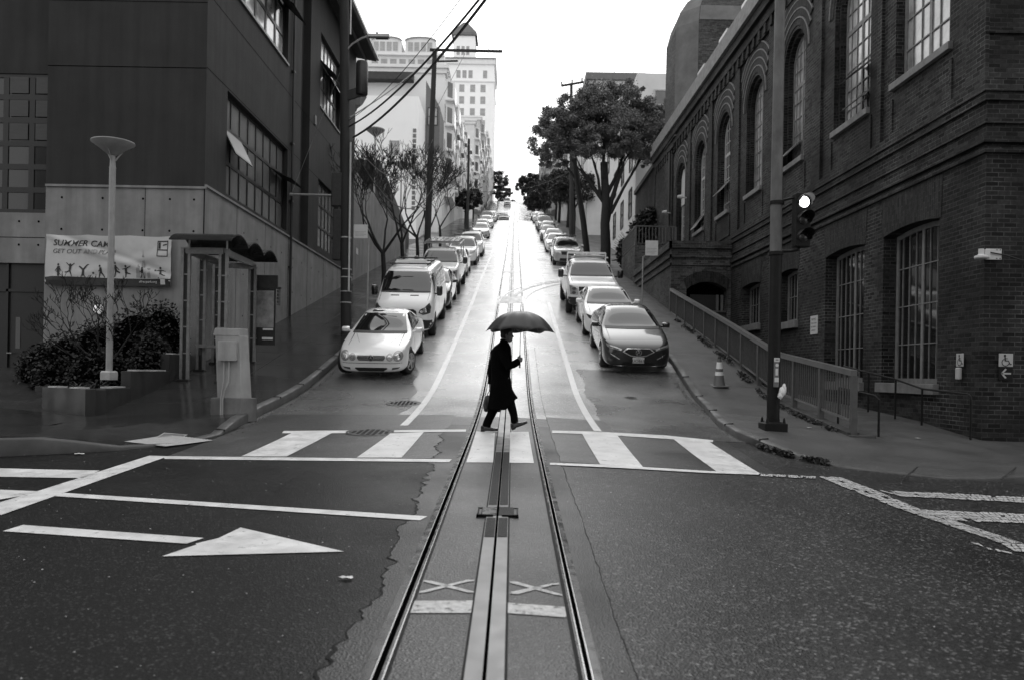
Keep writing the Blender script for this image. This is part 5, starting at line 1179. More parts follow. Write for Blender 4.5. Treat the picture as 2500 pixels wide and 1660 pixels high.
for k in range(3):
    zc = .70-.27*k; mb = MB(); n = 20; R_ = .108
    vs = []
    for j in range(n+1):
        a = -math.pi*.14+math.pi*1.28*j/n; c, q = math.cos(a), math.sin(a); l = .20*(.35+.65*max(0, q)**.5) if q > 0 else .07
        vs += [(R_*c, -.04, zc+R_*q), (R_*c, -.04-l, zc+R_*q), (R_*1.06*c, -.04, zc+R_*1.06*q), (R_*1.06*c, -.04-l, zc+R_*1.06*q)]
    mb.add(vs, [(4*j, 4*j+1, 4*j+5, 4*j+4) for j in range(n)]+[(4*j+2, 4*j+3, 4*j+7, 4*j+6) for j in range(n)]+[(4*j+1, 4*j+3, 4*j+7, 4*j+5) for j in range(n)]); mb.build('visor', M_polel, s_, smooth=40)
    mb = MB(); mb.lathe([(.088, -.045), (.07, -.06), (.001, -.065)], (0, 0, zc), 24, 'y')
    mb.build('lens', mat('lit_lens', .9, .3, .0, 1, emit=6.) if k == 0 else mat('dark_lens', .02, .25, .1, 3, spec=.8), s_, smooth=True, label='lit top lens' if k == 0 else None)
pb = MB(); pb.box(-.042, .042, -.155, -.11, .77, 1.28); p_ = pb.build('push_button_panel', mat('button_panel_grey', .16, .5, .1), t, bevel=.006)
mb = MB(); mb.box(-.048, .048, -.165, -.15, 1.22, 1.29); mb.lathe([(.030, -.165), (.001, -.167)], (0, 0, 1.16), 14, 'y'); mb.box(-.022, .022, -.163, -.155, .98, 1.10); mb.box(-.036, .036, -.163, -.155, .86, .94); mb.build('button_plate', M_sign, p_)
mb = MB(); mb.box(-.025, .025, -.169, -.165, 1.25, 1.262); mb.build('slot', M_ink, p_)
# plastic bag tied to the pole
mb = MB(); rng = random.Random(12)
import mathutils.noise as mn
for (cx, cy, cz, r, h) in ((.10, -.15, .68, .05, .09), (.14, -.14, .73, .04, .10), (.075, -.15, .62, .045, .06)):
    n, m_ = 14, 10; k = len(mb.v)
    for i in range(m_+1):
        for j in range(n):
            a = 2*math.pi*j/n; p = math.pi*i/m_; v = Vector((math.sin(p)*math.cos(a), math.sin(p)*math.sin(a), math.cos(p))); d = 1+.35*mn.noise(v*2.3+Vector((cx*30, 0, 0)))
            mb.v.append((sx+cx+v.x*r*d, sy+cy+v.y*r*d, zb+cz+v.z*h*d))
    for i in range(m_):
        for j in range(n): mb.f.append((k+i*n+j, k+i*n+(j+1) % n, k+i*n+n+(j+1) % n, k+i*n+n+j))
tag(mb.build('plastic_bag', mat('white_bag', .75, .35, .1, 20, coat=.3), smooth=50), 'crumpled white plastic bag hanging from the crossing button on the signal pole', 'bag')
# ---- traffic cone
cx, cy = 5.07, 19.46; zc = sideR(cx, cy)
t = thing('traffic_cone', 'traffic cone with two white sleeves standing on the right pavement', 'cone', (cx, cy, zc), rot=(math.radians(8), math.radians(-3), 0))
mb = MB(); mb.lathe([(.15, .03), (.135, .05), (.045, .68), (.035, .72), (.001, .72)], (0, 0, 0), 22); mb.build('cone_body', M_cone, t, smooth=40)
mb = MB(); mb.box(-.19, .19, -.19, .19, 0, .035); mb.build('cone_base', M_cone, t, bevel=.012)
for z0, z1 in ((.28, .37), (.44, .60)):
    r = lambda z: .135+(.045-.135)*(z-.05)/.63+.003
    mb = MB(); mb.lathe([(r(z0), z0), (r(z1), z1)], (0, 0, 0), 22); mb.build('reflective_sleeve', M_reflect, t, smooth=30)
mb = MB(); mb.lathe([(.047, .66), (.04, .73), (.001, .735)], (0, 0, 0), 14); mb.build('cone_tip', M_ink, t)
# ---- corner handrail by the brick building
hp = [(7.91, 19.0, 2.0), (7.97, 17.8, 1.84), (8.24, 17.1, 1.70), (8.40, 16.3, 1.52), (8.46, 14.75, 1.45)]
t = thing('corner_handrail', 'thin black tubular handrail against the foot of the brick corner', 'handrail', hp[-1])
mb = MB(); mb.tube([Vector(p) for p in hp]+[Vector((8.46, 14.68, 1.40)), Vector((8.46, 14.66, 1.30)), Vector((8.46, 14.66, sideR(8.46, 14.66)-.02))], .021, 8); mb.build('rail', M_polel, t, world=True, smooth=True)
for p in hp[1:4]: mb = MB(); mb.tube([Vector((p[0], p[1], sideR(p[0], p[1])-.02)), Vector(p)], .021, 8); mb.build('post', M_polel, t, world=True, smooth=True)
t = thing('short_handrail', 'short black hooped handrail directly behind the end post of the long fence', 'handrail', (6.6, 14.3, .7))
mb = MB(); z0 = sideR(6.6, 14.3); mb.tube([(6.6, 14.3, z0-.02), (6.6, 14.3, z0+.66), (6.57, 14.4, z0+.73), (6.5, 14.6, z0+.76), (6.4, 15.6, z0+.85)], .022, 8); mb.build('rail', M_polel, t, world=True, smooth=True)
mb = MB(); mb.tube([(6.4, 15.6, z0), (6.4, 15.6, z0+.85)], .022, 8); mb.build('post', M_polel, t, world=True)
# ---- accessible signs
def wheelchair(T, s, m, parent):
    mb = MB(); n = 22
    mb.lathe([(.09*s, 0), (.001, 0)], (0, 0, 0), 12); mb.v = [T(x-.03*s, y+.78*s, .002) for x, y, z in mb.v]
    k = len(mb.v); R_, r_ = .30*s, .235*s
    for j in range(n+1):
        a = math.pi*.62+math.pi*1.30*j/n
        for q in (R_, r_): mb.v.append(T(.02*s+q*math.cos(a), .26*s+q*math.sin(a), .002))
    mb.f += [(k+2*j, k+2*j+1, k+2*j+3, k+2*j+2) for j in range(n)]
    for (a, b, c, d) in (((-.07, .68), (.03, .68), (.05, .36), (-.05, .36)), ((-.03, .42), (.26, .42), (.26, .35), (-.03, .35)), ((.20, .42), (.27, .42), (.42, .10), (.34, .08)), ((.34, .12), (.50, .18), (.50, .12), (.36, .06)), ((-.04, .58), (.20, .58), (.20, .53), (-.04, .53))):
        k = len(mb.v); mb.v += [T(p[0]*s, p[1]*s, .003) for p in (a, b, c, d)]; mb.f.append((k, k+1, k+2, k+3))
    mb.build('wheelchair_symbol', m, parent)
def arrow(T, s, m, parent):
    mb = MB()
    for q in (((.0, .5), (.12, .58), (1.0, .58), (1.0, .42), (.12, .42)), ((0, .5), (.42, .98), (.58, .90), (.22, .5)), ((0, .5), (.22, .5), (.58, .10), (.42, .02))): mb.add([T(a*s, b*s, .002) for a, b in q], [tuple(range(len(q)))])
    mb.build('arrow', m, parent)
M_signg = mat('sign_grey_white', .42, .5, .08)
t = thing('accessible_sign', 'square wheelchair sign with a white left arrow below on the brick corner face', 'sign', (8.95, 14.66, 1.72))
mb = MB(); mb.box(0, .262, -.012, .0, .25, .49); a = mb.build('sign_panel', M_signg, t, bevel=.01); mb = MB(); mb.box(0, .262, -.012, .0, .0, .247); b = mb.build('arrow_panel', M_polel, t, bevel=.01)
wheelchair(lambda x, y, z: (.115+x, -.014-z, .265+y), .24, M_ink, a); arrow(lambda x, y, z: (.035+x, -.014-z, .03+y), .19, M_signg, b)
t = thing('accessible_sign', 'narrow looking wheelchair notice on the street side of the brick corner', 'sign', (8.62, 15.2, 1.72))
mb = MB(); mb.box(-.012, 0, 0, .25, .25, .50); a = mb.build('sign_panel', M_signg, t, bevel=.01); wheelchair(lambda x, y, z: (-.014-z, .13-x, .27+y), .24, M_ink, a)
mb = MB(); mb.box(-.06, 0, .05, .2, .0, .23); mb.build('intercom', M_signg, t, bevel=.02)
t = thing('antenna_unit', 'white wall mounted unit with a cable high on the brick corner', 'antenna', (8.62, 14.62, 4.0))
mb = MB(); mb.box(.05, .33, -.0, .03, -.08, .12); mb.box(.0, .1, -.04, .02, -.05, .1)
for x in (.1, .2, .29):
    for z in (-.05, .09): pass
mb.build('mount_plate', M_sign, t, bevel=.004)
mb = MB(); mb.lathe([(.05, .02), (.055, .0), (.11, -.02), (.115, -.05), (.10, -.07), (.001, -.075)], (-.06, -.02, .0), 20); mb.lathe([(.045, .11), (.045, .0)], (-.06, -.02, 0), 12); mb.build('dome', M_sign, t, smooth=40)
mb = MB(); mb.tube([(.1, -.02, .05), (.4, -.02, .0), (.7, .0, -.08), (4., .0, -.12)], .012, 6); mb.build('cable', M_ink, t)
mb = MB()
for x in (.24, .30):
    for z in (-.06, .10): mb.lathe([(.012, -.005), (.001, -.006)], (x, 0, z), 8, 'y')
mb.build('bolt_head', M_ink, t)
tn = TR(22.94, -.015, 2.92); t = thing('wall_notice', 'small white printed notice on the brick wall between the low windows', 'notice', tn)
mb = MB(); p0 = TR(22.94, -.02, 2.92); mb.v = [TR(u, w_, z) for w_ in (-.02, 0) for u, z in ((22.44, 2.94), (22.94, 2.94), (22.94, 3.46), (22.44, 3.46))]; mb.f = [(0, 1, 2, 3), (4, 5, 6, 7), (0, 1, 5, 4), (1, 2, 6, 5), (2, 3, 7, 6), (3, 0, 4, 7)]; a = mb.build('sign_panel', M_sign, t, world=True)
for k, (s_, q) in enumerate((('NOTICE', .09), ('STAND CLEAR', .062), ('NO PARKING', .062), ('KEEP RIGHT', .055))): 
    text('lettering', s_, q, mat('grey_ink', .15, .6, .1), lambda x, y, c, k=k: tuple(Vector(TR(22.69-x, -.023-c, 3.33-.1*k+y))-Vector(tn)), a, .002, 0, 'CENTER')
# ---- banner
t = thing('summer_camp_banner', 'creased white summer camp banner with dancing silhouettes on the concrete wall', 'banner', (-11.77, 20.06, 3.7))
bw_, bh_ = 3.15, 1.27
def Bw(x, y): # wrinkles
    f1 = math.exp(-((y-(1.15-.32*x))/.10)**2)*.05 if x > .2 else 0
    return -.03-.02*math.sin(x*2.1+y*3)-.012*math.sin(x*9+y*4)-.03*math.exp(-((y-.95+.35*(x-.9))/.09)**2)-.02*math.exp(-((y-.55-.25*(x-1.9))/.12)**2)+.02*math.exp(-((y-1.1+.35*(x-.9))/.07)**2)
def Bz(x): return -.025*math.sin(math.pi*((x/bw_*3) % 1))
def TBn(x, y, z=0): return (x-.0, Bw(x, y)-z, y+(Bz(x) if y > .8 else 0)*(y-.8)/.47)
mb = MB(); nx, ny = 90, 36; vs = [TBn(bw_*i/nx, bh_*j/ny) for j in range(ny+1) for i in range(nx+1)]; mb.add(vs, [(j*(nx+1)+i, j*(nx+1)+i+1, (j+1)*(nx+1)+i+1, (j+1)*(nx+1)+i) for j in range(ny) for i in range(nx)])
mb.build('sheet', mat('banner_vinyl', .50, .5, .1, 2), t, smooth=180)
def flat(name, poly, m, z=.006, step=.12):
    v, f = tri2d(poly, (), step); mb = MB(); mb.add([TBn(x, y, z) for x, y in v], f); mb.build(name, m, t)
flat('ground_strip', [(0, .0), (bw_, .0), (bw_, .19), (2.0, .185), (1.0, .20), (.2, .215), (0, .19)], M_ink, .006)
M_ink2 = mat('banner_grey_ink', .10, .6, .1); M_ink3 = mat('banner_pale_ink', .27, .6, .1)
text('lettering', 'SUMMER CAMP', .215, M_ink, lambda x, y, c: TBn(.17+x*1.05, 1.0-.018*x+y, .007+c), t, .002, .25, 'LEFT', .002)
text('lettering', 'GET OUT', .165, M_ink2, lambda x, y, c: TBn(.16+x*1.0, .80-.012*x+y, .007+c), t, .002, .25)
text('lettering', 'AND', .165, M_ink3, lambda x, y, c: TBn(.93+x, .79+y, .007+c), t, .002, .25); text('lettering', 'PLAY!', .165, M_ink2, lambda x, y, c: TBn(1.32+x, .785+y, .007+c), t, .002, .25)
text('lettering', 'sfrecpark.org', .085, M_sign, lambda x, y, c: TBn(2.35+x, .09+y, .009+c), t, .002)
flat('city_skyline', [(2.40, .21), (2.43, .75), (2.45, .80), (2.455, .95), (2.465, .80), (2.49, .75), (2.52, .21)], M_ink3, .0055); flat('city_skyline', [(2.28, .21), (2.28, .45), (2.33, .55), (2.37, .45), (2.37, .21)], M_ink3, .0055); flat('city_skyline', [(2.56, .21), (2.56, .45), (2.64, .45), (2.64, .21)], M_ink3, .0055)
for q in ([(2.80, .76), (2.82, .76), (2.82, 1.15), (2.80, 1.15)], [(3.05, .76), (3.07, .76), (3.07, 1.15), (3.05, 1.15)], [(2.8, 1.13), (3.07, 1.13), (3.07, 1.16), (2.8, 1.16)], [(2.8, .75), (3.07, .75), (3.07, .77), (2.8, .77)], [(2.8, .91), (3.07, .90), (3.07, .93), (2.8, .94)], [(2.83, .95), (2.88, .95), (2.88, 1.12), (2.83, 1.12)], [(2.93, 1.03), (3.04, 1.05), (3.04, 1.08), (2.94, 1.06)]): flat('emblem', q, M_ink, .007, .05)
flat('emblem', [(2.90, .05), (3.02, .05), (3.02, .18), (2.90, .18)], M_sign, .009)
def fig(cx, cz, segs, head):
    mb = MB()
    for (a, b, w0, w1) in segs:
        A, B = Vector(a), Vector(b); d = (B-A).normalized(); n = Vector((-d.y, d.x)); mb.add([TBn(cx+p.x, cz+p.y, .008) for p in (A-n*w0, A+n*w0, B+n*w1, B-n*w1)], [(0, 1, 2, 3)])
    k = 10; mb.add([TBn(cx+head[0]+.026*math.cos(6.283*i/k), cz+head[1]+.03*math.sin(6.283*i/k), .008) for i in range(k)], [tuple(range(k))]); mb.build('silhouette', M_ink, t)
S1 = lambda *a: a
fig(.32, .22, [((0, .09), (.01, .25), .04, .03), ((.0, .0), (0, .12), .015, .02), ((.025, .0), (.02, .12), .012, .02), ((0, .24), (-.07, .13), .014, .008), ((.01, .24), (.08, .12), .014, .008)], (0, .29))
fig(.62, .22, [((0, .13), (.01, .26), .025, .03), ((0, .14), (.06, .0), .02, .01), ((0, .14), (-.07, .10), .02, .014), ((-.07, .10), (-.13, .10), .014, .01), ((0, .25), (-.09, .34), .014, .008), ((.02, .25), (.11, .33), .014, .008)], (.01, .29))
fig(.95, .20, [((0, .08), (0, .20), .03, .025), ((-.01, .10), (-.05, -.01), .012, .008), ((.01, .10), (.05, -.01), .012, .008), ((0, .19), (-.11, .28), .025, .014), ((0, .19), (.08, .31), .025, .014), ((.08, .31), (.13, .33), .014, .008)], (0, .06))
fig(1.38, .20, [((.02, .12), (.0, .25), .03, .028), ((.0, .13), (-.03, .0), .02, .012), ((.02, .13), (.08, .06), .02, .014), ((.08, .06), (.11, .0), .014, .01), ((0, .22), (-.04, .15), .014, .01)], (-.02, .29)); 
mb = MB(); mb.add([TBn(1.20+.028*math.cos(6.283*i/12), .31+.028*math.sin(6.283*i/12), .008) for i in range(12)], [tuple(range(12))]); mb.build('ball', M_ink, t)
fig(1.76, .28, [((0, .08), (-.02, .24), .03, .03), ((0, .10), (.10, .05), .025, .018), ((-.01, .09), (-.03, -.06), .02, .012), ((-.01, .22), (.08, .12), .012, .01)], (-.02, .29))
fig(2.02, .22, [((0, .10), (0, .23), .03, .03), ((0, .11), (-.01, .0), .02, .012), ((.02, .11), (.12, .08), .02, .012), ((0, .21), (-.10, .20), .014, .008), ((0, .21), (.13, .28), .014, .008)], (0, .27))
fig(2.43, .20, [((0, .10), (0, .22), .03, .03), ((0, .12), (-.04, .0), .02, .012), ((.01, .12), (.06, .0), .02, .012), ((0, .20), (-.05, .16), .014, .01), ((-.06, .15), (-.07, .29), .006, .01)], (0, .25))
fig(2.90, .20, [((0, .10), (.0, .22), .022, .026), ((0, .12), (-.05, .0), .016, .01), ((.0, .12), (.07, .08), .016, .012), ((.07, .08), (.12, .07), .012, .008), ((0, .21), (-.10, .19), .012, .008), ((-.15, .20), (-.11, .20), .02, .02), ((0, .21), (.12, .18), .012, .006)], (-.01, .26))
# ---- litter
for (x, y, z), lab, s_ in zip([(-5.76, 10.65, 0.5), (-1.1, 5.38, 0.28), (5.55, 14.83, 0.75), (7.3, 14.28, 0.63)], ('crumpled white litter in the left gutter', 'small white scrap on the asphalt left of the tracks', 'white scrap on the pavement right of the signal pole', 'white scrap on the pavement near the brick corner'), (.08, .05, .05, .05)):
    mb = MB(); n = 9; rr = [s_*(.6+.5*abs(math.sin(i*2.3+x))) for i in range(n)]; mb.add([(x+r*math.cos(6.283*i/n), y+r*.6*math.sin(6.283*i/n), (sideR(x, y) if x > 2 else road(x, y))+.02+.008*(i % 2)) for i, r in enumerate(rr)]+[(x, y, (sideR(x, y) if x > 2 else road(x, y))+.028)], [(i, (i+1) % n, n) for i in range(n)])
    tag(mb.build('litter', M_sign), lab, 'litter')
# weeds along the fence footing and right kerb: uncountable
mb = MB(); rng = random.Random(77)
for i in range(2600):
    y = rng.uniform(14.2, 29); x = 5.93+rng.gauss(0, .05); 
    if mn.noise(Vector((y*1.3, 0, 0))) < -.05: continue
    leaf_mesh(mb, (x, y, sideR(x, y)+rng.uniform(0, .07)), .045, rng)
for i in range(1500):
    k = rng.random(); a, b = cR[5], cR[8]; q = rng.uniform(5, 8); i0 = int(q); f_ = q-i0; x = cR[i0][0]+(cR[i0+1][0]-cR[i0][0])*f_; y = cR[i0][1]+(cR[i0+1][1]-cR[i0][1])*f_
    if mn.noise(Vector((x*3, 3, 0))) < .05: continue
    leaf_mesh(mb, (x-.03+rng.gauss(0, .03), y-.04+rng.gauss(0, .03), road(x, y)+rng.uniform(0, .09)), .04, rng)
tag(mb.build('weeds', M_strap), None, None, None, 'stuff')
# ================================================================= trees
def tree(name, lab, x, y, z, trunk, limbs, crown, nleaf, lsize, mleaf, seed, r0=.2, group=None, clumps=60, crd=.22):
    """trunk: list of points; limbs: list of endpoints; crown: ellipsoids (x,y,z,rx,ry,rz) relative to the base"""
    t = thing(name, lab, 'tree', (x, y, z), group); rg = random.Random(seed); mb = MB()
    pts = [Vector(p) for p in trunk]; mb.tube(pts, [r0*(1-.35*k/(len(pts)-1)) for k in range(len(pts))], 10, cap=False)
    for (a, e, r) in limbs:
        A, E = Vector(a), Vector(e); m_ = A.lerp(E, .5)+Vector((rg.uniform(-.15, .15), rg.uniform(-.1, .1), -.1))*(E-A).length*.4; mb.tube([A, m_, E], [r, r*.75, r*.5], 7, cap=False)
        for k in range(3): grow(mb, m_.lerp(E, rg.random()), (E-A).normalized(), (E-A).length*.3, r*.35, 2, rg, .6, .15, 2, .4, .7, (2, 2), .02, 4)
    mb.build('trunk', M_bark, t, smooth=50); mb = MB()
    cl = []
    tot = sum(c[3]*c[5] for c in crown)
    for (cx, cy, cz, rx, ry, rz) in crown:
        for k in range(max(3, int(clumps*rx*rz/tot))):
            v = Vector((rg.gauss(0, 1), rg.gauss(0, 1), rg.gauss(0, 1)+.25)).normalized(); q = rg.uniform(.55, 1.)**.5
            cl.append((Vector((cx+v.x*rx*q, cy+v.y*ry*q, cz+v.z*rz*q)), rg.uniform(.6, 1.3)*crd*min(rx, rz)))
    per = nleaf//len(cl)
    for c, r in cl:
        for i in range(per):
            v = Vector((rg.gauss(0, 1), rg.gauss(0, 1), rg.gauss(0, .75))); p = c+v*r*.55; leaf_mesh(mb, p, lsize, rg, asp=1.5)
    mb.build('crown', mleaf, t); return t
# the big round tree: its crown is one broad dome of billowing clumps
BX, BY = 5.95, 52.; BZ = sideR(BX, BY)
def R_(px, py, Y): # helper only for reading: kept as plain numbers below
    pass
tree('street_tree', 'big dense tree with a broad rounded crown and forked trunk on the right pavement', BX, BY, BZ,
     [(0, 0, -.2), (.02, 0, 1.2), (-.05, 0, 2.6), (.0, 0, 3.8), (-.1, 0, 5.2), (-.2, 0, 6.6)],
     [((.0, 0, 2.3), (1.0, 0, 6.2), .22), ((.32, 0, 3.3), (2.3, .3, 7.0), .13), ((-.05, 0, 3.9), (-1.7, 0, 6.2), .17), ((-.4, 0, 4.4), (-1.0, -.4, 6.8), .12), ((0, 0, 4.4), (1.2, .4, 7.5), .15), ((-.1, 0, 5.2), (-.3, -1, 8), .15)],
     [(-.2, 0, 8.6, 3.2, 2.6, 1.5), (-3.7, 0, 7.9, 1.4, 1.6, 1.2), (-2.8, -.4, 8.9, 1.9, 1.8, 1.2), (-1.4, -.6, 7.8, 2.1, 1.8, 1.0), (2.6, 0, 8.3, 1.9, 1.8, 1.4), (3.4, .2, 7.9, 1.3, 1.4, 1.2), (.1, -.6, 10.1, 2.5, 1.9, 1.4), (-1.9, -.5, 9.8, 1.8, 1.8, 1.0), (-3.4, 0, 6.9, 1.1, 1.2, .7), (2.6, 0, 6.9, 1.0, 1.2, .55), (1.2, -.2, 11.1, 1.2, 1.2, .7), (2.9, -.2, 10.0, 1.3, 1.3, .8), (-.4, -.9, 7.5, 2.2, 1.6, .75), (2.9, 0, 9.5, 1.2, 1.2, .6)],
     230000, .078, M_crown, 21, .36, clumps=560, crd=.24)
tree('street_tree', 'leaning thin dark trunk with few leaves just left of the big round tree', 5.2, 56, sideR(5.2, 56), [(0, 0, -.2), (-.35, 0, 2.5), (-.85, 0, 5.4), (-1.2, 0, 7.8)], [((-.9, 0, 5.5), (-2.2, 0, 7.4), .1)], [(-1.3, 0, 8.2, 1.0, 1.0, .6)], 3000, .12, M_crownd, 5, .24, clumps=40)
g = 'dark street trees along the right pavement up the hill'
for i, (x, y, h, r) in enumerate(((6.2, 84, 6.5, 2.3), (6.4, 96, 7, 2.6), (6.0, 108, 7, 2.6), (6.2, 121, 7.2, 2.8), (5.6, 150, 7.5, 3.0), (5.2, 175, 7.5, 3.2), (5.0, 205, 8.5, 3.4), (4.6, 240, 9.0, 3.8), (4.2, 275, 8.5, 4.0))):
    lab = ['first dark street tree up the hill behind the utility pole on the right', 'second dark street tree up the hill on the right', 'third dark street tree up the hill on the right', 'fourth dark street tree, just below the right corner of the cross street', 'dark tree just above the right corner of the cross street', 'dark tree halfway up the second block on the right', 'dark tree two thirds up the second block on the right', 'dark tree second from the crest on the right', 'dark rounded tree at the crest of the hill on the right'][i]
    tree('street_tree', lab, x, y, sideR(x, y), [(0, 0, -.2), (.1, 0, h*.3), (0, 0, h*.6)], [((0, 0, h*.4), (r*.5, 0, h*.75), .1), ((0, 0, h*.4), (-r*.5, 0, h*.75), .1)], [(0, 0, h*.74, r, r*.9, h*.24), (-r*.45, 0, h*.62, r*.6, r*.6, h*.18), (r*.5, 0, h*.82, r*.5, r*.5, h*.16)], 9000, .15 if y < 140 else .26, M_crownd, 30+i, .2, g, clumps=70, crd=.3)
g = 'dark trees at the crest on the left'
for i, (x, y, h, r) in enumerate(((-5.6, 262, 10, 3.2), (-3.9, 284, 6.5, 3.0), (-1.8, 300, 4.6, 2.6))):
    tree('street_tree', ['tall dark tree beside the crest on the left', 'middle dark tree at the crest on the left', 'lowest dark tree at the crest beside the left lane'][i], x, y, prof(y), [(0, 0, -.2), (0, 0, h*.5)], [], [(0, 0, h*.7, r, r, h*.28), (-r*.4, 0, h*.5, r*.7, r*.7, h*.25)], 4200, .36, M_crownd, 60+i, .2, g, clumps=60, crd=.3)
for i, (x, y, h, r) in enumerate(((-6.2, 100, 4.2, 1.2), (-6.2, 119, 4.6, 1.3))):
    tree('street_tree', ['leafy dark tree by the thin third pole on the left pavement', 'leafy dark tree nearest the left corner of the cross street'][i], x, y, sideL(x, y), [(0, 0, -.2), (0, 0, h*.6)], [((0, 0, h*.4), (r*.5, 0, h*.75), .08)], [(0, 0, h*.72, r, r, h*.24), (r*.3, 0, h*.55, r*.6, r*.6, h*.15)], 3600, .2, M_crownd, 70+i, .14, None, clumps=50, crd=.3)
# shrub at the end of the terrace, plants on it
t = thing('terrace_shrub', 'dark spiky shrub growing behind the terrace railing', 'shrub', (7.2, 47, 8.4)); mb = MB(); rg = random.Random(9)
for (cx, cy, cz, rx, ry, rz) in ((7.6, 46.6, 9.6, 1.0, .8, 1.5), (7.2, 46.8, 8.8, 1.2, .9, 1.1), (7.9, 46.9, 10.6, .7, .7, .9)):
    for i in range(3000): v = Vector((rg.gauss(0, 1), rg.gauss(0, 1), rg.gauss(0, 1))).normalized()*rg.uniform(.5, 1.05); leaf_mesh(mb, (cx+v.x*rx, cy+v.y*ry, cz+v.z*rz), .12, rg, asp=2.5)
mb.build('foliage', M_crownd, t, world=True)
mb = MB()
for i in range(14): a = rg.uniform(-.2, 3.3); mb.tube([(7.2, 46.8, 8.6), (7.2-abs(math.cos(a))*1.5, 46.6, 8.6+math.sin(a)*1.8)], [.03, .01], 4)
mb.build('stems', M_bark, t, world=True)
t = thing('terrace_plants', 'dark bushy plants on top of the brick terrace corner', 'plants', (6.8, 33, 6.9)); mb = MB()
for (cx, cy, cz, rx, ry, rz) in ((6.5, 33.2, 6.95, .35, .8, .35), (6.7, 36.5, 7.0, .45, 1.2, .5)):
    for i in range(1600): v = Vector((rg.gauss(0, 1), rg.gauss(0, 1), rg.gauss(0, 1))).normalized()*rg.uniform(.5, 1.05); leaf_mesh(mb, (cx+v.x*rx, cy+v.y*ry, cz+v.z*rz), .06, rg)
mb.build('foliage', M_crownd, t, world=True)
# bare street trees on the left
for i, (x, y, lab, dirs) in enumerate(((-5.5, 33.6, 'nearest bare street tree on the left, forking behind the white van', ((-.55, 0, 1), (.25, .1, 1), (.8, -.1, .9), (-.9, .1, .8))), (-5.5, 39.2, 'second bare street tree on the left', ((-.5, 0, 1), (.45, 0, 1), (.0, .4, 1))), (-5.5, 45.2, 'third bare street tree on the left, in front of the tall pole', ((-.4, 0, 1), (.5, 0, 1), (-.8, 0, .8))), (-5.5, 51, 'fourth bare street tree on the left', ((-.5, 0, 1), (.5, 0, 1), (.1, 0, 1))), (-5.6, 60, 'fifth bare street tree, behind the white suv on the left', ((-.5, 0, 1), (.5, 0, 1))))):
    z = sideL(x, y); t = thing('bare_tree', lab, 'tree', (x, y, z)); mb = MB(); rg = random.Random(100+i)
    mb.tube([(0, 0, -.1), (.03, 0, 1.0), (-.03, 0, 1.9)], [.12, .10, .09], 8, cap=False); mb.build('trunk', M_bark, t, smooth=50); mb = MB()
    for d in dirs: grow(mb, (-.03, 0, 1.85), d, 1.55, .06, 6, rg, .62, .12, 3, .4, .74, (2, 3), .011, 4)
    mb.build('branches', M_bark, t)

# ================================================================= vehicles
def paintmat(name, v, coat=.6, rough=.28, metal=0.): return mat(name, v, rough, .03, 2, coat=coat, metal=metal, spec=.5)
P_silver = paintmat('silver_paint', .74, metal=.2); P_white = paintmat('white_paint', .80); P_dark = paintmat('dark_grey_paint', .006, 1., .35); P_black = paintmat('black_paint', .006, 1., .3)
P_grey = paintmat('grey_paint', .22, .8, .25, .4); P_mid = paintmat('light_grey_paint', .42, .8, .25, .4)
M_tyre = mat('tyre_rubber', .012, .75, .2, 30); M_rim = mat('alloy_rim', .45, .25, .1, 8, metal=.8); M_rimd = mat('dark_rim', .06, .35, .1, 8, metal=.6)
M_plastic = mat('black_plastic', .015, .5, .2, 20); M_chrome = mat('chrome', .75, .12, .03, 5, metal=1.)
M_cglass = mat('car_glass', .010, .02, .1, 2, spec=.9, coat=.6); M_lens = mat('headlamp_lens', .40, .10, .25, 9, coat=1., metal=.4); M_lensd = mat('smoked_lens', .08, .08, .4, 12, coat=1., metal=.3)
M_void = mat('grille_void', .006, .6, .1); M_plate_c = mat('number_plate', .55, .5, .05, 5)
def body_mesh(S, sub=2):
    """S: stations (y, half width, z bottom, belt z, belt half width, top z, top half width). Lofted closed shell, smooth"""
    vs = []; fs = []; N = 10
    for (y, w_, zb, bz, bw2, tz, tw) in S:
        hgt = bz-zb
        half = [(0, zb), (.62*w_, zb), (.93*w_, zb+.015), (w_, zb+.28*hgt), (w_*1.0, zb+.68*hgt), (bw2, bz), (tw+(bw2-tw)*.35, bz+(tz-bz)*.72), (tw*.93, bz+(tz-bz)*.97), (tw*.5, tz+.006), (0, tz+.012)]
        ring = [(x, z) for x, z in half]+[(-x, z) for x, z in half[-2:0:-1]]
        vs.append([(x, y, z) for x, z in ring])
    n = len(vs[0]); V = [p for r in vs for p in r]
    for i in range(len(S)-1):
        for j in range(n): fs.append((i*n+j, i*n+(j+1) % n, i*n+n+(j+1) % n, i*n+n+j))
    fs.append(tuple(range(n))[::-1]); fs.append(tuple((len(S)-1)*n+j for j in range(n)))
    me = bpy.data.meshes.new('b'); me.from_pydata(V, [], fs)
    bm = bmesh.new(); bm.from_mesh(me); bmesh.ops.recalc_face_normals(bm, faces=bm.faces)
    bm.to_mesh(me); bm.free(); o = bpy.data.objects.new('b', me); COL.objects.link(o)
    m = o.modifiers.new('s', 'SUBSURF'); m.levels = sub; m.render_levels = sub
    return o
def apply(o):
    dg = bpy.context.evaluated_depsgraph_get(); me = bpy.data.meshes.new_from_object(o.evaluated_get(dg)); old = o.data; o.modifiers.clear(); o.data = me; return me
def bvh_of(me): 
    return BVHTree.FromPolygons([v.co.copy() for v in me.vertices], [tuple(p.vertices) for p in me.polygons])
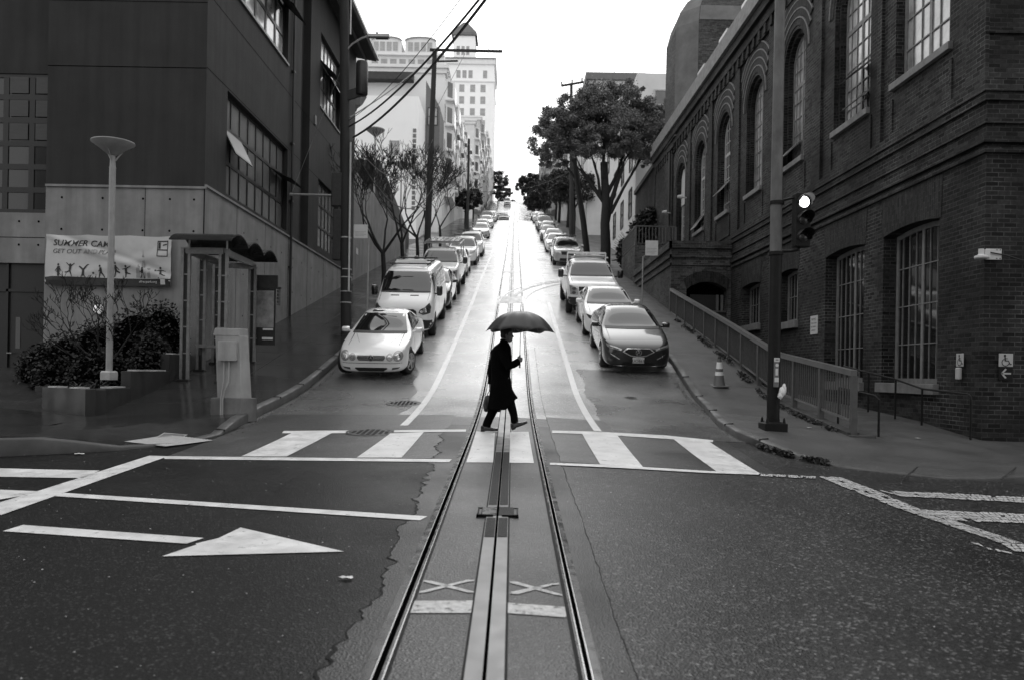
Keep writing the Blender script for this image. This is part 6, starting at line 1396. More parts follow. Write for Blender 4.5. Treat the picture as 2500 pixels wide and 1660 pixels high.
def decal(name, bv, poly, axis, m, parent, off=.004, th=.02, step=.07, sgn=1, label=None):
    """panel laid on the shell. axis 'f' front (x,z) cast +y; 's' side (y,z) cast from outside along x; 't' top (x,y) cast down; 'r' rear"""
    vs, fs = tri2d(poly, (), step); P = []
    for a, b in vs:
        if axis == 'f': o_, d = Vector((a, -2, b)), Vector((0, 1, 0))
        elif axis == 'r': o_, d = Vector((a, 9, b)), Vector((0, -1, 0))
        elif axis == 's': o_, d = Vector((3*sgn, a, b)), Vector((-sgn, 0, 0))
        else: o_, d = Vector((a, b, 4)), Vector((0, 0, -1))
        hit, no, _, _ = bv.ray_cast(o_, d)
        if hit is None:
            q = bv.find_nearest(Vector((a, .3, b)) if axis == 'f' else (Vector((sgn*.8, a, b)) if axis == 's' else Vector((a, b, 1))))
            hit = q[0]; no = q[1]
        if no.dot(d) > 0: no = -no
        P.append((hit, no))
    mb = MB(); n = len(P); edges = {}
    for f in fs:
        for i in range(len(f)):
            e = (f[i], f[(i+1) % len(f)]); k = tuple(sorted(e)); edges[k] = edges.get(k, 0)+1
    mb.v = [tuple(h+nn*off) for h, nn in P]+[tuple(h-nn*th) for h, nn in P]; mb.f = [tuple(f) for f in fs]+[(a, b, b+n, a+n) for (a, b), c in edges.items() if c == 1]
    return mb.build(name, m, parent, smooth=30, label=label)
def wheel(parent, x, y, r, w_, side, m_rim, spokes=5, steer=0, hub=False):
    mb = MB(); R = r; W = w_/2
    prof_ = [(R*.66, -W), (R*.9, -W), (R*.97, -W*.85), (R, -W*.55), (R, W*.55), (R*.97, W*.85), (R*.9, W), (R*.66, W)]
    mb.lathe(prof_, (0, 0, 0), 28, 'x'); wh = mb.build('wheel', M_tyre, parent, smooth=35); wh.location = (x, y, r); wh.rotation_euler = (0, 0, steer)
    rb = MB(); o = side*W
    for r0, r1, d0, d1 in ((R*.68, R*.60, .0, -.01), ): rb.lathe([(r0, o), (r0, o+side*.008), (r1, o+side*.004), (r1*.97, o-side*.05), (r0, o-side*.05)], (0, 0, 0), 28, 'x')
    if hub: rb.lathe([(R*.60, o-side*.05), (R*.42, o-side*.03), (R*.25, o+side*.01), (.001, o+side*.015)], (0, 0, 0), 20, 'x')
    else:
        for k in range(spokes):
            for dd in (-.13, .13):
                t = 2*math.pi*k/spokes+dd; rb.bar((o-side*.02, math.cos(t)*.03, math.sin(t)*.03), (o-side*.012, R*.63*math.cos(t), R*.63*math.sin(t)), .03, .04, up=(1, 0, 0))
        rb.lathe([(R*.16, o-side*.04), (R*.15, o+side*.0), (.001, o+side*.004)], (0, 0, 0), 14, 'x')
    rb.build('rim', m_rim, wh, smooth=30)
    db = MB(); db.lathe([(R*.6, -side*.0+o-side*.06), (.001, o-side*.06)], (0, 0, 0), 20, 'x'); db.build('brake_disc', M_rimd, wh)
    return wh
def mirror_pair(t, y, z, x, sx, sz, m, arm=.1, back=None):
    for s in (-1, 1):
        mb = MB(); c = s*(x+arm+sx/2)
        mb.v = []; 
        for k, (yy, sc_) in enumerate(((-.09, .55), (-.05, .92), (.05, 1.), (.08, .95))):
            for (a, b) in ((-1, -.7), (-.7, -1), (.7, -1), (1, -.7), (1, .7), (.7, 1), (-.7, 1), (-1, .7)): mb.v.append((c+a*sx/2*sc_, y+yy, z+b*sz/2*sc_))
        mb.f = [(k*8+j, k*8+(j+1) % 8, k*8+8+(j+1) % 8, k*8+8+j) for k in range(3) for j in range(8)]+[tuple(range(8)), tuple(range(24, 32))]
        mb.bar((s*(x-.04), y+.02, z-sz*.35), (s*(x+arm+.03), y, z-sz*.25), .05, .04)
        mb.build('wing_mirror', m, t, smooth=45)
CARS = {}
def make_car(kind, paint, name, label, cat='car'):
    t = thing(name, label, cat)
    K = dict(coupe=dict(L=4.64, wf=.86, wb=3.6, r=.325, W=.87), sedan=dict(L=4.63, wf=.93, wb=3.6, r=.325, W=.895), hatch=dict(L=4.3, wf=.85, wb=3.45, r=.31, W=.87), suv=dict(L=4.75, wf=.9, wb=3.65, r=.37, W=.93), van=dict(L=5.6, wf=.95, wb=4.4, r=.36, W=.98), pickup=dict(L=6.0, wf=1.02, wb=4.75, r=.42, W=1.0))[kind]
    W = K['W']; L = K['L']
    # y, w, zb, belt, beltw, top, topw
    if kind == 'coupe':
        S = [(0, .50, .24, .50, .50, .60, .46), (.05, .70, .20, .56, .66, .66, .60), (.22, .82, .18, .68, .78, .745, .70), (.6, W, .18, .78, .84, .835, .74), (1.15, W, .19, .84, .86, .90, .76), (1.45, W, .19, .88, .86, .96, .76), (1.62, W, .19, .90, .85, 1.03, .73),
             (2.25, W, .19, .92, .84, 1.36, .56), (2.6, W, .19, .93, .84, 1.405, .555), (3.05, W, .19, .94, .84, 1.39, .55), (3.65, W, .20, .95, .83, 1.18, .58), (4.05, W*.99, .22, .95, .80, 1.03, .66), (4.45, .80, .25, .92, .74, .97, .66), (4.6, .70, .30, .84, .66, .90, .58), (4.64, .58, .38, .78, .55, .84, .5)]
    elif kind in ('sedan', 'hatch'):
        S = [(0, .52, .24, .52, .52, .64, .46), (.06, .74, .19, .60, .70, .71, .62), (.24, .86, .17, .72, .82, .785, .72), (.6, W, .17, .82, .87, .88, .76), (1.1, W, .18, .88, .88, .955, .78), (1.38, W, .18, .92, .88, 1.00, .78), (1.52, W, .18, .93, .87, 1.06, .75),
             (2.15, W, .18, .96, .86, 1.40, .60), (2.55, W, .18, .97, .86, 1.445, .595), (3.2, W, .18, .98, .86, 1.42, .59)]
        S += [(3.75, W, .2, 1.0, .85, 1.22, .62), (4.1, W*.99, .22, 1.0, .83, 1.09, .68), (4.45, .84, .25, .98, .78, 1.05, .68), (4.58, .72, .32, .9, .68, .98, .6), (4.63, .58, .4, .84, .55, .9, .5)] if kind == 'sedan' else [(3.75, W*.99, .2, 1.0, .84, 1.33, .6), (4.12, .82, .24, .98, .78, 1.12, .62), (4.25, .74, .3, .9, .7, 1.0, .58), (4.3, .6, .4, .84, .58, .92, .5)]
    elif kind == 'suv':
        S = [(0, .56, .34, .70, .56, .84, .5), (.06, .78, .28, .80, .74, .93, .66), (.22, .88, .26, .94, .85, 1.02, .76), (.6, W, .26, 1.02, .90, 1.09, .80), (1.1, W, .26, 1.07, .91, 1.13, .81), (1.32, W, .26, 1.09, .91, 1.16, .81), (1.46, W, .26, 1.10, .90, 1.24, .78),
             (2.0, W, .26, 1.12, .90, 1.66, .66), (2.4, W, .26, 1.13, .90, 1.72, .66), (3.6, W, .26, 1.14, .89, 1.71, .65), (4.3, W*.98, .28, 1.14, .86, 1.64, .63), (4.6, .86, .32, 1.08, .80, 1.30, .66), (4.72, .78, .38, 1.0, .72, 1.12, .62), (4.75, .66, .45, .95, .6, 1.05, .55)]
    elif kind == 'van':
        S = [(0, .62, .34, .80, .62, .95, .56), (.05, .84, .28, .88, .80, 1.08, .72), (.20, .93, .27, 1.02, .90, 1.18, .80), (.5, W, .27, 1.14, .95, 1.28, .84), (.82, W, .27, 1.20, .96, 1.36, .85), (.98, W, .27, 1.22, .96, 1.46, .85),
             (1.55, W, .27, 1.24, .95, 1.98, .80), (1.85, W, .27, 1.25, .95, 2.09, .80), (2.4, W, .27, 1.26, .95, 2.12, .81), (4.0, W, .27, 1.26, .95, 2.12, .81), (5.3, W, .28, 1.26, .95, 2.10, .81), (5.55, .95, .32, 1.24, .92, 2.04, .80), (5.6, .86, .4, 1.2, .85, 1.9, .76)]
    else:
        S = [(0, .66, .48, .92, .66, 1.08, .6), (.04, .90, .44, 1.0, .86, 1.16, .78), (.16, .97, .42, 1.12, .95, 1.25, .86), (.55, W, .42, 1.20, .97, 1.31, .88), (1.2, W, .42, 1.24, .97, 1.34, .88), (1.45, W, .42, 1.26, .97, 1.38, .87), (1.6, W, .42, 1.27, .96, 1.48, .85),
             (2.1, W, .42, 1.29, .95, 1.90, .74), (2.4, W, .42, 1.30, .95, 1.96, .74), (3.5, W, .42, 1.30, .95, 1.95, .74), (3.75, W, .42, 1.30, .95, 1.85, .74), (3.85, W, .42, 1.30, .95, 1.40, .86), (4.3, W, .42, 1.30, .95, 1.33, .9), (5.85, W, .44, 1.30, .95, 1.33, .9), (6.0, .95, .5, 1.26, .92, 1.30, .86)]
    o = body_mesh(S); me0 = apply(o); bv = bvh_of(me0)
    for s in (-1, 1):
        for y in (K['wf'], K['wb']):
            mb = MB(); mb.lathe([(K['r']*1.16, 0), (K['r']*1.16, .42)], (0, 0, 0), 28, 'x'); c = mb.build('c', M_plastic); c.location = (s*(W+.12) if s < 0 else W-.30, y, K['r']+.01)
            if s < 0: c.location = (-W-.12, y, K['r']+.01)
            md = o.modifiers.new('b', 'BOOLEAN'); md.object = c; md.operation = 'DIFFERENCE'; md.solver = 'EXACT'
            bpy.context.view_layer.update(); apply(o); bpy.data.objects.remove(c)
    me = o.data; me.name = 'body'; me.materials.clear(); me.materials.append(paint); me.shade_smooth(); me.set_sharp_from_angle(angle=math.radians(38)); o.name = 'body'; o.parent = t
    D = lambda n, poly, ax, m, **k: decal(n, bv, poly, ax, m, t, **k)
    # dark underbody filling the arches
    mb = MB(); mb.box(-W*.72, W*.72, .35, L-.35, .2, .55); mb.build('underbody', M_plastic, t)
    # windscreen (x,z) from the front, side glass (y,z)
    if kind == 'coupe':
        ws = [(-.70, .975), (.70, .975), (.545, 1.325), (.2, 1.345), (-.2, 1.345), (-.545, 1.325)]; sg = [[(1.75, .97), (3.0, .98), (3.35, 1.02), (3.2, 1.22), (2.85, 1.31), (2.45, 1.315), (2.2, 1.23)]]
    elif kind in ('sedan', 'hatch'):
        ws = [(-.74, 1.01), (.74, 1.01), (.59, 1.365), (.2, 1.385), (-.2, 1.385), (-.59, 1.365)]; sg = [[(1.68, 1.01), (2.75, 1.03), (2.75, 1.36), (2.45, 1.36), (2.1, 1.26)], [(2.82, 1.03), (3.6, 1.06), (3.42, 1.26), (3.15, 1.34), (2.82, 1.36)]]
    elif kind == 'suv':
        ws = [(-.78, 1.19), (.78, 1.19), (.65, 1.60), (.2, 1.62), (-.2, 1.62), (-.65, 1.60)]; sg = [[(1.58, 1.18), (2.7, 1.19), (2.7, 1.60), (2.2, 1.60), (1.95, 1.48)], [(2.78, 1.19), (3.6, 1.20), (3.6, 1.60), (2.78, 1.60)], [(3.68, 1.22), (4.3, 1.25), (4.15, 1.56), (3.68, 1.60)]]
    elif kind == 'van':
        ws = [(-.82, 1.42), (.82, 1.42), (.79, 1.95), (.74, 1.99), (-.74, 1.99), (-.79, 1.95)]; sg = [[(1.15, 1.32), (2.15, 1.30), (2.15, 1.92), (1.62, 1.92), (1.42, 1.7)], [(2.3, 1.32), (3.5, 1.32), (3.5, 1.92), (2.3, 1.92)], [(3.65, 1.32), (5.2, 1.32), (5.2, 1.9), (3.65, 1.92)]]
    else:
        ws = [(-.83, 1.42), (.83, 1.42), (.73, 1.84), (.2, 1.86), (-.2, 1.86), (-.73, 1.84)]; sg = [[(1.8, 1.37), (2.75, 1.37), (2.75, 1.84), (2.25, 1.84), (2.05, 1.7)], [(2.83, 1.37), (3.65, 1.37), (3.6, 1.82), (2.83, 1.84)]]
    D('windscreen', ws, 'f', M_cglass, off=.005)
    # black seal around the screen foot
    D('wiper_cowl', [(ws[0][0], ws[0][1]-.03), (ws[1][0], ws[1][1]-.03), (ws[1][0], ws[1][1]+.012), (ws[0][0], ws[0][1]+.012)], 'f', M_plastic, off=.008)
    for s in (-1, 1):
        for g in sg: D('side_window', g, 's', M_cglass, off=.004, sgn=s)
        for y in (K['wf'], K['wb']): wheel(t, s*(W-.115), y, K['r'], .23, s, M_rimd if kind in ('van', 'pickup') else M_rim, hub=kind in ('van', 'pickup'), steer=(-.32 if y == K['wf'] and kind == 'coupe' else 0))
    mir = {'coupe': (1.72, .98, .80, .20, .13), 'sedan': (1.62, 1.03, .82, .20, .14), 'hatch': (1.62, 1.03, .8, .18, .14), 'suv': (1.6, 1.2, .88, .2, .18), 'van': (1.2, 1.42, .93, .20, .34), 'pickup': (1.85, 1.45, .95, .22, .34)}[kind]
    mirror_pair(t, mir[0], mir[1], mir[2], mir[3], mir[4], P_black if kind in ('van', 'pickup') else paint, arm=.06 if kind not in ('pickup',) else .12)
    hx0, hy0, hy1 = {'coupe': (.62, .45, 1.5), 'sedan': (.70, .42, 1.4), 'hatch': (.70, .42, 1.4), 'suv': (.74, .4, 1.34), 'van': (.78, .35, .9), 'pickup': (.80, .3, 1.5)}[kind]
    for s in (-1, 1): D('bonnet_seam', [(s*hx0, hy0), (s*(hx0+.012), hy0), (s*(hx0+.03), hy1), (s*(hx0+.018), hy1)], 't', M_plastic, off=.0015, step=.08)
    CARS[kind] = CARS.get(kind, t); t['_k'] = kind; del t['_k']
    return t, bv, D
def sym(poly): return [poly, [(-x, z) for x, z in poly][::-1]]
def ellipse(cx, cz, rx, rz, n=18): return [(cx+rx*math.cos(2*math.pi*i/n), cz+rz*math.sin(2*math.pi*i/n)) for i in range(n)]
def ringd(D, name, cx, cz, r0, r1, m, off, n=20, t=None, bv=None):
    # thin ring as a strip of small quads
    vs = ellipse(cx, cz, r1, r1, n); hs = ellipse(cx, cz, r0, r0, n)
    v, f = tri2d(vs, [hs], 0); mb = MB(); P = []
    for a, b in v:
        h = bv.ray_cast(Vector((a, -2, b)), Vector((0, 1, 0)))[0]; P.append((a, h.y-off, b))
    mb.add(P, f); return mb.build(name, m, t)
def place(t, x, y_front, s=1., steep=None):
    """x centre, y of the front bumper; the car lies on the slope"""
    L = 4.6; z0 = road(x, y_front+.9); z1 = road(x, y_front+3.7); a = math.atan2(z1-z0, 2.8)
    t.rotation_euler = (a, 0, 0); t.location = (x, y_front, z0-math.tan(a)*.9+.012); t.scale = (s, 1, 1)
    return t
# ---- silver coupe (front left)
t, bv, D = make_car('coupe', P_silver, 'parked_coupe', 'silver two door coupe parked first on the left with round twin headlamps')
for s in (-1, 1):
    for cx, cz, r in ((.645, .595, .108), (.455, .575, .080)):
        L_ = D('headlight', ellipse(s*cx, cz, r*1.06, r*1.12), 'f', M_lens, off=.012, th=.03, step=.04)
        ringd(D, 'bulb_ring', s*cx, cz, r*.42, r*.60, M_chrome, .02, t=L_, bv=bv)
D('grille', [(-.30, .50), (.30, .50), (.345, .56), (.33, .615), (-.33, .615), (-.345, .56)], 'f', M_void, off=.010, step=.05)
for z, w_ in ((.528, .32), (.560, .34), (.592, .33)): D('grille_bar', [(-w_, z-.008), (w_, z-.008), (w_, z+.008), (-w_, z+.008)], 'f', M_chrome, off=.024, th=.01, step=.06)
ringd(D, 'badge', 0, .562, .062, .074, M_chrome, .034, t=t, bv=bv)
D('badge_field', ellipse(0, .562, .064, .064), 'f', M_void, off=.028, th=.01, step=.03)
for k in range(3):
    a = math.pi/2+k*2*math.pi/3; c, s_ = math.cos(a), math.sin(a)
    D('badge', [(-s_*.014, .562+c*.014), (c*.062, .562+s_*.062), (s_*.014, .562-c*.014)], 'f', M_chrome, off=.036, th=.008, step=0.02)
D('lower_intake', [(-.40, .30), (-.30, .235), (.30, .235), (.40, .30), (.38, .325), (-.38, .325)], 'f', M_void, off=.008, step=.05)
for p in sym([(.50, .27), (.66, .30), (.70, .335), (.52, .325)]): D('fog_light', p, 'f', M_lensd, off=.008, step=.04)
D('bumper_line', [(-.74, .425), (.74, .425), (.74, .437), (-.74, .437)], 'f', M_plastic, off=.003, step=.06)
D('sunroof', [(-.35, 2.35), (.35, 2.35), (.35, 2.6), (-.35, 2.6)], 't', M_cglass, off=.004)
for s in (-1, 1): D('bonnet_crease_shade', [(s*.38, .62), (s*.395, .62), (s*.62, 1.40), (s*.60, 1.40)], 't', mat('silver_shade_line', .30, .3, .02), off=.002, step=.05)  # crease shade put into the colour as a darker grey line
for s in (-1, 1): D('door_seam', [(1.66, .30), (1.675, .30), (1.675, .93), (1.66, .93)], 's', M_plastic, off=.002, sgn=s); D('door_seam', [(3.0, .34), (3.015, .34), (3.015, .93), (3.0, .93)], 's', M_plastic, off=.002, sgn=s)
place(t, -3.45, 19.55)
# ---- dark sedan (front right)
def sedan_front(t, bv, D, style):
    if style == 0:
        D('grille', [(-.40, .585), (-.20, .49), (0, .46), (.20, .49), (.40, .585), (.36, .625), (.27, .66), (-.27, .66), (-.36, .625)], 'f', M_void, off=.010, step=.05)
        fr = [(-.42, .59), (-.21, .48), (0, .445), (.21, .48), (.42, .59)]; fi = [(-.37, .59), (-.20, .505), (0, .478), (.20, .505), (.37, .59)]
        D('grille_frame', fr+fi[::-1], 'f', M_chrome, off=.026, th=.02, step=.05)
        D('grille_frame', [(-.42, .588), (-.38, .588), (-.275, .655), (.275, .655), (.38, .588), (.42, .588), (.30, .675), (-.30, .675)], 'f', M_chrome, off=.026, th=.02, step=.05)
        ringd(D, 'badge', 0, .572, .066, .080, M_chrome, .04, t=t, bv=bv)
        for p in sym([(.0, .61), (.030, .53), (.046, .53), (.012, .625), (0, .625)]): D('badge', p, 'f', M_chrome, off=.04, th=.02, step=.02)
        D('badge', [(-.028, .555), (.028, .555), (.028, .565), (-.028, .565)], 'f', M_chrome, off=.04, th=.02, step=.02)
        for p in sym([(.45, .615), (.78, .675), (.82, .745), (.60, .705), (.43, .655)]): h = D('headlight', p, 'f', M_lens, off=.010, step=.05); 
        for p in sym([(.50, .635), (.74, .675), (.76, .70), (.52, .655)]): D('lamp_row', p, 'f', M_void, off=.014, step=.05)
        for p in sym([(.50, .385), (.70, .505), (.715, .53), (.69, .525), (.47, .40)]): D('bumper_blade', p, 'f', M_chrome, off=.014, th=.02, step=.04)
        for p in sym([(.52, .35), (.72, .39), (.74, .50)]): D('side_intake', p, 'f', M_void, off=.006, step=.05)
        D('lower_intake', [(-.45, .22), (.45, .22), (.38, .33), (-.38, .33)], 'f', M_void, off=.006, step=.05)
        D('lower_blade', [(-.62, .20), (.62, .20), (.60, .222), (-.60, .222)], 'f', M_chrome, off=.012, th=.02, step=.06)
    else:
        D('grille', [(-.36, .56), (-.30, .50), (.30, .50), (.36, .56), (.34, .66), (-.34, .66)], 'f', M_void, off=.010, step=.05)
        D('grille_bar', [(-.36, .57), (.36, .57), (.36, .59), (-.36, .59)], 'f', M_chrome, off=.02, th=.01, step=.06)
        for p in sym([(.42, .62), (.76, .66), (.83, .76), (.62, .735), (.44, .675)]): D('headlight', p, 'f', M_lensd, off=.010, step=.05)
        for p in sym([(.50, .30), (.70, .33), (.70, .40), (.52, .39)]): D('fog_light', p, 'f', M_void, off=.006, step=.05)
        D('lower_intake', [(-.46, .22), (.46, .22), (.40, .36), (-.40, .36)], 'f', M_void, off=.006, step=.05)
    for s in (-1, 1):
        for y in (1.55, 2.78, 3.72): D('door_seam', [(y, .32), (y+.012, .32), (y+.012, .96), (y, .96)], 's', M_plastic, off=.002, sgn=s)
def plate(t, bv, txt, z, m=M_plate_c, w_=.305):
    y = bv.ray_cast(Vector((0, -2, z)), Vector((0, 1, 0)))[0].y-.04
    mb = MB(); mb.box(-w_/2, w_/2, y, y+.012, z-.075, z+.075); p = mb.build('number_plate', m, t, bevel=.004)
    text('plate_letters', txt, .105, M_frame_d, lambda a, b, c: (a, y-.002-c, z-.05+b), p, .003, 0, 'CENTER')
    text('plate_letters', 'California', .030, M_frame_d, lambda a, b, c: (a, y-.002-c, z+.043+b), p, .003, 0, 'CENTER')
t, bv, D = make_car('sedan', P_dark, 'parked_sedan', 'dark grey sedan parked first on the right with a chrome framed grille')
sedan_front(t, bv, D, 0); plate(t, bv, '8UOB658', .375); place(t, 3.27, 20.75)
t, bv, D = make_car('sedan', P_white, 'parked_sedan', 'white sedan parked between the dark sedan and the white pickup')
sedan_front(t, bv, D, 1); place(t, 3.2, 25.5); WS = t
# ---- van
t, bv, D = make_car('van', P_white, 'parked_van', 'tall white van parked behind the silver coupe with a black lower bumper', 'van')
D('grille', [(-.36, .72), (-.30, .56), (.30, .56), (.36, .72), (.47, .80), (.44, .92), (.36, .97), (-.36, .97), (-.44, .92), (-.47, .80)], 'f', M_void, off=.012, step=.06)
for z in (.68, .78, .88): D('grille_bar', [(-.38, z), (.38, z), (.38, z+.012), (-.38, z+.012)], 'f', M_plastic, off=.024, th=.01, step=.08)
D('badge', ellipse(0, .915, .07, .028), 'f', M_chrome, off=.03, th=.01, step=.03)
for p in sym([(.52, .86), (.66, .80), (.88, .84), (.90, 1.02), (.84, 1.14), (.70, 1.02), (.56, .96)]): h = D('headlight', p, 'f', M_lensd, off=.012, step=.05)
for s in (-1, 1): D('lamp_bowl', ellipse(s*.74, .94, .085, .075), 'f', M_chrome, off=.02, th=.02, step=.04); D('lamp_bowl', ellipse(s*.62, .90, .045, .04), 'f', M_chrome, off=.02, th=.02, step=.04)
D('front_bumper', [(-.93, .30), (.93, .30), (.93, .62), (.50, .66), (.40, .56), (-.40, .56), (-.50, .66), (-.93, .62)], 'f', M_plastic, off=.010, th=.03, step=.07)
for s in (-1, 1):
    D('side_cladding', [(.05, .30), (5.4, .30), (5.4, .48), (.25, .52)], 's', M_plastic, off=.008, th=.02, step=.12, sgn=s); D('bonnet_slot', [(s*.18, 1.315), (s*.46, 1.315), (s*.46, 1.335), (s*.18, 1.335)], 'f', M_void, off=.004, step=.05)
    D('door_seam', [(1.05, .5), (1.065, .5), (1.065, 1.28), (1.05, 1.28)], 's', M_plastic, off=.002, sgn=s); D('door_seam', [(2.22, .4), (2.235, .4), (2.235, 2.0), (2.22, 2.0)], 's', M_plastic, off=.002, sgn=s)
mb = MB()
for x in (-.6, .6): mb.bar((x, 2.0, 2.17), (x, 4.6, 2.17), .04, .03)
for y in (2.1, 3.3, 4.5): mb.bar((-.72, y, 2.21), (.72, y, 2.21), .05, .04)
mb.build('roof_rack', M_plastic, t)
mb = MB()
for k in range(3): mb.bar((-.5, 2.0+.14*k, 2.25+.02*k), (.55, 2.05+.14*k, 2.25+.02*k), .10, .035)
mb.build('ladder', P_white, t)
place(t, -3.46, 25.05, .97)
# ---- pickup
def pickup(name, label, rack):
    t, bv, D = make_car('pickup', P_white, name, label, 'pickup truck')
    D('grille', [(-.56, .78), (.56, .78), (.60, 1.13), (-.60, 1.13)], 'f', M_void, off=.012, step=.07)
    for z in (.88, 1.0): D('grille_bar', [(-.56, z), (.56, z), (.56, z+.05), (-.56, z+.05)], 'f', M_plastic, off=.03, th=.02, step=.08)
    for p in sym([(.62, .82), (.90, .84), (.93, 1.16), (.63, 1.15)]): D('headlight', p, 'f', M_lens, off=.012, step=.06)
    for s in (-1, 1): D('lamp_bowl', ellipse(s*.77, 1.06, .08, .05), 'f', M_lensd, off=.02, th=.02, step=.04); D('lamp_bowl', ellipse(s*.77, .91, .08, .05), 'f', M_lensd, off=.02, th=.02, step=.04)
    D('front_bumper', [(-.95, .48), (.95, .48), (.95, .74), (-.95, .74)], 'f', M_plastic, off=.03, th=.05, step=.09)
    for s in (-1, 1):
        for y in (1.62, 2.79, 3.72): D('door_seam', [(y, .5), (y+.014, .5), (y+.014, 1.32), (y, 1.32)], 's', M_plastic, off=.002, sgn=s)
        D('side_step', [(1.7, .44), (3.6, .44), (3.6, .50), (1.7, .50)], 's', M_plastic, off=.05, th=.06, step=.2, sgn=s)
    mb = MB(); mb.box(-.84, .84, 4.0, 5.8, 1.31, 1.36); mb.build('load_bed', M_plastic, t)
    mb = MB()
    if rack:
        for x in (-.85, .85): mb.bar((x, 2.3, 2.16), (x, 5.7, 2.16), .07, .07)
        for y in (2.35, 3.2, 4.0, 4.8, 5.6): mb.bar((-.9, y, 2.2), (.9, y, 2.2), .05, .07)
        for k in range(7): mb.bar((-.72+.24*k, 2.5, 2.26), (-.72+.24*k, 5.6, 2.26), .2, .03)
        mb.build('ladder_rack', P_mid, t)
        mb = MB()
        for x in (-.85, .85):
            for y in (3.95, 5.6): mb.bar((x, y, 1.3), (x, y, 2.15), .06, .06)
        mb.build('rack_leg', P_mid, t)
    else:
        mb.box(-.62, .62, 2.45, 2.75, 2.02, 2.13); mb.build('light_bar', M_lens, t, bevel=.02)
        mb = MB(); mb.bar((-.8, 3.95, 2.1), (.8, 3.95, 2.1), .06, .08)
        for x in (-.8, 0, .8): mb.bar((x, 3.95, 1.3), (x, 3.95, 2.1), .05, .05)
        mb.bar((-.7, 2.6, 2.0), (-.7, 2.6, 2.05), .1, .1); mb.bar((.7, 2.6, 2.0), (.7, 2.6, 2.05), .1, .1); mb.build('headache_rack', P_white, t)
    return t
t = pickup('parked_pickup', 'white crew cab pickup with a light bar parked third on the right', False); place(t, 3.05, 30.1); PU = t
t = pickup('parked_pickup', 'white pickup with a broad ladder rack parked behind the dark car on the left', True); place(t, -3.38, 35.3, .95)
# ---- suvs
def suv_front(D, t):
    D('grille', [(-.40, .72), (.40, .72), (.46, .92), (-.46, .92)], 'f', M_void, off=.012, step=.07)
    for p in sym([(.50, .80), (.78, .84), (.84, .96), (.54, .95)]): D('headlight', p, 'f', M_lens, off=.012, step=.06)
    D('lower_intake', [(-.55, .34), (.55, .34), (.5, .5), (-.5, .5)], 'f', M_void, off=.008, step=.07)
    D('cladding', [(-.8, .28), (.8, .28), (.78, .34), (-.78, .34)], 'f', M_plastic, off=.012, th=.02, step=.08)
def roof_rails(t, z=1.78, cross=True):
    mb = MB()
    for x in (-.6, .6): mb.bar((x, 2.1, z), (x, 4.2, z), .03, .03); mb.bar((x, 2.2, z-.07), (x, 2.2, z), .03, .03); mb.bar((x, 4.1, z-.07), (x, 4.1, z), .03, .03)
    if cross:
        for y in (2.3, 2.6): mb.bar((-.66, y, z+.04), (.66, y, z+.04), .10, .05)
    mb.build('roof_rack', M_plastic, t)
t, bv, D = make_car('suv', P_mid, 'parked_suv', 'light grey suv with dark windscreen and black roof bars, fourth on the right')
suv_front(D, t); roof_rails(t); place(t, 3.45, 51.0); SUVG = t
t, bv, D = make_car('suv', P_white, 'parked_suv', 'white suv with a roof rack parked fifth on the left')
suv_front(D, t); roof_rails(t, 1.80); place(t, -3.3, 50.3); SUVW = t
t, bv, D = make_car('hatch', P_black, 'parked_car', 'black car half hidden between the white van and the white pickup on the left')
sedan_front(t, bv, D, 1); place(t, -3.33, 31.0); HB = t
def recolor(t, m):
    for c in t.children:
        if c.name.startswith('body') or c.name.startswith('wing_mirror'):
            c.data = c.data.copy(); c.data.materials[0] = m
            if c.name.startswith('body'): pass
def dup(src, x, y, label, paint=None, group=None, s=1., turn=False):
    c = copy_tree(src); c['label'] = label
    place(c, x, y, s)
    if paint: recolor(c, paint)
    if group: c['group'] = group
    return c
SD = WS
dup(HB, -3.4, 43.2, 'silver hatchback parked between the rack pickup and the white suv on the left', P_silver)
dup(SUVW, -3.2, 57.6, 'white suv parked directly behind the one with the roof rack on the left', P_white)
gl, gr = 'cars parked up the left kerb', 'cars parked up the right kerb'
cols = [P_mid, P_grey, P_silver, P_dark, P_white, P_grey, P_mid, P_black]
nmL = ['low pale sedan beside the third utility pole on the left', 'grey hatchback behind the low pale sedan on the left', 'silver car sixth from the crossing on the left', 'dark suv in the left row just past the silver car', 'white car in the left row past the dark suv', 'grey sedan second below the left corner of the cross street', 'pale car nearest the left corner of the cross street']
srcs = [SD, HB, SD, SUVG, SD, HB, SD]
for i in range(7): dup(srcs[i], -3.5+(.12, -.08, .05, -.12, .1, 0, -.05)[i], 78+7.6*i+(0, -.9, .6, -.4, 1.1, -.8, .3)[i], nmL[i], [P_mid, P_grey, P_silver, P_dark, P_white, P_grey, P_mid][i], gl)
nmR = ['pale sedan directly behind the light grey suv on the right', 'silver hatchback second behind the grey suv on the right', 'white car third behind the grey suv on the right', 'dark hatchback fourth behind the grey suv on the right', 'pale car fifth behind the grey suv on the right', 'grey suv sixth in the far right row', 'silver car seventh in the far right row', 'dark sedan eighth in the far right row', 'white car ninth in the far right row', 'grey hatchback tenth in the far right row', 'pale car eleventh in the far right row', 'dark car nearest the right corner of the cross street']
srcs = [SD, HB, SD, HB, SD, SUVG, SD, SD, SD, HB, SD, HB]
for i in range(12): dup(srcs[i], 3.5+(.1, -.1, .05, -.12, .12, 0, -.05, .1, -.1, .04, .1, -.06)[i], 57.0+6.3*i+(0, -.5, .3, -.2, .6, .1, -.5, .2, .5, -.3, .2, 0)[i], nmR[i], [P_mid, P_silver, P_white, P_dark, P_mid, P_grey, P_silver, P_dark, P_white, P_grey, P_mid, P_black][i], gr)
dup(SUVG, -1.9, 138, 'grey suv driving down at the cross street in the left lane', P_grey)
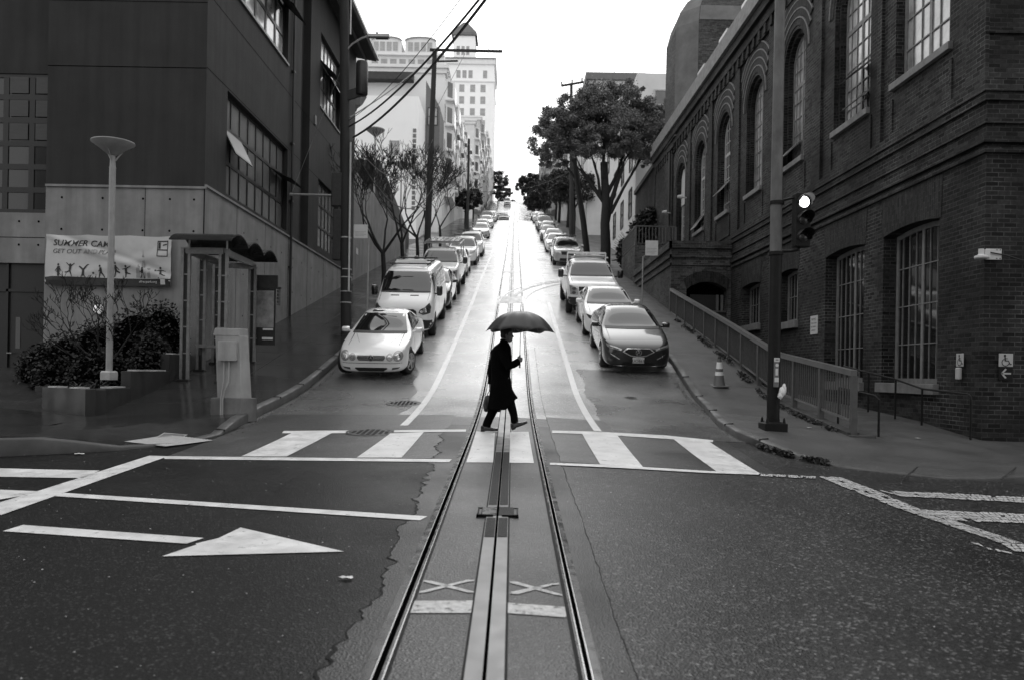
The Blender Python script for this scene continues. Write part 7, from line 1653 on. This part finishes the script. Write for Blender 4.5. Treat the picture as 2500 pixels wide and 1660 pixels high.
dup(SUVW, 3.2, 139, 'white suv at the right kerb just past the cross street')
for i in range(5): dup([SD, HB, SUVW, SD, HB][i], 3.3, 152+9*i, ['silver car first above the cross street on the right', 'dark hatchback second above the cross street on the right', 'white suv third above the cross street on the right', 'grey sedan fourth above the cross street on the right', 'pale car fifth above the cross street on the right'][i], [P_silver, P_dark, P_white, P_grey, P_mid][i])
for i in range(5): dup([SD, HB, SD, SUVG, SD][i], -3.4, 156+9*i, ['white car first above the cross street on the left', 'grey hatchback second above the cross street on the left', 'pale sedan third above the cross street on the left', 'dark suv fourth above the cross street on the left', 'silver car fifth above the cross street on the left'][i], [P_white, P_grey, P_mid, P_dark, P_silver][i])
c = copy_tree(SUVW); c.name = 'delivery_van'; c['label'] = 'pale boxy van stopped near the crest in the left lane'; c['category'] = 'van'; place(c, -2.2, 226); c.scale = (1.05, 1.2, 1.35)

# ================================================================= the man with the umbrella
PX, PY = -.13, 12.95; PZ = road(PX, PY)+.012
M_coat = mat('black_wool_coat', .003, .95, .3, 30, .1, 200, spec=.04); M_trouser = mat('black_trouser', .003, .9, .3, 20, spec=.05); M_shoe = mat('black_leather', .008, .25, .2, 9, coat=.5); M_skin = mat('skin', .16, .55, .08, 6, spec=.35)
M_hair = mat('dark_hair', .008, .6, .4, 60, .4, 300); M_bagl = mat('black_bag_leather', .010, .4, .3, 9, .1, 60); M_umb = mat('umbrella_nylon', .035, .38, .12, 3, spec=.5); M_eye = mat('eye', .05, .1, .0)
def remesh(parts, name, m, parent, voxel, smooth_it=4, noise=0.):
    """fuse closed pieces into one continuous surface"""
    me = bpy.data.meshes.new(name); bm = bmesh.new()
    for p in parts:
        t_ = bpy.data.meshes.new('t'); t_.from_pydata(p.v, [], p.f); b2 = bmesh.new(); b2.from_mesh(t_); bmesh.ops.recalc_face_normals(b2, faces=b2.faces); b2.to_mesh(t_); b2.free(); bm.from_mesh(t_); bpy.data.meshes.remove(t_)
    bm.to_mesh(me); bm.free(); o = bpy.data.objects.new(name, me); COL.objects.link(o)
    r = o.modifiers.new('r', 'REMESH'); r.mode = 'VOXEL'; r.voxel_size = voxel; r.use_smooth_shade = True
    s = o.modifiers.new('s', 'SMOOTH'); s.factor = .5; s.iterations = smooth_it
    apply(o); 
    if noise:
        for v in o.data.vertices: 
            n = mn.noise(v.co*Vector((9, 9, 3)).length*.55)*noise; v.co += v.normal*n
    o.data.materials.clear(); o.data.materials.append(m); o.data.shade_smooth(); o.parent = parent; o.name = name; return o
def ell(c, r, n=16, m_=12, rot=None):
    mb = MB(); vs = []
    for i in range(1, m_):
        for j in range(n):
            p = math.pi*i/m_; a = 2*math.pi*j/n; v = Vector((r[0]*math.sin(p)*math.cos(a), r[1]*math.sin(p)*math.sin(a), r[2]*math.cos(p)))
            if rot: v = Matrix.Rotation(rot, 3, 'Y') @ v
            vs.append(tuple(v+Vector(c)))
    top = Vector((0, 0, r[2])); bot = Vector((0, 0, -r[2]))
    if rot: top = Matrix.Rotation(rot, 3, 'Y') @ top; bot = Matrix.Rotation(rot, 3, 'Y') @ bot
    vs += [tuple(top+Vector(c)), tuple(bot+Vector(c))]; k = (m_-1)*n
    mb.add(vs, [(i*n+j, i*n+(j+1) % n, i*n+n+(j+1) % n, i*n+n+j) for i in range(m_-2) for j in range(n)]+[(k, (j+1) % n, j) for j in range(n)]+[(k+1, (m_-2)*n+j, (m_-2)*n+(j+1) % n) for j in range(n)])
    return mb
def limb(pts, rs, n=12): mb = MB(); mb.tube(pts, rs, n); return mb
man = thing('person', 'man in a long black coat striding across the crosswalk under an umbrella', 'person', (PX, PY, PZ))
SH = (.253, -.13)          # umbrella shaft x, y
parts = []
# head: skull, face, jaw, nose, lips, ear, brow, neck
hx, hy = .035, 0.
parts += [ell((hx, hy, 1.615), (.098, .076, .092)), ell((hx+.032, hy, 1.565), (.068, .062, .085)), ell((hx+.035, hy, 1.495), (.052, .048, .038)), ell((hx+.062, hy, 1.482), (.024, .026, .020)), limb([(hx+.085, 0, 1.585), (hx+.104, 0, 1.548), (hx+.086, 0, 1.538)], [.010, .015, .012], 8),
          ell((hx+.084, 0, 1.518), (.012, .022, .008)), ell((hx+.080, 0, 1.505), (.012, .020, .008)), ell((hx+.078, 0, 1.602), (.018, .05, .012)), ell((hx+.058, -.040, 1.560), (.022, .018, .026)), ell((hx+.058, .040, 1.560), (.022, .018, .026)), ell((hx-.055, 0, 1.575), (.045, .06, .07))]
for s in (-1, 1): parts += [ell((hx-.008, s*.078, 1.560), (.018, .009, .030))]
parts += [limb([(-.035, 0, 1.36), (-.02, 0, 1.43), (.0, 0, 1.52)], [.075, .058, .056])]
# trunk and limbs inside the clothes
parts += [limb([(-.07, 0, .88), (-.06, 0, 1.1), (-.05, 0, 1.30), (-.045, 0, 1.40)], [.13, .13, .145, .08]), limb([(-.07, -.14, 1.33), (-.05, .14, 1.33)], [.06, .06])]
parts += [limb([(-.03, .08, .92), (-.10, .09, .52), (-.275, .10, .08)], [.095, .06, .042]), limb([(-.01, -.08, .92), (.12, -.09, .52), (.195, -.09, .17)], [.095, .06, .042])]
parts += [limb([(-.05, -.17, 1.33), (.06, -.26, 1.06), (.215, -.175, 1.15)], [.05, .042, .028]), limb([(-.08, .17, 1.33), (-.20, .24, 1.06), (-.222, .2, .79)], [.05, .042, .028])]
# right hand closed round the shaft: palm on the near side, fingers over the front
sx_, sy_ = SH
parts += [ell((sx_-.012, sy_-.038, 1.175), (.026, .018, .044), rot=.15), limb([(.215, -.175, 1.15), (sx_-.02, sy_-.035, 1.17)], [.027, .026])]
for k, (z, l) in enumerate(((1.208, 1.), (1.188, 1.06), (1.168, 1.02), (1.149, .9))):
    pts = [(sx_+.006, sy_-.046, z), (sx_+.032*l, sy_-.030, z+.002), (sx_+.036*l, sy_-.004, z), (sx_+.020, sy_+.020, z-.002), (sx_-.002, sy_+.022, z-.002)]; parts.append(limb(pts, [.0105, .010, .0095, .0085, .007], 8))
parts.append(limb([(sx_-.03, sy_-.030, 1.195), (sx_-.03, sy_-.004, 1.222), (sx_-.010, sy_+.020, 1.232), (sx_+.014, sy_+.022, 1.230)], [.013, .012, .0105, .008], 8))
# left hand hooked round the bag handles
parts += [ell((-.222, .2, .735), (.024, .040, .045)), limb([(-.222, .2, .79), (-.222, .2, .75)], [.026, .026])]
for k, y in enumerate((.170, .190, .210, .229)):
    l = (.95, 1.05, 1., .85)[k]; parts.append(limb([(-.222-.004, y, .71), (-.238, y, .685), (-.232, y, .655), (-.212, y, .648), (-.198, y, .665*1.0)], [.010, .0095, .009, .008, .007], 8))
parts.append(limb([(-.21, .168, .745), (-.192, .160, .715), (-.196, .172, .690)], [.012, .010, .008], 8))
body = remesh(parts, 'body', M_skin, man, .0055, 3)
for s in (-1, 1): ell((hx+.083, s*.030, 1.572), (.009, .012, .008), 10, 8).build('eye', M_eye, man, smooth=True)
# hair: cap on the skull, short at the sides
mb = MB(); vs = []; n, m_ = 28, 14
for i in range(m_+1):
    for j in range(n):
        a = 2*math.pi*j/n; front = math.cos(a); lim = math.radians(62 if front > .5 else (62+(.5-front)*52)); p = lim*i/m_
        v = Vector((math.sin(p)*math.cos(a)*.106, math.sin(p)*math.sin(a)*.083, math.cos(p)*.106)); b_ = 1+.02*mn.noise(v*90)
        vs.append((hx-.006+v.x*b_, v.y*b_, 1.610+v.z*b_))
mb.add(vs, [(i*n+j, i*n+(j+1) % n, i*n+n+(j+1) % n, i*n+n+j) for i in range(m_) for j in range(n)])
k = len(mb.v); mb.add([(x*.97+.0, y*.93, z-.01) for x, y, z in vs[m_*n:]]+[(hx, 0, 1.60)], [(j, (j+1) % n, n) for j in range(n)])
mb.f += [(m_*n+j, m_*n+(j+1) % n, k+(j+1) % n, k+j) for j in range(n)]
back = ell((hx-.052, 0, 1.572), (.055, .070, .062)); side = [ell((hx-.018, s*.066, 1.59), (.045, .014, .040)) for s in (-1, 1)]
remesh([ell((hx-.008, 0, 1.628), (.102, .080, .090)), back]+side, 'hair', M_hair, man, .007, 2)
# coat
R_s = [(1.478, -.058, .052, .062, 0), (1.455, -.080, .062, .085, 0), (1.43, -.105, .075, .125, 0), (1.39, -.168, .097, .185, 0), (1.33, -.208, .114, .218, 0), (1.24, -.222, .123, .222, 0), (1.12, -.222, .122, .21, 0), (1.0, -.212, .108, .195, 0), (.88, -.212, .105, .195, 0), (.78, -.216, .118, .20, 0), (.68, -.226, .150, .21, .0), (.60, -.236, .185, .215, .02), (.52, -.246, .218, .215, .05), (.46, -.256, .228, .215, .09), (.41, -.260, .222, .212, .15), (.372, -.262, .205, .21, .19)]
mb = MB(); n = 40
for (z, xb, xf, hy_, rz) in R_s:
    xc = (xb+xf)/2; rx = (xf-xb)/2
    for j in range(n):
        a = 2*math.pi*j/n; c, s = math.cos(a), math.sin(a); e = .82
        x = xc+rx*math.copysign(abs(c)**e, c); y = hy_*math.copysign(abs(s)**e, s)
        q = max(0, min(1, (x-.05)/.16)); zz = z+rz*q**.9
        f = 1+(.035*math.sin(a*7+z*5)*max(0, (.8-z))*1.6 if z < .8 else 0)
        mb.v.append((xc+(x-xc)*f-.0, y*f, zz))
mb.f = [(i*n+j, i*n+(j+1) % n, i*n+n+(j+1) % n, i*n+n+j) for i in range(len(R_s)-1) for j in range(n)]+[tuple(range(n))[::-1], tuple((len(R_s)-1)*n+j for j in range(n))]
slR = limb([(-.06, -.165, 1.345), (.02, -.235, 1.20), (.07, -.262, 1.06), (.15, -.225, 1.10), (.232, -.172, 1.155)], [.080, .072, .066, .060, .056], 16)
slL = limb([(-.10, .165, 1.345), (-.165, .22, 1.20), (-.20, .235, 1.05), (-.215, .22, .92), (-.222, .2, .775)], [.080, .068, .060, .052, .048], 16)
coat = remesh([mb, slR, slL, ell((-.02, 0, 1.36), (.12, .16, .08))], 'coat', M_coat, man, .010, 4, .014)
cl = MB(); nn_ = 26
for k_, (z, xb, xf, hy_) in enumerate(((1.435, -.088, .060, .082), (1.47, -.078, .062, .076), (1.505, -.070, .050, .070), (1.505, -.062, .042, .062), (1.47, -.066, .05, .066))):
    for j in range(nn_): a = 2*math.pi*j/nn_; cl.v.append(((xb+xf)/2+(xf-xb)/2*math.cos(a), hy_*math.sin(a), z-.02*max(0, math.cos(a))))
cl.f = [(i*nn_+j, i*nn_+(j+1) % nn_, i*nn_+nn_+(j+1) % nn_, i*nn_+nn_+j) for i in range(4) for j in range(nn_)]; cl.build('collar', M_coat, man, smooth=True)
# trousers
trl = limb([(-.04, .07, .85), (-.09, .09, .55), (-.155, .095, .38), (-.215, .10, .24), (-.262, .10, .13), (-.272, .10, .085)], [.115, .088, .078, .072, .069, .070], 16)
trr = limb([(-.0, -.07, .85), (.09, -.085, .55), (.145, -.09, .38), (.175, -.09, .27), (.192, -.09, .17)], [.115, .082, .070, .064, .060], 16)
remesh([trl, trr], 'trousers', M_trouser, man, .009, 4, .006)
# shoes: heel, sole, vamp
def shoe(ax, ay, az, pitch):
    mb = MB(); S_ = [(-.085, .030, .0, .060), (-.075, .036, .0, .085), (-.03, .038, .0, .090), (.02, .036, .0, .078), (.07, .040, .0, .058), (.12, .046, .0, .046), (.165, .042, .002, .040), (.180, .042, .006, .040), (.192, .030, .010, .034)]
    n = 14
    for (x, hw, z0, z1) in S_:
        for j in range(n):
            a = 2*math.pi*j/n; c, s = math.cos(a), math.sin(a); y = hw*math.copysign(abs(c)**.7, c); z = (z0+z1)/2+(z1-z0)/2*math.copysign(abs(s)**(.5 if s < 0 else .9), s); mb.v.append((x, y, z+.010))
    mb.f = [(i*n+j, i*n+(j+1) % n, i*n+n+(j+1) % n, i*n+n+j) for i in range(len(S_)-1) for j in range(n)]+[tuple(range(n))[::-1], tuple((len(S_)-1)*n+j for j in range(n))]
    M_ = Matrix.Rotation(-pitch, 3, 'Y'); mb.v = [tuple(M_ @ Vector(p)+Vector((ax, ay, az))) for p in mb.v]
    o = mb.build('shoe', M_shoe, man, smooth=60)
    s2 = MB(); s2.box(-.086, -.02, -.034, .034, -.012, .012)
    pl = [(-.086, .032), (-.02, .036), (.05, .036), (.12, .048), (.165, .046), (.19, .030), (.19, -.030), (.165, -.046), (.12, -.048), (.05, -.036), (-.02, -.036), (-.086, -.032)]
    s2.prism(pl, lambda x, y: (x, y, .004+max(0, x-.12)*.06), lambda x, y: (x, y, .014+max(0, x-.12)*.06)); s2.v = [tuple(M_ @ Vector(p)+Vector((ax, ay, az))) for p in s2.v]; s2.build('sole', M_shoe, o)
    l = MB()
    for k in range(3): l.tube([(.0+.018*k, -.02, .092-.010*k), (.004+.018*k, 0, .100-.010*k), (.0+.018*k, .02, .092-.010*k)], .003, 5)
    l.v = [tuple(M_ @ Vector(p)+Vector((ax, ay, az))) for p in l.v]; l.build('lace', M_coat, o)
shoe(-.280, .10, .010, 0); shoe(.222, -.09, .085, math.radians(22))
# briefcase
t = thing('briefcase', 'black leather bag hanging from the walking man\'s far hand', 'bag', (PX-.18, PY+.2, PZ+.32))
mb = MB(); n = 10
for k, (z, hx_, hy_) in enumerate(((0.0, .125, .045), (.01, .14, .06), (.06, .148, .068), (.16, .15, .066), (.225, .138, .052), (.262, .112, .030), (.27, .09, .018))):
    for j in range(24):
        a = 2*math.pi*j/24; c, s = math.cos(a), math.sin(a); mb.v.append((hx_*math.copysign(abs(c)**.45, c)+.0, hy_*math.copysign(abs(s)**.6, s), z))
mb.f = [(i*24+j, i*24+(j+1) % 24, i*24+24+(j+1) % 24, i*24+24+j) for i in range(6) for j in range(24)]+[tuple(range(24)), tuple(144+j for j in range(24))]; mb.build('bag_body', M_bagl, t, smooth=50)
for y in (-.03, .03):
    mb = MB(); mb.tube([(-.095, y, .24), (-.085, y*.9, .30), (-.05, y*.3, .345), (-.035, y*.3, .345), (.0, y*.9, .30), (.02, y, .24)], .006, 6); mb.build('handle', M_bagl, t, smooth=True)
mb = MB(); mb.box(-.151, -.10, -.07, -.064, .05, .11); mb.build('side_pocket', mat('grey_pocket', .06, .5, .2), t, bevel=.006)
# umbrella
t = thing('umbrella', 'large dark grey umbrella held up by the man in the black coat', 'umbrella', (PX+SH[0], PY+SH[1], PZ+1.05))
UZ = 1.952-1.05; RU = .555; HU = .325; nr = 8; seg = 10; nr_ = 12; mb = MB()
def up_(r, a):
    f = (a/(2*math.pi/nr)) % 1; sag = (1-math.cos(2*math.pi*f))/2    # 0 on the ribs, 1 midway
    rr = r*RU*(1-(.045+.05*r)*sag*r); z = UZ-HU*r**2.7-.012*sag*math.sin(math.pi*r)+(.030*sag*r**6)
    return Vector((rr*math.cos(a+.18), rr*math.sin(a+.18), z+.004*mn.noise(Vector((rr*14*math.cos(a), rr*14*math.sin(a), 1)))*r))
for i in range(nr_+1):
    for j in range(nr*seg): mb.v.append(tuple(up_(max(.02, i/nr_), 2*math.pi*j/(nr*seg))))
N_ = nr*seg; mb.f = [(i*N_+j, i*N_+(j+1) % N_, i*N_+N_+(j+1) % N_, i*N_+N_+j) for i in range(nr_) for j in range(N_)]
cn = mb.build('canopy', M_umb, t, smooth=60); so = cn.modifiers.new('t', 'SOLIDIFY'); so.thickness = .002; so.offset = -1
for k in range(nr):
    a = 2*math.pi*k/nr; mb = MB(); mb.tube([up_(max(.03, i/10), a)-Vector((0, 0, .006)) for i in range(11)]+[up_(1, a)*1.0+Vector((math.cos(a+.18)*.018, math.sin(a+.18)*.018, -.012))], .0028, 5); mb.build('rib', M_galv, t)
    mb = MB(); mb.tube([(.008*math.cos(a+.18), .008*math.sin(a+.18), UZ-.34), up_(.55, a)-Vector((0, 0, .01))], .0022, 4); mb.build('stretcher', M_galv, t)
mb = MB(); mb.tube([(0, 0, .17), (0, 0, UZ-.01)], .0055, 8); mb.build('shaft', mat('umbrella_steel', .08, .35, .1, 9, metal=.5), t)
mb = MB(); mb.tube([(0, 0, UZ-.01), (0, 0, UZ+.02), (0, 0, UZ+.11)], [.012, .006, .0045], 8); mb.build('ferrule', M_shelterd, t)
mb = MB(); mb.tube([(0, 0, .21), (0, 0, .19), (0, 0, .02), (.0, 0, -.0)], [.009, .014, .014, .012], 10); mb.build('handle', M_shelterd, t, smooth=True)
